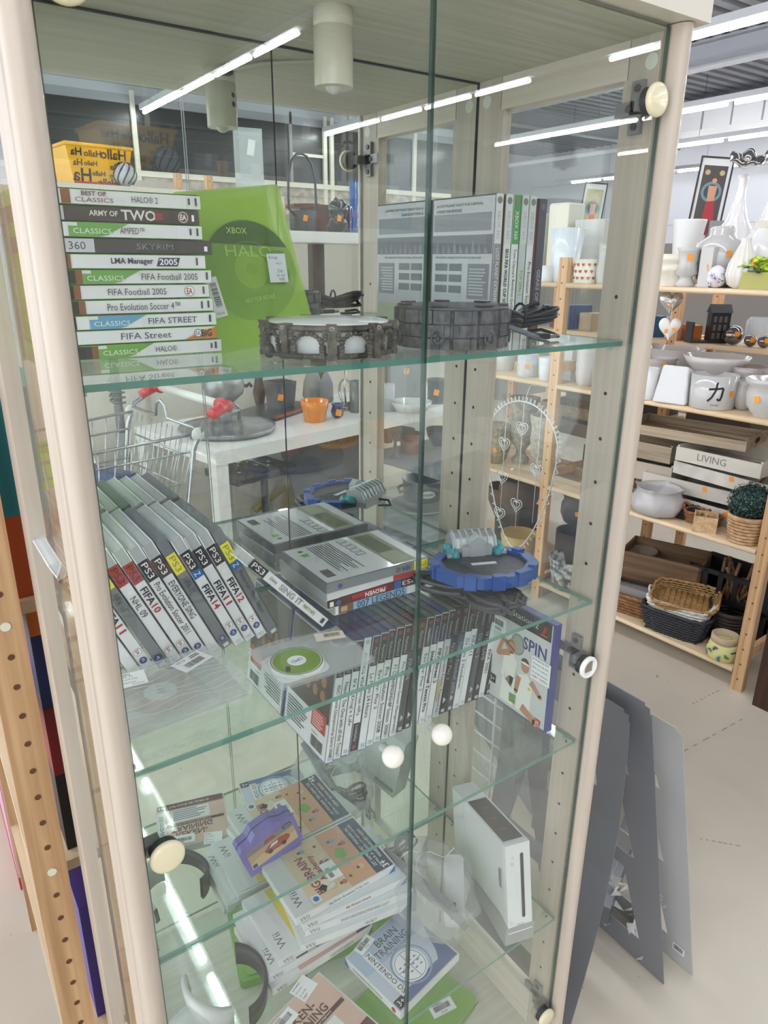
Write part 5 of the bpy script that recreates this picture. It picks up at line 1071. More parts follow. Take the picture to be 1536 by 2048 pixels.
def kanji(g, R0, Hh):
    m = MB()
    def q_(pts, w):
        for (x0, y0), (x1, y1) in zip(pts, pts[1:]):
            for k in range(3):
                xa = x0 + (x1 - x0) * k / 3; ya = y0 + (y1 - y0) * k / 3; xb = x0 + (x1 - x0) * (k + 1) / 3; yb = y0 + (y1 - y0) * (k + 1) / 3
                d = Vector((xb - xa, yb - ya)).normalized(); nx, ny = -d.y * w / 2, d.x * w / 2
                quad = []
                for (xx, yy) in ((xa + nx, ya + ny), (xa - nx, ya - ny), (xb - nx, yb - ny), (xb + nx, yb + ny)):
                    a_ = math.radians(VA - 3) + xx / R0; quad.append(((R0 * .975 + .0012) * math.cos(a_), (R0 * .975 + .0012) * math.sin(a_), yy))
                m.quad(quad, INK)
    H2 = Hh
    q_([(-.027, H2 * .62), (.022, H2 * .67)], .0075); q_([(.022, H2 * .67), (.019, H2 * .42), (.014, H2 * .3), (.004, H2 * .35)], .0075); q_([(.0, H2 * .9), (-.003, H2 * .6), (-.014, H2 * .38), (-.027, H2 * .27)], .007)
    for k, ch in enumerate('power'): 
        a_ = math.radians(VA - 3) + (-.012 + k * .006) / R0; m.ptext(axes(((R0 * .955 + .001) * math.cos(a_), (R0 * .955 + .001) * math.sin(a_), H2 * .16), (-math.sin(a_), math.cos(a_), 0), (0, 0, 1)), ch, 0, 0, .005, INK, .0004, .0045, 'c')
    m.build('black_character', g)
pot('flower_pot', 'straight white pot with one black brushed character and an orange sticker', 'pot', 1421, 88, 64, 'B', .07, strt, CER, (VA + 38, .5), extra=kanji)
pot('flower_pot', 'glossy round white footed pot with an orange sticker at the right picture edge', 'pot', 1530, 94, 74, 'B', .06, [(.5, 0), (.55, .06), (.85, .3), (.9, .6), (.86, .82), (1, .88), (1, 1), (.92, 1), (0, .8)], CER, (VA - 42, .5))
pot('flower_pot', 'small taupe pot between the character pot and the round footed pot', 'pot', 1484, 42, 56, 'B', .12, rnd, P('#b5afac', .3, coat=.3))

# third board
p = RP(1450, 'C', .22)
def tray(lab, p, L, Wd, h, mat, rz, tilt=0, txt=None, hole=True, rxx=0, name='wooden_tray', stick=0):
    g = thing(name, lab, 'tray', T(p) @ Rz(rz) @ Rx(rxx) @ Ry(tilt), 'trays stacked on the third rack board')
    m = MB().box(-Wd / 2, Wd / 2, -L / 2, L / 2, 0, .008, mat); m.build('tray_base', g)
    for x in (-Wd / 2, Wd / 2 - .008): MB().box(x, x + .008, -L / 2, L / 2, .008, h, mat).build('tray_side', g)
    for s_ in (-1, 1):
        y = s_ * (L / 2 - .004); m = MB().box(-Wd / 2 + .008, Wd / 2 - .008, y - .004, y + .004, .008, h * 1.1, mat)
        if hole: m.pdisc(axes((0, s_ * (L / 2 + .0004), h * .62), (-s_, 0, 0), (0, 0, 1)), 0, 0, .03, P('#3a322a', .8), 0, 0, 20, .38)
        m.build('tray_end', g)
    if txt:
        m = MB(); Q = axes((-Wd / 2 - .0006, .02, h * .55), (0, -1, 0), (0, 0, 1)); m.ptext(Q, txt, 0, 0, h * .5, P('#7a766e', .6), 0, L * .34, 'c'); m.build('lettering', g)
    if stick:
        m = MB(); Q = axes((-Wd / 2 - .001, -L * .1, h * .5), (0, -1, 0), (0, 0, 1)); m.prect(Q @ Rz(20), 0, .018, 0, .02, ORST); m.build('price_sticker', g)
    return g
WTR = P('#d6d2c8', .5, var=(20, '#c6c1b6')); GTR = wood('#b8a890', '#97866e', 1, 4, .6)
P0 = RP(1452, 'C', .29)
tray('bottom white tray with slanted panels in the stack on the third board', P0 + Vector((0, -.02, .001)), .42, .28, .06, WTR, 2, stick=1)
tray('pale grey washed tray second from bottom of the tray stack', P0 + Vector((.01, .1, .075)), .44, .28, .055, P('#c4beb4', .55), 6, stick=1)
tray('white washed tray in the middle of the tray stack', P0 + Vector((.0, -.03, .15)), .42, .27, .05, WTR, -3, stick=1)
tray('white wooden tray with grey capitals on its side near the top of the stack', P0 + Vector((-.02, .0, .215)), .34, .26, .055, P('#d2ccc0', .5), 3, txt='LIVING', hole=False)
tray('brown grey plank tray lying across the top of the tray stack', P0 + Vector((.0, .2, .285)), .5, .26, .04, GTR, 12)
tray('long pale wooden tray with an iron handle at the left of the stack', P0 + Vector((.0, .42, .17)), .36, .24, .07, GTR, 8)
tray('grey wooden crate with an oval hand hole left of the white trays', P0 + Vector((-.03, .36, .09)), .3, .24, .075, P('#b5ab9c', .6), 10)
# wire basket
def wirebasket(name, lab, p, L, Wd, h, mat, rz, nx=9, tap_=.8, r=.0018, group=None, liner=None):
    g = thing(name, lab, 'basket', T(p) @ Rz(rz), group)
    m = MB()
    def rec(k, z): return [(-Wd / 2 * k, -L / 2 * k, z), (Wd / 2 * k, -L / 2 * k, z), (Wd / 2 * k, L / 2 * k, z), (-Wd / 2 * k, L / 2 * k, z)]
    for q in range(4): k = tap_ + (1 - tap_) * q / 3; m.tube(rec(k, r + h * q / 3), r * (1.6 if q == 3 else 1), mat, 5, True)
    for i in range(nx + 1):
        y = -L / 2 + L * i / nx; m.tube([(-Wd / 2, y, h), (-Wd / 2 * tap_, y * tap_, r), (Wd / 2 * tap_, y * tap_, r), (Wd / 2, y, h)], r * .8, mat, 4)
    m.build('wire_frame', g)
    if liner: MB().box(-Wd * .4, Wd * .4, -L * .4, L * .4, .003, h * .6, liner).build('liner', g, .003)
    return g
wirebasket('wire_basket', 'brown wire basket at the left of the third board beside the cabinet post', RP(1316, 'C', .30), .2, .18, .09, P('#4a3428', .5), 12, group='baskets on the third rack board')
m_ = RP(1378, 'C', .15); g = thing('feather_wreath', 'black feather wreath with an orange sticker lying behind the grey bowl', 'wreath', T(m_) @ Rz(5) @ Matrix.Scale(.72, 4))
m = MB(); R_ = random.Random(8)
for k in range(420):
    t = R_.uniform(0, 2 * PI); rr = R_.uniform(.02, .15); c = Vector((rr * math.cos(t) * .8, rr * math.sin(t) * 1.15, .02 + .05 * (1 - rr / .16) + R_.uniform(0, .02)))
    m.M = T(c) @ Rz(math.degrees(t) + R_.uniform(-50, 50) - 90) @ Rx(R_.uniform(-35, 5)); L_ = R_.uniform(.02, .045); m.add([(0, 0, 0), (.005, L_ * .5, .002), (0, L_, 0), (-.005, L_ * .5, .002)], [(0, 1, 2, 3)], P(('#141418', '#202226', '#3a2a20')[0 if k % 9 else 2], .45, coat=.2))
m.M = Matrix.Identity(4); m.build('feathers', g); m = MB(); m.lathe([(.02, .002), (.11, .004), (.1, .05), (.03, .065), (.0001, .066)], P('#1a1b1f', .7), 24, sy=1.2); m.build('wreath_base', g); m = MB(); m.prect(T(-.05, .02, .092) @ Ry(-25), -.011, .011, -.012, .012, ORST); m.build('price_sticker', g)
p = RP(1312, 'C', .07); s = dep(p) / FPX
g = thing('ceramic_bowl', 'light grey low ceramic bowl with pinched rim at the front of the third board', 'bowl', T(p) @ Rz(20)); R0 = 52 * s; h0 = 54 * s
m = MB(); n_ = 48; vs = []; fs = []; pr = [(.62, 0), (.85, .08), (1, .38), (.93, .62), (.72, .8), (.74, .92), (.82, 1), (.76, .98), (.66, .84), (.8, .5), (0.001, .2)]
for j, (a_, b_) in enumerate(pr):
    for i in range(n_):
        t = 2 * PI * i / n_; sp_ = max(0, math.cos(4 * t)) ** 6; k = a_ * (1 + (.16 * sp_ if 4 <= j <= 8 else .03 * math.sin(8 * t))); vs.append((R0 * k * math.cos(t), R0 * k * math.sin(t), h0 * (b_ + (.06 * sp_ if j in (5, 6, 7) else 0)) + .0005))
for j in range(len(pr) - 1):
    for i in range(n_): fs.append((j * n_ + i, j * n_ + (i + 1) % n_, (j + 1) * n_ + (i + 1) % n_, (j + 1) * n_ + i))
m.add(vs, fs, P('#b9b6b6', .35, coat=.2), True); m.add(vs, [tuple(reversed(range(n_)))], GREYC); m.build('bowl_body', g)
def weave(name, lab, p, L, Wd, h, mat, rz, cat='basket', group=None, rows=7, round_=False, tap_=.82, tilt=0, rr=None, n=None, liner=None, handles=False):
    g = thing(name, lab, cat, T(p) @ Rz(rz) @ Ry(tilt), group); m = MB(); dz = h / rows; n = n or 26
    def pt(t, k):
        if round_: return Vector((math.cos(t) * Wd / 2 * k, math.sin(t) * L / 2 * k, 0))
        c, s_ = math.cos(t), math.sin(t); q = 1 / max(abs(c), abs(s_)) ; q = q * .93 if abs(abs(c) - abs(s_)) < .25 else q
        return Vector((c * q * Wd / 2 * k, s_ * q * L / 2 * k, 0))
    r = rr or dz * .52
    for j in range(rows):
        k = tap_ + (1 - tap_) * j / max(rows - 1, 1)
        m.tube([pt(2 * PI * i / (n * 2), k * (1 + .022 * (-1) ** (i + j))) + Vector((0, 0, r + j * dz)) for i in range(n * 2)], r, mat, 5, True)
    m.build('woven_wall', g)
    m = MB(); m.ppoly(T(0, 0, r * .6 + .001), [tuple(pt(2 * PI * i / 40, tap_))[:2] for i in range(40)], mat); m.ppoly(T(0, 0, .0005) @ Rx(180), [tuple(pt(2 * PI * i / 40, tap_))[:2] for i in range(40)], mat)
    for q in range(-4, 5): m.tube([(-Wd / 2 * tap_ * .95, q * L * tap_ / 9.5, r + .002), (Wd / 2 * tap_ * .95, q * L * tap_ / 9.5, r + .002)], r * .5, mat, 4) if not round_ else None
    m.build('woven_base', g)
    m = MB(); m.tube([pt(2 * PI * i / 60, 1.02) + Vector((0, 0, h)) for i in range(60)], r * 1.15, mat, 6, True); m.build('rim', g)
    if handles:
        m = MB()
        for s_ in (-1, 1): m.tube([(-.03 + .06 * i / 8, s_ * (L / 2 + .004 + .012 * math.sin(PI * i / 8)), h + .018 * math.sin(PI * i / 8)) for i in range(9)], .005, mat, 6)
        m.build('handle', g)
    if liner: m = MB(); m.ppoly(T(0, 0, h * .7), [tuple(pt(2 * PI * i / 40, .93))[:2] for i in range(40)], liner); m.build('filling', g)
    return g
WIC = P('#9a6a44', .6, var=(60, '#7a4e30')); TAN = P('#b48e5e', .65, var=(70, '#94703f')); WHW = P('#d8d4cc', .6); BKW = P('#2a2c32', .5)
weave('wicker_bowl', 'small brown wicker bowl behind the wooden box, left of the two', RP(1388, 'C', .10), .075, .085, .045, WIC, 0, round_=True, group='small wicker bowls', rows=5, handles=True)
weave('wicker_bowl', 'small brown wicker bowl, right of the two, half behind the wooden box', RP(1424, 'C', .11), .06, .07, .04, WIC, 0, round_=True, group='small wicker bowls', rows=5)
p = RP(1408, 'C', .045); g = thing('wooden_box', 'small pale wooden box with a dark round knob between the bowls and the boxwood basket', 'box', T(p) @ Rz(30)); BW = wood('#d3b48c', '#b8966a', 0, 5, .55)
m = MB(); 
for a_ in ((-.042, .042, -.042, -.036), (-.042, .042, .036, .042), (-.042, -.036, -.036, .036), (.036, .042, -.036, .036)): m.box(*a_, .0005, .062, BW)
m.box(-.036, .036, -.036, .036, .0005, .005, BW); m.build('box_body', g, .001); m = MB(); m.box(-.003, .003, -.036, .036, .02, .05, BW); m.box(-.036, .036, -.003, .003, .02, .05, BW); m.build('divider', g)
m = MB(); m.M = T(.01, -.043, .03) @ Rx(90); m.lathe([(.013, 0), (.013, .002), (.008, .004), (.0001, .005)], P('#3a2c20', .5), 18); m.build('round_plaque', g)
p = RP(1487, 'C', .05)
weave('woven_planter', 'pale woven split-wood basket holding the boxwood ball', p, .128, .128, .1, P('#c9a47c', .6, var=(40, '#a8805a')), 0, 'basket', round_=True, rows=8, tap_=.8, n=14, group='baskets on the third rack board', liner=P('#3a3226', .9))
g = thing('boxwood_ball', 'dark green artificial boxwood ball in the pale woven basket', 'artificial plant', T(p.x, p.y, p.z + .148)); R_ = random.Random(2); m = MB(); m.ball(.066, P('#16241f', .9), n=20)
for k in range(1500):
    v = Vector((R_.gauss(0, 1), R_.gauss(0, 1), R_.gauss(0, 1))).normalized(); rr = .064 + R_.uniform(0, .013); u_ = v.orthogonal().normalized(); w_ = v.cross(u_); aa = R_.uniform(0, 6.28); d_ = (u_ * math.cos(aa) + w_ * math.sin(aa)); e_ = v.cross(d_); s_ = R_.uniform(.003, .0055); c = v * rr
    m.add([c - d_ * s_, c + e_ * s_ * .8 + v * .002, c + d_ * s_ + v * .003, c - e_ * s_ * .8 + v * .002], [(0, 1, 2, 3)], P(('#2c4a44', '#223c38', '#3a5c54', '#1c3230')[k % 4], .5))
m.build('boxwood_leaves', g)
g = thing('handled_basket', 'wicker basket with a tall arched handle at the right picture edge on the third board', 'basket', T(RP(1538, 'C', .25)))
m = MB(); m.tube([(0, -.09 + .18 * i / 16, .08 + .2 * math.sin(PI * i / 16)) for i in range(17)], .007, WIC, 8); m.build('arched_handle', g)
m = MB()
for j in range(8): m.tube([(.08 * math.cos(t), .1 * math.sin(t), .006 + j * .0115) for t in [2 * PI * i / 30 for i in range(30)]], .006, WIC, 5, True)
m.ppoly(T(0, 0, .002), [(.08 * math.cos(t), .1 * math.sin(t)) for t in [2 * PI * i / 30 for i in range(30)]], WIC); m.build('woven_wall', g)
# seen through the glass on the third board
TERR = P('#a39678', .7, bump=(60, .7), var=(30, '#7e7358')); STO = P('#a8a294', .7, bump=(50, .5), var=(20, '#878072'))
urn = [(.55, 0), (.6, .06), (.35, .12), (.3, .2), (.75, .35), (.9, .6), (.85, .8), (1, .95), (1, 1), (.88, 1), (.7, .8), (0, .5)]
pot('urn', 'ribbed moss-green stone pot with an orange sticker, leftmost on the third board', 'pot', 990, 56, 76, 'C', .1, rnd, TERR, (VA, .4), flute=(16, .03), n=80)
pot('urn', 'tall grey stone urn with a flared foot on the third board behind the heart frame', 'urn', 1040, 60, 128, 'C', .2, urn, STO)
pot('urn', 'pale slim stone urn just left of the rack post on the third board', 'urn', 1082, 60, 120, 'C', .1, urn, P('#b9b2a2', .7, bump=(50, .5), var=(20, '#9a9384')))
p = RP(1142, 'C', .12); tray('shallow pale wood crate right of the rack post on the third board', p, .26, .2, .05, PALEW, 2)
tray('dark brown wooden tray standing high on the third board under the second board', RP(1145, 'C', .3) + Vector((0, 0, .28)), .3, .2, .05, MIDW, 4)
tray('mid brown wooden tray below the dark one, right of the rack post', RP(1150, 'C', .3) + Vector((0, 0, .2)), .34, .2, .06, P('#6a5648', .6), 0)
# hanging heart frame
hx = 1.50; cz = .80; g = thing('wire_heart_hanger', 'silver wire loop decoration with small hearts on vertical wires, hanging from the second board', 'decoration', T(hx, 1.62, 0) @ Rz(3)); SV = P('#dcdee0', .25, .3)
loop = []
for i in range(60):
    t = 2 * PI * i / 60 + PI / 2; yy = .205 * math.cos(t); zz = .755 + .195 * math.sin(t) if math.sin(t) > 0 else .755 + .5 * math.sin(t); yy = yy * (1 if math.sin(t) > 0 else (1 - .3 * (-math.sin(t)) ** 1.6)); loop.append((0, yy, zz))
m = MB().tube(loop, .003, SV, 5, True); m.tube([(0, 0, .95), (.03, 0, 1.018), (.12, 0, 1.012)], .0016, SV, 4); m.build('loop_frame', g)
m = MB(); pts = []
for i in range(60 * 9):
    q = i / 9; j = int(q) % 60; f = q - int(q); a0 = Vector(loop[j]); a1 = Vector(loop[(j + 1) % 60]); c = a0.lerp(a1, f); d = (a1 - a0).normalized(); nn = Vector((1, 0, 0)).cross(d); t = 2 * PI * (q * 1.0); pts.append(c + nn * (.011 * math.cos(t) - .011) + d * .008 * math.sin(t) + Vector((.002, 0, 0)))
m.tube(pts, .0016, SV, 4, True); m.build('spiral_wire', g)
for yy, zs in ((.10, (.40, .58, .74)), (.0, (.47, .83)), (-.10, (.66,))):
    zt = .755 + .195 * math.sqrt(max(0, 1 - (yy / .205) ** 2)); m = MB().tube([(0, yy, zt), (0, yy, .35 + abs(yy) * .6)], .0016, SV, 4); st = m.build('vertical_wire', g)
    for zz in zs:
        m = MB()
        for sc_ in (1, .6): m.tube([(-.003, yy + .034 * sc_ * math.sin(t) ** 3, zz + .031 * sc_ * (13 * math.cos(t) - 5 * math.cos(2 * t) - 2 * math.cos(3 * t) - math.cos(4 * t)) / 14) for t in [2 * PI * i / 24 for i in range(24)]], .0022, SV, 4, True)
        m.build('wire_heart', st)

# lowest board
p = RP(1318, 'D', .27); CRW = wood('#7e6348', '#5c4632', 1, 3, .6)
g = thing('wooden_crate', 'brown wooden crate with scalloped edge at the back of the lowest board', 'crate', T(p) @ Rz(20)); m = MB(); L_, W_, h_ = .34, .22, .13
for a_ in ((-W_ / 2, W_ / 2, -L_ / 2, -L_ / 2 + .012), (-W_ / 2, W_ / 2, L_ / 2 - .012, L_ / 2), (-W_ / 2, -W_ / 2 + .012, -L_ / 2, L_ / 2), (W_ / 2 - .012, W_ / 2, -L_ / 2, L_ / 2)): m.box(*a_, .12, .12 + h_, CRW)
m.box(-W_ / 2, W_ / 2, -L_ / 2, L_ / 2, .12, .13, CRW); m.build('crate_body', g, .002)
m = MB(); m.box(-W_ / 2 + .02, W_ / 2 - .02, -L_ / 2 + .02, L_ / 2 - .02, .0005, .12, P('#4c3a2c', .7)); m.build('lower_box', g)
def jug(g, R0, Hh):
    m = MB(); m.tube([(R0 * .9 * math.cos(2.2) - R0 * .7 * math.sin(PI * i / 10) * .8, R0 * .9 * math.sin(2.2), Hh * (.3 + .6 * i / 10)) for i in range(11)], .006, P('#5a5046', .5), 6); m.build('handle', g)
pot('jug', 'grey weathered jug with a rim at the left of the lowest board', 'jug', 1275, 54, 62, 'D', .28, [(.6, 0), (.8, .3), (.75, .7), (1, .95), (1, 1), (.9, 1), (0, .8)], P('#8f867c', .6, bump=(40, .5)), None, extra=jug, dz=.07)
pot('planter', 'low wooden block the grey jug stands on', 'block', 1275, 50, 50, 'D', .28, [(.95, 0), (1, 1), (0, 1)], P('#463c34', .7), None, True)
pot('pot', 'dark brown iron teapot at the left end of the lowest board', 'teapot', 1250, 50, 52, 'D', .2, rnd, P('#3a322e', .5), None, extra=jug, dz=.08)
pot('planter', 'dark wooden box under the iron teapot', 'box', 1250, 62, 44, 'D', .2, [(.95, 0), (1, 1), (.9, 1), (.88, .9), (0, .9)], P('#5a4634', .7), None, True)
weave('wicker_basket', 'brown split-wood basket at the left of the lowest board', RP(1262, 'D', .12), .24, .18, .09, P('#9c6e42', .55, var=(40, '#7a5230')), 14, rows=6, group=G7['D'], liner=P('#8e8d8c', .4))
tray('grey washed low tray in the brown basket', RP(1262, 'D', .12) + Vector((0, 0, .09)), .19, .14, .035, P('#8f8a86', .5), 14, hole=False)
pb = RP(1356, 'D', .11)
weave('wicker_basket', 'black wicker basket at the bottom of the basket stack', pb, .27, .21, .105, BKW, 12, rows=9, group=G7['D'], n=40)
weave('wicker_basket', 'white wicker basket in the middle of the basket stack', pb + Vector((0, 0, .055)), .245, .19, .085, WHW, 16, rows=6, group=G7['D'], n=30, handles=True)
weave('seagrass_tray', 'tan seagrass tray tilted on top of the basket stack', pb + Vector((-.0, -.01, .125)), .25, .2, .04, TAN, 26, 'tray', rows=5, group=G7['D'], tilt=-9, n=34)
weave('dark_basket', 'round dark wicker basket with a looped handle right of the basket stack', RP(1452, 'D', .2), .15, .15, .13, P('#3a302c', .6), 0, round_=True, rows=9, group=G7['D'], handles=True)
p = RP(1462, 'D', .32); g = thing('black_crate', 'black slatted crate with twigs in it behind the round dark basket', 'crate', T(p) @ Rz(5)); m = MB()
for k in range(6): m.box(-.1, -.092, -.16 + k * .062, -.14 + k * .062, .0005, .26, BLACK)
for z_ in (.02, .14, .25): m.box(-.1, -.09, -.17, .17, z_ - .01, z_ + .01, BLACK)
m.box(-.09, .09, -.17, .17, .0005, .01, BLACK); m.box(.085, .095, -.17, .17, .01, .26, BLACK); m.build('crate_frame', g)
m = MB(); R_ = random.Random(4)
for k in range(14): m.tube([(R_.uniform(-.06, .06), R_.uniform(-.12, .1), .012), (R_.uniform(-.06, .06), R_.uniform(-.12, .1), R_.uniform(.2, .3))], .007, MIDW, 6)
m.build('twig', g)
p = RP(1443, 'D', .04); g = thing('leaf_print_pouch', 'round fabric pouch with palm leaf print and folded beige rim', 'pouch', T(p) @ Rz(0)); m = MB()
m.lathe([(.045, .0005), (.056, .012), (.058, .04), (.05, .068), (.044, .072)], P('#cfc98a', .7), 30, wob=.02); m.build('pouch_body', g)
m = MB(); m.lathe([(.044, .068), (.049, .07), (.05, .098), (.043, .102), (.038, .07)], P('#b8a588', .8), 30, wob=.03); m.build('folded_rim', g)
m = MB()
for k in range(16):
    a_ = 2 * PI * k / 16; z_ = .02 + (k % 3) * .016; r_ = .0592 if z_ > .012 else .055; r_ = .059 - max(0, z_ - .04) * .28
    Q = axes((r_ * math.cos(a_), r_ * math.sin(a_), z_), (-math.sin(a_), math.cos(a_), 0), (0, 0, 1))
    for q in range(8): m.ppoly(Q @ Rz(q * 24 - 84 + k * 50), [(0, .001), (.0018, .008), (0, .016), (-.0018, .008)], P(('#3f6e86', '#4f7a4a', '#2f4f6c')[k % 3], .7), .0012)
m.build('leaf_print', g)
# low items through the glass
pot('bowl', 'black round pot on the lowest board right of the rack post, seen through the glass', 'pot', 1140, 64, 60, 'D', .2, rnd, P('#33343a', .5), (VA, .5), dz=.26)
pot('bowl', 'dark brown stacked crock carrying the black round pot', 'crock', 1140, 70, 90, 'D', .2, strt, P('#453831', .6))
pot('bowl', 'black bucket with a pale leaf pattern at the front of the lowest board', 'bucket', 1135, 82, 62, 'D', .07, tap, P('#c4c3be', .5, var=(40, '#3a3b40')), None)
pot('basket', 'yellow straw basket with black wire rim left of the rack post on the lowest board', 'basket', 1035, 74, 56, 'D', .12, tap, P('#bf9f62', .7, bump=(80, .6)))
pot('bowl', 'dark wooden bowl at the far left of the lowest board', 'bowl', 1000, 66, 60, 'D', .26, bowl, P('#5a4032', .5), dz=.14)
pot('crock', 'brown earthen crock with diamond rim behind the heart frame', 'crock', 1030, 84, 62, 'D', .28, rnd, P('#5c4a3c', .6), dz=.2)
pot('block', 'dark box under the earthen crock on the lowest board', 'box', 1030, 80, 80, 'D', .28, [(.95, 0), (1, 1), (0, 1)], P('#3f342c', .8), None, True)

# hanging hearts and things on the rack behind
RK2 = thing('pine_shelf_rack', 'second pine rack standing behind the first, carrying small silver and black ornaments', 'shelving', T(2.14, 1.05, 0) @ Rz(2.94))
for y in (-.62, .34, 1.3):
    for x in (.06, .40): upr(y, x, par=RK2, top=1.42)
for z in (.35, .8, 1.20):
    for (y0, y1) in ((-1.0, -.642), (-.6, .32), (.36, 1.28)): MB().box(.05, .44, y0, y1, z - .02, z, PINEY).build('shelf_board', RK2)
for i, (y_, w_, z_, h_, c, lab) in enumerate(((-.8, .26, .3505, .3, '#4a3a30', 'made-up dark brown crate standing in for shade on the low board behind, near end'), (-.4, .34, .3505, .27, '#3c3430', 'made-up blackish brown crate standing in for shade, second on the low board behind'), (.05, .36, .3505, .3, '#54443a', 'made-up brown crate standing in for shade beside the middle post, low board behind'), (.62, .36, .3505, .26, '#40362f', 'made-up dark crate standing in for shade on the low board, seen through the glass'), (-.38, .39, .8005, .22, '#7a6b5c', 'made-up taupe crate standing in for shade on the middle board behind'), (.1, .3, .8005, .26, '#5e5248', 'made-up dark taupe crate standing in for shade beside the middle post, middle board'), (.7, .5, .8005, .28, '#4c4640', 'made-up long dark crate standing in for shade on the middle board, through the glass'))):
    tag(MB().box(.12, .40, y_ - w_ / 2, y_ + w_ / 2, 0, h_, wood(c, c, 1, 3, .7)).box(.13, .39, y_ - w_ / 2 + .01, y_ + w_ / 2 - .01, h_, h_ + .004, P('#2a2420', .8)).build('shade_crate', None, .004, 2, T(2.14, 1.05, z_) @ Rz(2.94)), lab, 'crate', 'made-up shade crates on the rack behind')  # dark crates added to stand in for the shadow between the boards
def heart(lab, u, v, x, w, mat, st):
    p = on(0, x, u, v); g = thing('hanging_heart', lab, 'heart ornament', T(p) @ Rz(-48), 'heart ornaments hanging under the top board'); m = MB(); o_ = []
    for i in range(28): t = 2 * PI * i / 28; o_.append((w * .5 * math.sin(t) ** 3, w * .52 * (13 * math.cos(t) - 5 * math.cos(2 * t) - 2 * math.cos(3 * t) - math.cos(4 * t)) / 14))
    rings = [(1, 0), (.9, .35), (.6, .6), (.2, .7)]; vs = []; fs = []
    for s_ in (-1, 1):
        b0 = len(vs)
        for k, d_ in rings: vs += [(x_ * k, s_ * d_ * w * .22, y_ * k) for x_, y_ in o_]
        for j in range(3): fs += [(b0 + j * 28 + i, b0 + j * 28 + (i + 1) % 28, b0 + (j + 1) * 28 + (i + 1) % 28, b0 + (j + 1) * 28 + i) for i in range(28)]
        fs.append(tuple(b0 + 84 + i for i in range(28)))
    m.add(vs, fs, mat, True); m.build('heart_body', g)
    m = MB(); m.tube([(0, 0, w * .3), (0, 0, w * .3 + .06)], .001, WT, 4); m.build('hanging_string', g)
    m = MB(); Q = T(0, -w * .17, -w * .12) @ SPINE
    for dx in st: m.prect(Q @ Rz(12), dx - .006, dx + .006, -.007, .007, ORST)
    m.build('price_sticker', g)
heart('ridged silver heart hanging under the top board', 1342, 603, 1.72, .085, P('#c9c9c9', .2, .85, bump=(70, .8)), (.0,))
heart('plain white heart with two orange stickers hanging below the silver one', 1339, 655, 1.68, .08, P('#dddbd6', .45), (-.012, .016))
def onb(u, x, z=1.20): return spot(u, z, x)
for i, (u, w_) in enumerate(((1464, 38), (1499, 24), (1527, 26))):
    p = onb(u, 2.24 + .0); r = w_ * dep(p) / FPX / 2; g = thing('silver_ball', ('largest mirrored silver ball of three on the rack behind', 'smallest mirrored silver ball, middle of the three on the rack behind', 'mirrored silver ball at the right picture edge on the rack behind')[i], 'ball', T(p.x, p.y, 1.2005 + r), 'silver balls on the rack behind'); MB().ball(r, P('#8c8886', .12, .95), n=24).build('ball_body', g)
    m = MB(); m.prect(axes((0, 0, 0), (.74, -.67, 0), (0, 0, 1)) @ T(0, r * .2, r * 1.0), -.01, .01, -.01, .01, ORST); m.build('price_sticker', g)
p = onb(1430, 2.26); g = thing('black_house_ornament', 'black house-shaped metal lantern with small windows on the rack behind', 'lantern', T(p) @ Rz(-40)); m = MB().box(-.04, .04, -.03, .03, .0005, .13, BLACK); m.add([(-.045, -.035, .13), (.045, -.035, .13), (.045, .035, .13), (-.045, .035, .13), (-.045, 0, .165), (.045, 0, .165)], [(0, 1, 5, 4), (3, 4, 5, 2), (0, 4, 3), (1, 2, 5)], BLACK)
for a_ in range(3):
    for b_ in range(3): m.box(-.03 + a_ * .022, -.018 + a_ * .022, -.031, -.0302, .02 + b_ * .035, .045 + b_ * .035, P('#5a5450', .5))
m.build('lantern_body', g)
p = onb(1395, 2.2); g = thing('book_end', 'dark folded bookend left of the black lantern on the rack behind', 'bookend', T(p) @ Rz(-30)); MB().box(-.05, .05, -.03, .03, .0005, .012, DGREY).box(-.05, -.04, -.03, .03, .012, .09, DGREY).build('bookend_body', g)
for i, (u, w_, h_, c, lab) in enumerate(((1352, 30, 22, '#b98a9c', 'small pinkish box on the rack behind, under the white heart'), (1300, 40, 40, '#2f5a7a', 'blue tin on the rack behind at the cabinet post'), (1378, 26, 30, '#c9742c', 'orange marked glass jar on the rack behind'), (1150, 46, 46, '#4a5a8a', 'blue cloth box seen between the boards through the glass'), (1125, 40, 26, '#8a4a3a', 'reddish box seen between the boards through the glass'), (1185, 40, 34, '#b9a48a', 'beige box on the rack behind seen through the glass'), (1075, 30, 40, '#7ea0c0', 'light blue box seen between the boards beside the standing cases'))):
    p = onb(u, 2.26); s = dep(p) / FPX; g = tag(MB().box(-w_ * s / 2, w_ * s / 2, -.05, .05, .0005, h_ * s, P(c, .5)).build('storage_box', None, .004, 2, T(p) @ Rz(-40 + i * 5)), lab, 'box', 'small boxes on the rack behind')
for i, (u, r_, h_, lab) in enumerate(((1340, .04, .08, 'clear glass jar behind the hearts on the rack behind'), (1510, .05, .1, 'clear glass jar under the yellow-green flower box on the rack behind'))):
    p = onb(u, 2.36); g = tag(MB().lathe([(r_, .0005), (r_, h_), (r_ * .7, h_ * 1.15), (r_ * .65, h_ * 1.15), (r_ * .9, h_), (r_ * .9, .004), (.0001, .004)], P('#dfe6ea', .05, alpha=.3, coat=1), 24).build('glass_jar', None, 0, 2, T(p)), lab, 'jar', 'glass jars on the rack behind')

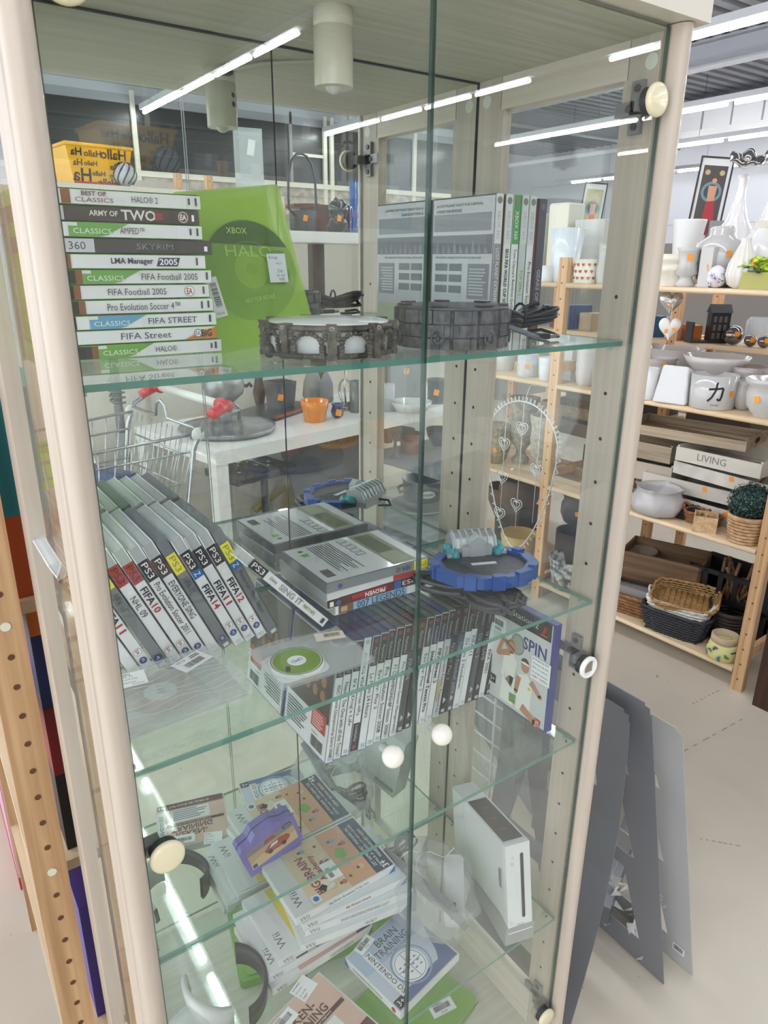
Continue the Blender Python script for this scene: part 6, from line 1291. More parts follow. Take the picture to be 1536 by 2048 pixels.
# framed prints standing further back, on a high cabinet
hc = thing('storage_cupboard', 'tall grey-brown cupboard far behind the racks carrying the framed prints', 'cupboard', T(5.35, 4.2, 0)); MB().box(-.3, .3, -2.2, 2.2, 0, 1.70, P('#76706a', .6)).build('cupboard_body', hc)
def frame(lab, uv, x, wpx, hpx, fig, dress, bgc, tilt):
    p = on(0, x, *uv); s = dep(p) / FPX; w_ = wpx * s * 1.0; h_ = hpx * s; base = Vector((p.x, p.y, 1.7005))
    g = thing('framed_print', lab, 'framed picture', T(base) @ Rz(-48) @ Rx(-6) @ Ry(tilt), 'framed art prints')
    m = MB(); b_ = w_ * .05
    for a_ in ((-w_ / 2, w_ / 2, 0, b_), (-w_ / 2, w_ / 2, h_ - b_, h_), (-w_ / 2, -w_ / 2 + b_, b_, h_ - b_), (w_ / 2 - b_, w_ / 2, b_, h_ - b_)): m.box(a_[0], a_[1], -.01, .015, a_[2], a_[3], BLACK)
    m.build('frame', g); m = MB(); Q = T(0, -.001, 0) @ SPINE; m.prect(Q, -w_ / 2 + b_, w_ / 2 - b_, b_, h_ - b_, P('#dcdcdc', .5)); k = w_ * .36
    m.prect(Q, -k, k, h_ * .1, h_ * .9, bgc, .0005); m.pdisc(Q, 0, h_ * .6, k * .85, P('#6c8a96', .5), .001, k * .62, 30); m.pdisc(Q, 0, h_ * .6, k * .6, P('#33464e', .5), .0012, 0, 30)
    for sx_ in (-1, 1): m.pdisc(Q, sx_ * k * .6, h_ * .82, k * .22, P('#b9a878', .5), .001, 0, 16)
    m.ppoly(Q, [(-k * .25, h_ * .5), (k * .4, h_ * .52), (k * .6, h_ * .35), (k * .8, h_ * .1), (-k * .6, h_ * .1), (-k * .3, h_ * .3)], dress, .0015); m.pdisc(Q, k * .1, h_ * .73, k * .2, P('#c9967a', .5), .002, 0, 16); m.ppoly(Q, [(-k * .3, h_ * .67), (k * .42, h_ * .67), (k * .38, h_ * .5), (-k * .22, h_ * .49)], P('#c9967a', .5), .0022)
    m.build('print', g)
frame('framed art print of a woman in a red dress on dark ground', (1402, 470), 5.2, 62, 160, 0, P('#a82c38', .5), P('#4a4440', .5), 5)
frame('paler framed art print of a figure in an orange-red dress seen through the cabinet glass', (1172, 480), 5.5, 44, 118, 0, P('#d4553c', .5), P('#b9b48a', .5), 5)
p = on(0, 5.2, 1390, 470); 
for k in range(3): tag(MB().box(-.022, .022, -.07, .07, 0, .17, P(('#8a8a8c', '#3a3c42', '#55565c')[k], .4)).build('file_box', None, .002, 2, T(p.x - .12, p.y - .28 - k * .0, 1.7005) @ Rz(42) @ T(k * .05, 0, 0)), ('light grey upright file box in front of the red-dress print', 'black upright file box, middle of three before the red-dress print', 'dark grey upright file box, rightmost before the red-dress print')[k], 'file box', 'file boxes on the far cupboard')
p = on(0, 5.3, 1203, 468); tag(MB().lathe([(.04, 0), (.045, .02), (.015, .04), (.03, .1), (.02, .15), (.025, .18), (.0001, .2)], BLACK, 14).build('figurine', None, 0, 2, T(p.x, p.y, 1.7005)), 'small black figurine beside the pale framed print', 'figurine')
# dark cabinet at the lower right
g = thing('dark_wood_rack', 'dark brown slatted wooden rack standing at the right end of the pine rack', 'rack', T(1.61, .47, 0) @ Rz(3)); m = MB(); m.box(0, .4, -.6, -.57 + .57, 0, .09, DARKW); m.build('plinth', g)
for y in (0, -.3): MB().box(0, .045, y - .045, y, .09, 1.0, DARKW).build('post', g)
for z_ in (.12, .36, .62, .9): MB().box(0, .04, -.6, -.045, z_, z_ + .035, DARKW).build('rail', g)
MB().box(.05, .07, -.6, -.0, .09, 1.0, P('#3a2018', .5)).build('back_board', g)

# grey metal panels leaning beside the cabinet
def panel(lab, pb, pt, yb, mat, curve=0, name='metal_divider'):
    # pb front-bottom corner, pt front-top corner, yb depth to the back
    g = thing(name, lab, 'metal divider', T(pb), 'grey metal dividers leaning beside the cabinet'); pb = Vector(pb); pt = Vector(pt); U = (pt - pb); h = U.length; ut = U.normalized(); L = yb
    ya = Vector((0, 1, 0)); nn = ya.cross(ut).normalized(); th = .0016
    N = 24
    def X(s_, f): # s_ along depth 0..L, f height 0..1
        off = -curve * math.sin(PI * f * .9) + curve * .0
        return U * f * 1.0 + ya * s_ + nn * off
    m = MB(); rows = [0, .08]; cells = []
    # three trapezoid windows between two side bands
    s0, s1 = .092, L - .092
    wins = [(.10, .36), (.42, .66), (.72, .90)]
    def strip(sa, sb, fa, fb, k=6):
        for i in range(k):
            f0 = fa + (fb - fa) * i / k; f1 = fa + (fb - fa) * (i + 1) / k
            q = lambda s_, f: (s_(f) if callable(s_) else s_)
            a_, b_, c_, d_ = X(q(sa, f0), f0), X(q(sb, f0), f0), X(q(sb, f1), f1), X(q(sa, f1), f1)
            vs = [a_, b_, c_, d_] + [v + nn * th for v in (a_, b_, c_, d_)]
            m.add(vs, [(3, 2, 1, 0), (4, 5, 6, 7), (0, 1, 5, 4), (1, 2, 6, 5), (2, 3, 7, 6), (3, 0, 4, 7)], mat)
    strip(0, s0 - .03, 0, .97); strip(s1 + .03, L, 0, .97); strip(.004, L - .004, .97, .99, 1); strip(.015, L - .015, .99, 1, 1)
    fprev = 0
    for fa, fb in wins:
        strip(s0 - .03, s1 + .03, fprev, fa); fprev = fb
        strip(s0 - .03, (lambda fa, fb: lambda f: s0 - .03 + .03 * (f - fa) / (fb - fa))(fa, fb), fa, fb); strip((lambda fa, fb: lambda f: s1 + .03 - .03 * (f - fa) / (fb - fa))(fa, fb), s1 + .03, fa, fb)
    strip(s0 - .03, s1 + .03, fprev, .97)
    o = m.build('sheet', g)
    return g, X, nn
GM = P('#7b7d83', .4, .2); GM2 = P('#bfc0bf', .45, .1)
panel('dark grey curved metal panel nearest the cabinet post', (.135, .042, .0005), (.25, .09, .72), .34, GM, curve=-.05)
panel('dark grey metal panel with cut-outs, middle one of the three', (.40, -.004, .0005), (.30, .07, .73), .38, P('#86888e', .4, .2))
g, X, nn = panel('light grey metal panel with a small barcode label, furthest right of the three', (.4724, -.0285, .0005), (.40, .055, .64), .42, GM2)
m = MB(); c = X(.05, .055) ; Q = axes(c + nn * -.001, (0, -1, 0), X(.05, .2) - X(.05, .1)); m.prect(Q, 0, .03, 0, .022, PAPER); m.barcode(Q, .003, .004, .024, .014, .0003); Q2 = axes(c + nn * .003, (0, -1, 0), X(.05, .2) - X(.05, .1)); m.prect(Q2, 0, .03, 0, .022, PAPER); m.build('barcode_label', g)
# grey folding table and white wire racks between cabinet and rack
g = thing('wire_shoe_rack', 'white wire grid rack lying low behind the right side of the cabinet', 'wire rack', T(.33, .45, 0)); m = MB(); WR = P('#e4e6e6', .3)
for k in range(9): m.tube([(0, -.02 + .0 * k, .05 + k * .06), (0, .22, .05 + k * .06)], .0028, WR, 5)
for k in range(4): m.tube([(0, -.02 + k * .08, .03), (0, -.02 + k * .08, .55)], .0036, WR, 5)
m.tube([(0, -.02, .0), (0, -.02, .58), (0, .22, .58), (0, .22, 0)], .006, WR, 6); m.build('wire_grid', g)
g = thing('metal_channel', 'grey folded metal channels lying on the floor behind the leaning panels', 'metal rail', T(.62, .22, 0) @ Rz(25)); m = MB()
for k in range(3): m.box(-.25, .3, -.06 + k * .09, -.02 + k * .09, .0005 + k * .05, .05 + k * .05, P(('#b9bbbd', '#75787d', '#9a9c9f')[k], .35, .3))
m.build('channel_stack', g, .002)
g = thing('folding_table', 'grey folding table top leaning low behind the cabinet', 'table', T(.62, .72, 0) @ Rz(-20)); MB().box(-.02, .0, -.3, .3, .0005, .5, P('#85888c', .5)).build('table_top', g, .003)
m = MB(); m.tube([(-.03, -.25, .0), (-.03, -.25, .5)], .01, P('#a9abad', .3, .5), 8); m.tube([(-.03, .25, 0), (-.03, .25, .5)], .01, P('#a9abad', .3, .5), 8); m.build('table_leg', g)
g = thing('bubble_wrap', 'crumpled clear packaging on the floor between the leaning panels', 'packaging', T(.43, .12, 0)); m = MB(); R_ = random.Random(6)
for k in range(36): c = Vector((R_.uniform(-.03, .02), R_.uniform(-.07, .09), R_.uniform(.02, .2))); m.add([c + Vector((R_.uniform(-.03, .03), R_.uniform(-.03, .03), R_.uniform(-.03, .03))) * .7 for _ in range(3)], [(0, 1, 2)], P('#dcdcd6', .15, alpha=.6, coat=1))
m.build('film', g)
# ------------------------------------------------------------ pine rack at the far left, with boxes
lr = thing('pine_shelf_rack', 'pine rack with drilled uprights at the left edge of the picture, holding boxed toys', 'shelving', T(-.722, .335, 0))
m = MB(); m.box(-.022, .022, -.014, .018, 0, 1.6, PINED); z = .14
k = 0
while z < 1.55:
    if k % 9 != 4: m.pdisc(axes((0.002, -.0146, z), (1, 0, 0), (0, 0, 1)), 0, 0, .0042, P('#5e3a22', .8), 0, 0, 14)
    else: m.M = T(.002, -.014, z) @ Rx(90); m.cyl(.006, 0, .002, P('#d9d8c8', .3), 16); m.M = Matrix.Identity(4)
    z += .0435; k += 1
m.build('upright', lr, .0012, 1)
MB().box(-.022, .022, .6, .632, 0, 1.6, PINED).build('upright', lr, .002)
for z_ in (.26, .62, .93, 1.06): MB().box(-.008, .012, .018, .6, z_ - .02, z_ + .02, PINE).build('crossbar', lr)
for z_ in (.30, .66, 1.09): MB().box(-.02, .55, .024, .6, z_, z_ + .018, PINEY).build('shelf_board', lr)
def bx(lab, x0, x1, y0, y1, z0, z1, mat, cat='box', name='toy_box', prints=None, grp='boxed toys on the left pine rack'):
    c = ((x0 + x1) / 2, (y0 + y1) / 2, z0); g = thing(name, lab, cat, T(c), grp); w_, d_ = (x1 - x0) / 2, (y1 - y0) / 2
    m = MB().box(-w_, w_, -d_, d_, 0, z1 - z0, mat)
    if prints: prints(m, axes((-w_, -d_ - .0006, 0), (1, 0, 0), (0, 0, 1)), 2 * w_, z1 - z0)
    m.build('box_body', g)
    return g
bx('orange box on the left rack beside the cabinet', -.735, -.50, .37, .55, 1.1085, 1.22, P('#c4571c', .5), 'box', 'orange_box')
bx('teal box above the orange box on the left rack', -.735, -.50, .37, .55, 1.2203, 1.38, P('#2f8a92', .5))
def navy(m, Q, w, h):
    m.prect(Q, 0, w, h * .74, h, P('#e07a2c', .5)); m.ptext(Q, 'apr', w * .2, h * .62, h * .12, P('#e88a6a', .5), .0004, w * .6); m.pdisc(Q, w * .32, h * .28, h * .07, WT, .0004, h * .055); m.ptext(Q, '3', w * .3, h * .28, h * .07, WT, .0005); m.ppoly(Q, [(w * .6, h * .1), (w * .8, h * .1), (w * .76, h * .45), (w * .66, h * .5)], WT, .0004)
bx('navy and orange boxed game on the left rack below the orange box', -.690, -.50, .38, .56, .93, 1.085, P('#232f66', .4), prints=navy)
bx('dark red box under the navy boxed game on the left rack', -.690, -.50, .38, .56, .815, .9295, P('#8a2428', .5))
bx('black box low on the left rack under the dark red box', -.690, -.50, .38, .56, .6785, .8145, P('#1c1c20', .5))
g = bx('large pink box with red edges standing on the floor behind the pine upright', -.745, -.45, 1.08, 1.6, 0.0005, .5, P('#d3a4b4', .4), prints=lambda m, Q, w, h: (m.prect(Q, 0, w, 0, h * .08, P('#a82c3c', .5)), m.prect(Q, 0, w, h * .85, h, P('#b02430', .5)), m.box(-w / 2 - .001, -w / 2, -.26, .26, h * .85, h, P('#b02430', .5)), m.box(-w / 2 - .001, -w / 2, -.26, .26, 0, .03, P('#b02430', .5))), grp='boxes on the floor')
bx('purple patterned toy box low on the left rack', -.690, -.50, .38, .5, .3185, .56, P('#4a3f9a', .4), prints=lambda m, Q, w, h: [m.pdisc(Q, w * (.2 + .3 * (k % 3)), h * (.2 + .28 * (k // 3)), h * .1, P(('#d9d3e8', '#7a3c8a', '#b03050')[k % 3], .5), .0003 + k * .00005) for k in range(9)])

# ------------------------------------------------------------ things standing behind the photographer's side, seen in the mirror
def vz(u, v, z): return mir(on(2, z, u, v))
def vy(u, v, yv): return mir(on(1, yv, u, v))
def sc_(p): return dep(mir(p)) / FPX
GM_ = 'metal and ceramic ware on the white table seen in the mirror'
# white table
TC = mir((1.06, 2.28 + .30, .75)); TW = P('#e6e4e2', .35, coat=.2)
tb = thing('white_table', 'long white table with thick legs seen in the mirror behind the trolley', 'table', T(.987, -2.113, 0) @ Rz(-11.5), 'white tables seen in the mirror')
MB().box(-.77, 1.3, -.36, .34, .69, .75, TW).build('table_top', tb, .004)
for x in (-.735, 1.26):
    for y in (-.33, .305): MB().box(x - .03, x + .03, y - .03, y + .03, 0, .69, TW).build('leg', tb, .003)
MB().box(-.70, 1.23, -.32, -.30, .6, .69, TW).build('apron', tb)
q2 = thing('white_table', 'shorter lower white table seen in the mirror behind the trolley basket', 'table', T(-.36, -2.3, 0) @ Rz(8), 'white tables seen in the mirror')
MB().box(-.45, .30, -.28, .27, .61, .66, TW).build('table_top', q2, .004)
for x in (-.42, .27):
    for y in (-.25, .24): MB().box(x - .03, x + .03, y - .03, y + .03, 0, .61, TW).build('leg', q2, .003)
def mpot(lab, u, v, wpx, hpx, prof, mat, cat='pot', name='pot', z=.75, grp=GM_, stick=None, flute=None, extra=None, n=32, sq=False):
    p = vz(u, v, z); s = sc_(p); R0 = wpx * s / 2; Hh = hpx * s; g = thing(name, lab, cat, T(p.x, p.y, z + .0006), grp)
    pr = [(max(a * R0, 1e-5), b * Hh) for a, b in prof]; m = MB()
    if sq: m.M = Rz(45 - 8); m.lathe([(a * 1.1, b) for a, b in pr], mat, 4); m.sm = [False] * len(m.sm)
    else: m.lathe(pr, mat, n, flute=flute)
    m.build('body', g)
    if stick:
        m = MB(); d = mir(CAM) - p; az = math.degrees(math.atan2(d.y, d.x)) + stick[0]; z_ = stick[1] * Hh
        rr = next((pr[i][0] + (pr[i + 1][0] - pr[i][0]) * (z_ - pr[i][1]) / max(pr[i + 1][1] - pr[i][1], 1e-6) for i in range(len(pr) - 1) if pr[i][1] <= z_ <= pr[i + 1][1]), R0)
        tagp(m, rr + .004, z_, az, .03, .034); m.build('price_sticker', g)
    if extra: extra(g, R0, Hh)
    return g
PEW = P('#a2a2a5', .25, .6)
disc_ = [(.92, 0), (1, .4), (1, 1), (.95, .8), (0, .5)]
mpot('large round pewter tray at the left end of the white table', 456, 862, 190, 12, disc_, P('#8f9093', .25, .5), 'tray', 'round_tray', n=48)
def kettle(g, R0, Hh):
    m = MB()
    for k in range(3):
        a_ = 2 * PI * k / 3; m.tube([(R0 * .3 * math.cos(a_), R0 * .3 * math.sin(a_), Hh * .38), (R0 * .75 * math.cos(a_), R0 * .75 * math.sin(a_), Hh * .2), (R0 * .7 * math.cos(a_), R0 * .7 * math.sin(a_), .0)], .009, PEW, 6)
    m.tube([(R0 * .7 * math.cos(2 * PI * i / 20), R0 * .7 * math.sin(2 * PI * i / 20), Hh * .2) for i in range(20)], .007, PEW, 6, True); m.lathe([(.03, .0), (.035, .03), (.03, .06)], PEW, 16); m.build('stand', g)
    m = MB(); m.tube([(R0 * .95, 0, Hh * .62), (R0 * 1.2, 0, Hh * .6), (R0 * 1.35, 0, Hh * .64), (R0 * 1.45, 0, Hh * .58)], .009, P('#3c3c40', .3, .6), 6); m.tube([(-R0 * .8, 0, Hh * .7), (-R0 * 1.1, .0, Hh * .95), (-R0 * 1.3, 0, Hh * 1.25)], .012, PEW, 8); m.build('spout', g)
p0_ = mpot('round silver samovar-like kettle on a stand standing on the pewter tray', 452, 850, 82, 108, [(.0, .32), (.5, .36), (.9, .5), (1, .66), (.9, .84), (.55, .98), (.5, 1.0), (.0, 1.02)], PEW, 'kettle', 'silver_kettle', z=.75, stick=(12, .86), extra=kettle); p0_.location.z += .022
mpot('square dark grey pot on a dark tray behind the kettle', 562, 818, 60, 56, [(.8, 0), (1, 1), (.9, 1), (.8, .2), (0, .2)], P('#57585e', .4, .3), 'pot', 'square_pot', stick=(0, .5), sq=True)
mpot('dark slim vase behind the square dark pot', 520, 812, 26, 66, [(.6, 0), (1, .4), (.6, .8), (.7, 1), (0, 1)], P('#3c3d43', .4), 'vase', 'vase')
mpot('grey pointed cone vase behind the orange pot', 626, 800, 42, 70, [(.8, 0), (1, .15), (.85, .5), (.45, .85), (.15, 1), (0, 1)], P('#8b8885', .6, bump=(60, .5)), 'vase', 'cone_vase')
mpot('grey pierced star lantern right of the cone vase', 653, 804, 28, 62, [(.8, 0), (1, .05), (.95, .6), (.5, .85), (.1, 1), (0, 1)], P('#7c7d82', .4, .5, bump=(200, 1.0)), 'lantern', 'lantern')
mpot('bright orange ribbed glass pot on the white table', 630, 842, 56, 42, [(.72, 0), (.78, .05), (.88, .55), (.94, .6), (1, 1), (.93, 1), (.7, .08), (0, .08)], P('#f08a1c', .15, alpha=.92, coat=.6), 'pot', 'orange_pot')
mpot('small round cobalt blue jar beside the orange pot', 675, 835, 27, 28, [(.5, 0), (.9, .2), (1, .45), (.75, .8), (.9, 1), (.8, 1), (0, .8)], P('#2c3470', .12, coat=.6), 'jar', 'blue_jar', stick=(-10, .45))
mpot('grey metal cylinder vase half hidden behind the cabinet stile in the mirror', 712, 824, 26, 62, strt, P('#77787a', .35, .5), 'vase', 'cylinder_vase')
mpot('grey cylinder vase just right of the reflected stile', 776, 822, 26, 54, strt, P('#9a9b9e', .4, .3), 'vase', 'cylinder_vase')
mpot('black ribbed flower pot with an orange sticker at the right end of the white table', 872, 806, 38, 48, [(.86, 0), (.9, .1), (.95, .85), (1, .88), (1, 1), (.9, 1), (0, .8)], P('#26262a', .4), 'pot', 'black_pot', stick=(0, .5), flute=(30, .015), n=90)
g = mpot('white oval dish with cut-out handles near the right end of the white table', 822, 822, 84, 20, [(.7, 0), (.8, .2), (1, 1), (.95, 1), (.75, .3), (0, .25)], CER, 'dish', 'oval_dish'); g.rotation_euler = (0, 0, .3)
mpot('tall grey slatted board vase at the back of the white table', 812, 798, 60, 96, [(.9, 0), (1, 1), (.9, 1), (0, .9)], P('#76777b', .5), 'vase', 'square_vase', sq=True, stick=(0, .62))
def ringx(g, R0, Hh): m = MB(); m.tube([(.0, R0 * 1.1 * math.cos(t), Hh + R0 * 1.1 + R0 * 1.1 * math.sin(t)) for t in [2 * PI * i / 24 for i in range(24)]], .007, CHROME, 6, True); m.tube([(0, 0, Hh), (-.04, .05, Hh + .1), (0, .0, Hh + .2)], .005, CHROME, 6); m.build('metal_loop', g)
mpot('silver candle holder with loops behind the blue jar', 692, 818, 44, 10, disc_, P('#8d8e90', .2, .9), 'candle holder', 'candle_holder', extra=ringx)
p = vz(548, 832, .75); g = thing('dark_tray', 'dark rectangular tray with a red edge under the square pot on the white table', 'tray', T(p.x + .1, p.y - .12, .7506) @ Rz(-30), GM_); MB().box(-.26, .22, -.16, .14, 0, .012, P('#3b3437', .3)).build('tray_base', g, .003); MB().box(-.26, .22, .132, .14, .012, .024, P('#a8482c', .4)).build('tray_edge', g, .002)
# under the table
p = vz(505, 935, .45); g = thing('folding_stool', 'dark grey metal stool with crumpled foil on it under the white table', 'stool', T(p.x, p.y - .02, 0) @ Rz(-12)); MB().box(-.2, .2, -.15, .15, .41, .45, DGREY).build('seat', g, .004)
for x in (-.16, .16): m = MB(); m.tube([(x, -.1, .41), (x, -.1, .03)], .022, P('#2e3036', .4), 8); m.tube([(x, -.1, .03), (x, .14, .012)], .014, P('#2e3036', .4), 6); m.build('leg', g)
m = MB(); R_ = random.Random(2)
for k in range(26): c = Vector((R_.uniform(-.15, .08), R_.uniform(-.1, .1), .458)); m.add([c + Vector((R_.uniform(-.03, .03), R_.uniform(-.03, .03), R_.uniform(0, .02))) for _ in range(3)], [(0, 1, 2)], P('#c9ccce', .15, .8))
m.build('foil', g)
p = vz(560, 1030, .02); g = thing('wooden_sledge', 'mustard yellow wooden stand leaning under the white table', 'stand', T(p.x + .08, p.y + .02, 0) @ Rz(-10) @ Ry(10)); MU = P('#a38c2c', .5)
MB().add([(-.1, -.02, .001), (.12, -.02, .001), (.04, -.02, .62), (-.04, -.02, .62), (-.1, .03, .001), (.12, .03, .001), (.04, .03, .62), (-.04, .03, .62)], [(0, 1, 2, 3), (7, 6, 5, 4), (0, 4, 5, 1), (1, 5, 6, 2), (2, 6, 7, 3), (3, 7, 4, 0)], MU).build('front_board', g, .003)
m = MB(); m.tube([(-.3, .0, .06), (-.1, .02, .2)], .02, MU, 6); m.tube([(.0, 0, .55), (.0, .0, .68)], .018, MU, 6); m.build('strut', g)
p = vz(640, 950, .4); g = thing('grey_sheet_board', 'large grey rounded board leaning under the white table in front of the shelf', 'board', T(p.x + .05, p.y - .02, 0) @ Rz(-8) @ Rx(28)); m = MB(); m.M = Rx(90); m.rbox(-.12, .5, 0.002, .6, -.008, .008, .06, P('#5d6066', .35, coat=.3)); m.build('board_sheet', g, .002)
p = vz(700, 905, .45); g = thing('fur_cushion', 'mustard yellow furry cushion on the low shelf under the white table', 'cushion', T(p.x, p.y - .15, .46)); m = MB(); R_ = random.Random(9); m.ball(.12, P('#a8782c', .9), 0, 0, .03, 1.3, 1, .35, 20)
for k in range(700): t = R_.uniform(0, 6.28); q = math.sqrt(R_.random()); c = Vector((.155 * q * math.cos(t), .12 * q * math.sin(t), .03 + .042 * math.sqrt(max(0, 1 - q * q)))); d = Vector((R_.uniform(-.02, .02), R_.uniform(-.02, .02), .03)); m.add([c, c + Vector((.003, 0, 0)), c + d], [(0, 1, 2)], P(('#c9963c', '#b07f2a')[k % 2], .8))
m.build('fur', g)
lw = thing('low_shelf', 'low grey shelf under the white table carrying tubs and pots, seen in the mirror', 'shelf', T(1.95, -2.0, 0) @ Rz(-8)); MB().box(-.45, .7, -.3, .3, .42, .45, P('#8b8c90', .5)).build('shelf_board', lw); MB().box(-.45, .7, -.3, .34, .04, .07, P('#a9aaad', .5)).build('shelf_board', lw)
for x in (-.45, .66): MB().box(x, x + .04, -.28, -.24, 0, .66, DGREY).build('post', lw)
def tubh(g, R0, Hh):
    m = MB()
    for s_ in (-1, 1): m.tube([(s_ * R0 * .96, -.03, Hh * .8), (s_ * (R0 + .035), -.035, Hh * .72), (s_ * (R0 + .045), 0, Hh * .55), (s_ * (R0 + .035), .035, Hh * .72), (s_ * R0 * .96, .03, Hh * .8)], .009, P('#b8966a', .8), 6)
    m.build('rope_handle', g); m = MB(); d = mir(CAM) - g.location; az = math.atan2(d.y, d.x) - .25; Q = axes((R0 * .93 * math.cos(az), R0 * .93 * math.sin(az), Hh * .5), (-math.sin(az), math.cos(az), 0), (0, 0, 1)); m.pdisc(Q, 0, 0, R0 * .36, P('#e4e2da', .5), .004, 0, 30, .5); m.ptext(Q, 'HOME & GARDEN', 0, 0, R0 * .1, INKG, .006, R0 * .5, 'c'); m.build('oval_label', g)
mpot('galvanised oval tub with rope handles low under the white table in the mirror', 845, 1000, 84, 46, [(.82, 0), (.85, .1), (.88, .12), (.97, .9), (1, .95), (1, 1), (.95, 1), (.8, .05), (0, .05)], P('#9da1a6', .35, .6), 'tub', 'metal_tub', z=.07, grp='pots on the low shelf in the mirror', extra=tubh)
mpot('wide grey round tray the galvanised tub stands behind', 840, 1012, 120, 6, disc_, P('#b3b4b6', .4), 'tray', 'round_tray', z=.07, grp='pots on the low shelf in the mirror')
mpot('copper brown pot on the low shelf just left of the door gap', 822, 905, 44, 40, strt, P('#8a4a30', .4, .4), 'pot', 'copper_pot', z=.45, grp='pots on the low shelf in the mirror')
mpot('terracotta flower bowl behind the copper pot', 800, 880, 60, 22, bowl, P('#a0603c', .6), 'bowl', 'bowl', z=.45, grp='pots on the low shelf in the mirror')
mpot('dark fluted bowl on the low shelf right of the door gap', 876, 890, 50, 34, bowl, P('#3a3b40', .4), 'bowl', 'bowl', z=.45, grp='pots on the low shelf in the mirror')
mpot('dark grey candle stand on the low shelf beside the reflected stile', 790, 915, 26, 60, [(1, 0), (.4, .1), (.2, .5), (.9, .9), (1, 1), (0, 1)], P('#4a4b50', .4), 'candle holder', 'candle_stand', z=.45, grp='pots on the low shelf in the mirror')

# upper white shelf with cauldron and sculpture
us = thing('white_wall_shelf', 'thick white shelf carrying a black cauldron and a dark sculpture', 'shelf', T(1.95, 2 * D - 4.32, 0)); MB().box(-.75, .9, -.28, .28, 1.65, 1.722, TW).build('shelf_board', us, .003)
for x, w_ in ((.08, .1),): MB().box(x, x + w_, -.2, -.12, 0, 1.65, DARKW).build('dark_post', us)
MB().box(-.22, -.17, -.2, -.15, 0, 1.65, DARKW).build('dark_post', us); MB().box(.8, .86, -.2, -.14, 0, 1.65, DARKW).build('dark_post', us); MB().box(-.72, -.66, -.2, -.14, 0, 1.65, DARKW).build('dark_post', us)
def up_(u, yv=4.2): p = vy(u, 470, yv); return Vector((p.x, p.y, 1.7226))
p = up_(607); g = thing('iron_cauldron', 'black iron cauldron with a tall arched handle on the upper white shelf', 'cauldron', T(p)); s = sc_(p); r = 27 * s
m = MB(); m.lathe([(r * .9, 0), (r, .02), (r, 38 * s), (r * .95, 39 * s), (r * .95, 5 * s), (.0001, 5 * s)], P('#3a3a40', .4), 30); m.build('cauldron_body', g)
dx = Vector((.92, -.38, 0)); m = MB(); m.tube([dx * (r * (1.0 if z_ < 40 else 1.28) * k) + Vector((0, 0, z_ * s)) for k, z_ in ((-1.0, 30), (-1.2, 40), (-1.25, 60), (-1.2, 95), (-.9, 125), (-.45, 138), (0, 141), (.45, 138), (.9, 125), (1.2, 95), (1.25, 60), (1.2, 40), (1.0, 30))], .009, P('#2a2a2e', .4), 6); m.build('arched_handle', g)
m = MB(); d = (mir(CAM) - p).normalized(); az = math.atan2(d.y, d.x); tagp(m, r + .003, 24 * s, math.degrees(az) - 10, .03, .04); m.build('price_sticker', g)
p = up_(676); g = thing('dark_sculpture', 'dark glossy carved head sculpture with an orange sticker on the upper white shelf', 'sculpture', T(p)); s = sc_(p); m = MB(); R_ = random.Random(14)
m.ball(22 * s, P('#26262a', .2, coat=.5), 0, 0, 42 * s, 1, .9, .9, 18); m.ball(18 * s, P('#26262a', .2, coat=.5), 0, 0, 18 * s, 1.1, 1, 1.0, 16)
for k in range(22): m.ball(R_.uniform(4, 8) * s, P('#2d2d32', .2, coat=.5), R_.uniform(-18, 18) * s, R_.uniform(-14, 14) * s, R_.uniform(8, 60) * s, 1, 1, 1.3, 10)
m.build('carved_body', g); m = MB(); tagp(m, 24 * s, 26 * s, math.degrees(az) - 5, .03, .04); m.build('price_sticker', g)
p = up_(708, 4.25); s = sc_(p); g = thing('blue_glass_column', 'tall blue glass column vase at the right end of the upper white shelf', 'vase', T(p)); MB().lathe([(9 * s, 0), (9 * s, 96 * s), (7 * s, 96 * s), (7 * s, 5 * s), (.0001, 5 * s)], P('#3c6ab8', .1, alpha=.8, coat=1, bump=(30, 1)), 12).build('glass_body', g)
p = up_(560, 4.15); s = sc_(p); g = thing('orange_bucket', 'orange bucket half hidden behind the green case at the left of the upper white shelf', 'bucket', T(p)); MB().lathe([(11 * s, 0), (14 * s, 52 * s), (13 * s, 52 * s), (10 * s, 3 * s), (.0001, 3 * s)], P('#e8803a', .4), 24).build('bucket_body', g); m = MB(); tagp(m, 13.4 * s, 32 * s, math.degrees(az), .03, .04); m.build('price_sticker', g)
p = vy(665, 395, 4.6); g = thing('dark_wood_cabinet', 'dark brown wooden cabinet top behind the sculpture, seen in the mirror', 'cabinet', T(p.x + .1, p.y, 1.7226) @ Rz(10)); MB().box(-.32, .12, -.12, .12, 0, .19, P('#5a2e28', .4)).box(-.45, .15, -.14, .14, .19, .21, P('#5a2e28', .4)).build('cabinet_body', g, .003)
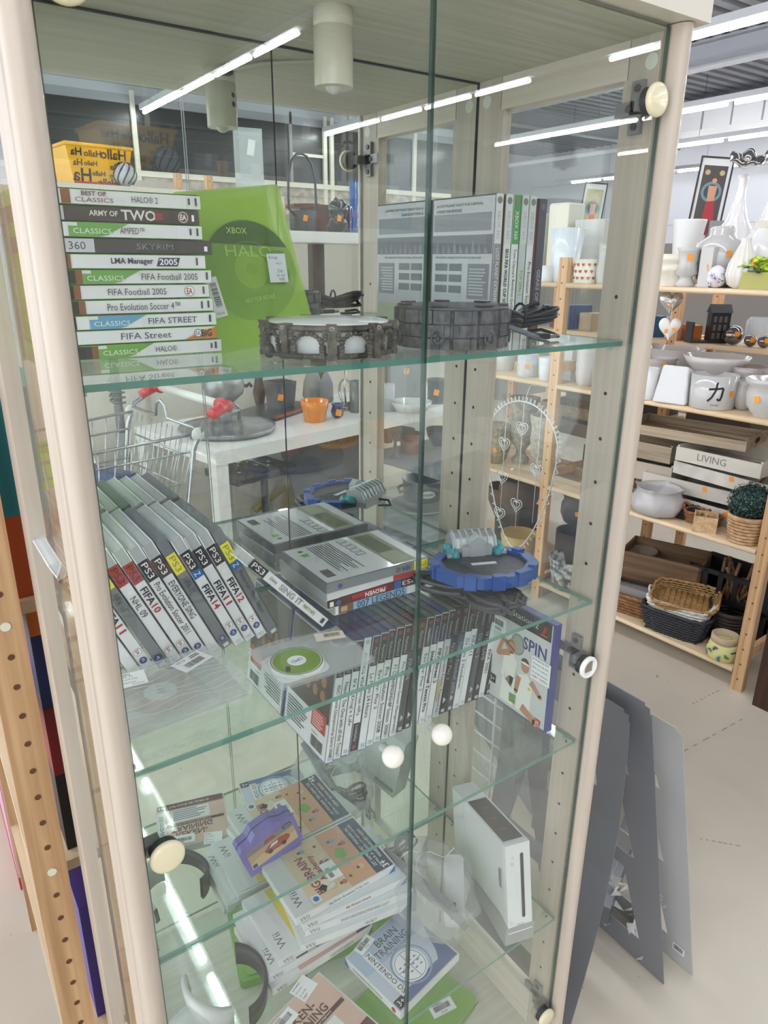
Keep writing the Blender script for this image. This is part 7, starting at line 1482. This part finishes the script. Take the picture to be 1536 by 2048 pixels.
# pine shelf with wooden boxes and books under the white shelf
ps = thing('pine_bookcase', 'pine bookcase with wooden boxes and books far away in the mirror', 'bookcase', T(1.9, 2 * D - 5.6, 0))
for z_ in (.9, 1.28, 1.55, 1.9): MB().box(-.6, .35, -.2, .2, z_, z_ + .03, PINEY).build('shelf_board', ps)
for x in (-.62, .35): MB().box(x, x + .04, -.2, .2, 0, 1.95, PINE).build('side', ps)
MB().box(-.6, .35, -.22, -.2, 0, 1.95, P('#8a5f44', .6)).build('back_board', ps)
R_ = random.Random(21); x = -.55; k = 0
while x < .3:
    w_ = R_.uniform(.03, .06); h_ = R_.uniform(.16, .22); tag(MB().box(0, w_, -.08, .1, 0, h_, P(R_.choice(('#c9c4b8', '#7a4a3a', '#5a5c66', '#c98a5a', '#e0dccf')), .6)).build('book', None, 0, 2, T(1.9 + x, 2 * D - 5.6, .9306 + .38)), 'book standing in the far pine bookcase seen in the mirror', 'book', 'books in the far bookcase') if k else None
    x += w_ + .004 + (.1 if k % 4 == 3 else 0); k += 1
for i, (x, w_, h_, c, lab) in enumerate(((-.35, .26, .17, '#dcc09a', 'pale open wooden box, left one in the far bookcase'), (0.0, .2, .24, '#e0c8a6', 'tall pale wooden box, middle one in the far bookcase'), (.22, .14, .12, '#e0913c', 'orange box in the far bookcase'))):
    tag(MB().box(-w_ / 2, w_ / 2, -.1, .1, 0, h_, P(c, .6)).box(-w_ * .3, w_ * .3, .1, .103, h_ * .3, h_ * .65, P('#8a4a3a', .6)).build('wooden_box', None, .003, 2, T(1.9 + x, 2 * D - 5.6, 1.5806)), lab, 'box', 'boxes in the far bookcase')
# red basket on the window rail, cupboards behind the trolley
p = vy(620, 365, 2 * D + 10.5); tag(MB().lathe([(.3, 0), (.38, .3), (.4, .32), (.36, .32), (.28, .02), (.0001, .02)], P('#7a3c34', .5), 24).build('red_basin', None, 0, 2, T(p.x, YW + .35, 2.301) @ Matrix.Scale(.5, 4)), 'dark red basin on the high ledge by the windows, seen in the mirror', 'basin')
tag(MB().box(1.0, 8.0, YW + .1, YW + .6, 0, 1.9, P('#b9b3a8', .6)).build('high_ledge_cupboard'), 'pale cupboard row below the window ledge far away in the mirror', 'cupboard')
# cream cupboard carrying the yellow basket, posts, vase
wc = thing('cream_cupboard', 'cream cupboard carrying the yellow basket and the glass vase in the mirror', 'cupboard', T(.52, -2.95, 0)); MB().box(-1.1, .68, -.25, .3, 0, 1.865, P('#d5d0c4', .5)).build('cupboard_body', wc, .004)
for k in range(4): MB().box(-1.05 + k * .44, -.64 + k * .44, .3, .312, .1, 1.72, P('#dbd6cb', .45)).build('cupboard_door', wc, .003)
p = vy(187, 372, 3.42); s = sc_(p); bz = 1.8656
p = Vector((p.x, p.y, bz)); g = thing('yellow_basket', 'yellow plastic basket printed all over with a black greeting word, reversed in the mirror', 'basket', T(p) @ Rz(-6)); YB = P('#f0b21c', .35, coat=.2)
w1, w2, h_, dd = 52 * s, 64 * s, 68 * s, .11
def qd(a, b, c, d): return [a, b, c, d]
vs = [(-w1, -dd, 0), (w1, -dd, 0), (w1, dd, 0), (-w1, dd, 0), (-w2, -dd * 1.2, h_), (w2, -dd * 1.2, h_), (w2, dd * 1.2, h_), (-w2, dd * 1.2, h_)]
MB().add(vs, [(3, 2, 1, 0), (0, 1, 5, 4), (1, 2, 6, 5), (2, 3, 7, 6), (3, 0, 4, 7)], YB).build('basket_body', g, .004)
m = MB(); m.tube([(-w2, -dd * 1.2, h_), (w2, -dd * 1.2, h_), (w2, dd * 1.2, h_), (-w2, dd * 1.2, h_)], .009, YB, 8, True); m.build('rim', g)
m = MB(); n0 = Vector((0, dd * 1.0, 0)); slope = (dd * .2) / h_; Q = axes((0, dd + .0012, 0), (-1, 0, 0), (0, slope, 1)); R_ = random.Random(1)
for (t_, x, y, hh) in (('Hallo', -.98, .82, .26), ('Hallo', -.05, .80, .17), ('Ha', .66, .82, .2), ('Hallo', -.95, .5, .16), ('Hallo', .12, .55, .13), ('Ha', .66, .55, .17), ('Ha', .36, .24, .34), ('Hallo', -.16, .3, .13), ('Hallo', -.8, .28, .13), ('Hallo', -.6, .08, .2)):
    m.ptext(Q, t_, x * w1, y * h_, hh * h_, INK, .0004, None, 'l', 0, True)
m.build('printed_word', g)
MB().box(-w1, w1, dd * .9, dd * 1.05, -.001 + .001, .012, P('#a82c30', .5)).build('red_base_strip', g)
p = vy(252, 372, 3.3); s = sc_(p); g = thing('striped_ball', 'black and white zebra striped ball in front of the yellow basket', 'ball', T(p.x, p.y, 1.8656 + 22 * s)); m = MB(); m.ball(22 * s, P('#b4bac4', .25, coat=.5), n=24)
for k in range(9): a_ = k * .7; m.tube([(22.3 * s * math.sin(q) * math.cos(a_ + q * .6), 22.3 * s * math.sin(q) * math.sin(a_ + q * .6), 22.3 * s * math.cos(q)) for q in [.3 + i * .2 for i in range(12)]], 1.5 * s, P('#2c2f36', .3), 6)
m.build('ball_body', g)
p = vy(500, 378, 3.5); s = sc_(p); g = thing('glass_vase', 'tall square clear glass vase with a white label beside the door gap in the mirror', 'vase', T(p.x, p.y, 1.8656) @ Rz(10)); m = MB(); GV = P('#dfe6e8', .05, alpha=.38, coat=1); w_ = 23 * s; h_ = 122 * s
for a_ in ((-w_, w_, -w_, -w_ + .006), (-w_, w_, w_ - .006, w_), (-w_, -w_ + .006, -w_, w_), (w_ - .006, w_, -w_, w_)): m.box(*a_, 0, h_, GV)
m.box(-w_, w_, -w_, w_, 0, .03, GV); m.build('glass_body', g, .002); m = MB(); m.prect(T(0, w_ + .001, h_ * .72) @ Rz(180) @ SPINE @ Rz(10), -.02, .02, -.04, .04, PAPER); m.build('paper_label', g)
for i, u in enumerate((357, 418)):
    p = vy(u, 378, 3.6); g = thing('pine_post', ('pine post end with peg holes, left one of the pair above the green case', 'pine post end with peg holes, right one of the pair above the green case')[i], 'post', T(p.x, p.y, 1.8656)); MB().box(-.018, .018, -.02, .02, 0, .11, PINE).build('post_body', g, .002); m = MB(); [m.pdisc(T(0, .0205, z_) @ Rz(180) @ SPINE, 0, 0, .003, P('#5e3a22', .8), 0, 0, 10) for z_ in (.03, .08)]; m.build('peg_hole', g)
p = vy(300, 378, 3.7); tag(MB().box(-.2, .12, -.02, .02, 0, .07, WHITE).build('flat_picture_frame', None, .003, 2, T(p.x + .1, p.y, 1.8656)), 'white picture frame lying behind the zebra striped ball', 'frame')

# shopping trolley
TR = P('#b9bcc0', .2, .9); g = thing('shopping_trolley', 'wire shopping trolley with a white and red handle, seen in the mirror', 'shopping trolley', T(.06, -1.535, 0) @ Rz(180 - 8))
# local: x forward (away from the handle), y sideways
H0, H1, L0, wN, wF = .93, .56, .82, .27, .2
def wy(x): return wN + (wF - wN) * x / L0
def top_(x): return H0 - .04 * x / L0
m = MB()
m.tube([(0, -wN, H0), (L0, -wF, top_(L0)), (L0, wF, top_(L0)), (0, wN, H0)], .006, TR, 8); m.tube([(.1, -wN * .8, H1), (L0 - .12, -wF * .85, H1 + .05), (L0 - .12, wF * .85, H1 + .05), (.1, wN * .8, H1)], .005, TR, 6, True)
for f in (.18, .5, .8):
    m.tube([(.1 * f, -wN * (1 - .2 * f), H0 + (H1 - H0) * f), (L0 - .12 * f, -wF * (1 - .15 * f), top_(L0) + (H1 + .05 - top_(L0)) * f), (L0 - .12 * f, wF * (1 - .15 * f), top_(L0) + (H1 + .05 - top_(L0)) * f), (.1 * f, wN * (1 - .2 * f), H0 + (H1 - H0) * f)], .0036 if f != .18 else .0045, TR, 6)
for s_ in (-1, 1):
    for k in range(15):
        t = k / 14; m.tube([(L0 * t, s_ * wy(L0 * t), top_(L0 * t)), (.1 + (L0 - .22) * t, s_ * (wN * .8 + (wF * .85 - wN * .8) * t), H1 + .05 * t)], .0022, TR, 5)
for k in range(10):
    y = -1 + 2 * k / 9; m.tube([(L0, y * wF, top_(L0)), (L0 - .12, y * wF * .85, H1 + .05)], .0022, TR, 5); m.tube([(.1, y * wN * .8, H1), (L0 - .12, y * wF * .85, H1 + .05)], .0022, TR, 5)
m.build('wire_basket', g)
m = MB(); m.tube([(0, -wN + .01, H0 + .02), (0, -.05, H0 + .02), (0, -.035, H0 + .07), (0, 0, H0 + .085), (0, .035, H0 + .07), (0, .05, H0 + .02), (0, wN - .01, H0 + .02)], .006, TR, 8); m.tube([(0.03, -.2, H0 - .08), (.03, .2, H0 - .08)], .004, TR, 6); m.tube([(.05, -.2, H0 - .2), (.05, .2, H0 - .2)], .004, TR, 6)
for k in range(11): y = -.22 + .44 * k / 10; m.tube([(0.0, y, H0), (.09, y * .85, H1)], .0022, TR, 5)
m.build('child_seat_gate', g)
m = MB()
for s_ in (-1, 1): m.tube([(-.12, s_ * (wN + .02), 1.02), (-.1, s_ * (wN + .02), 1.0), (-.02, s_ * (wN + .015), .96), (.02, s_ * (wN + .01), .88), (.1, s_ * (wN - .01), .4), (.16, s_ * (wN - .01), .14)], .010, TR, 8); m.tube([(.16, s_ * (wN - .01), .16), (.78, s_ * .2, .12)], .010, TR, 8); m.ball(.026, P('#d8d9d6', .4), 0, s_ * (wN + .012), .93, 1, .5, 1, 12)
m.tube([(.16, -wN, .16), (.16, wN, .16)], .008, TR, 6); m.tube([(.78, -.2, .12), (.78, .2, .12)], .008, TR, 6); m.build('frame', g)
for x, y in ((.16, .24), (.16, -.24), (.76, .18), (.76, -.18)):
    m = MB(); m.M = T(x, y, .055) @ Rx(90); m.cyl(.054, -.014, .014, P('#3a3b3e', .5), 20); m.M = Matrix.Identity(4); m.tube([(x, y, .055), (x, y, .15)], .01, TR, 6); m.build('wheel', g)
m = MB(); m.tube([(-.12, -.27, 1.02), (-.12, .27, 1.02)], .0165, P('#e2e2df', .3, coat=.4), 14); hb = m.build('handle_bar', g)
for s_ in (-1, 1): m = MB(); m.tube([(-.12, s_ * .235, 1.02), (-.12, s_ * .3, 1.02)], .024, P('#c8232e', .3, coat=.4), 14); m.tube([(-.12, s_ * .285, 1.018), (-.05, s_ * .285, .99)], .02, P('#c8232e', .3, coat=.4), 12); m.build('red_end_cap', hb)
GT_ = T(.06, -1.535, 0) @ Rz(172)
tag(MB().lathe([(.08, 0), (.11, .25), (.115, .26), (.105, .26), (.075, .01), (.0001, .01)], P('#7dc832', .4), 28).build('green_bucket', None, 0, 2, GT_ @ T(.36, .13, .607)), 'bright green bucket inside the shopping trolley', 'bucket')
g = thing('picture_book', 'dark blue picture book with round face shapes inside the shopping trolley', 'book', GT_ @ T(.26, -.12, .60) @ Rz(70) @ Rx(14)); MB().box(-.16, .13, -.012, .012, .004, .24, P('#22305f', .35, coat=.3)).build('book_block', g, .002)
m = MB()
for s_ in (-1, 1):
    Q = T(0, s_ * .0125, 0) @ (SPINE if s_ < 0 else Rz(180) @ SPINE); m.pdisc(Q, .05, .06, .055, P('#c9a090', .5), .0005, 0, 24, .7); m.pdisc(Q, -.05, .09, .05, P('#d8c0a0', .5), .0005, 0, 24, .9); m.prect(Q, .02, .12, .01, .03, P('#2f7a9a', .5), .0006); m.prect(Q, -.1, .12, .2, .23, P('#31427a', .5), .0004)
m.build('cover_picture', g)
g = thing('white_post_stand', 'white and grey spring post behind the trolley handle, seen in the mirror', 'stand', T(.13, -2.45, 0)); m = MB(); m.tube([(0, 0, .7), (0, 0, 1.3)], .022, P('#8d8f94', .4), 10); m.tube([(0, 0, .002), (0, 0, .7)], .03, P('#8d8f94', .4), 10); m.build('post', g)
m = MB(); m.tube([(.035 * math.cos(t), .035 * math.sin(t), .85 + t * .004) for t in [i * .5 for i in range(60)]], .006, P('#77797e', .3, .5), 5); m.build('spring', g)
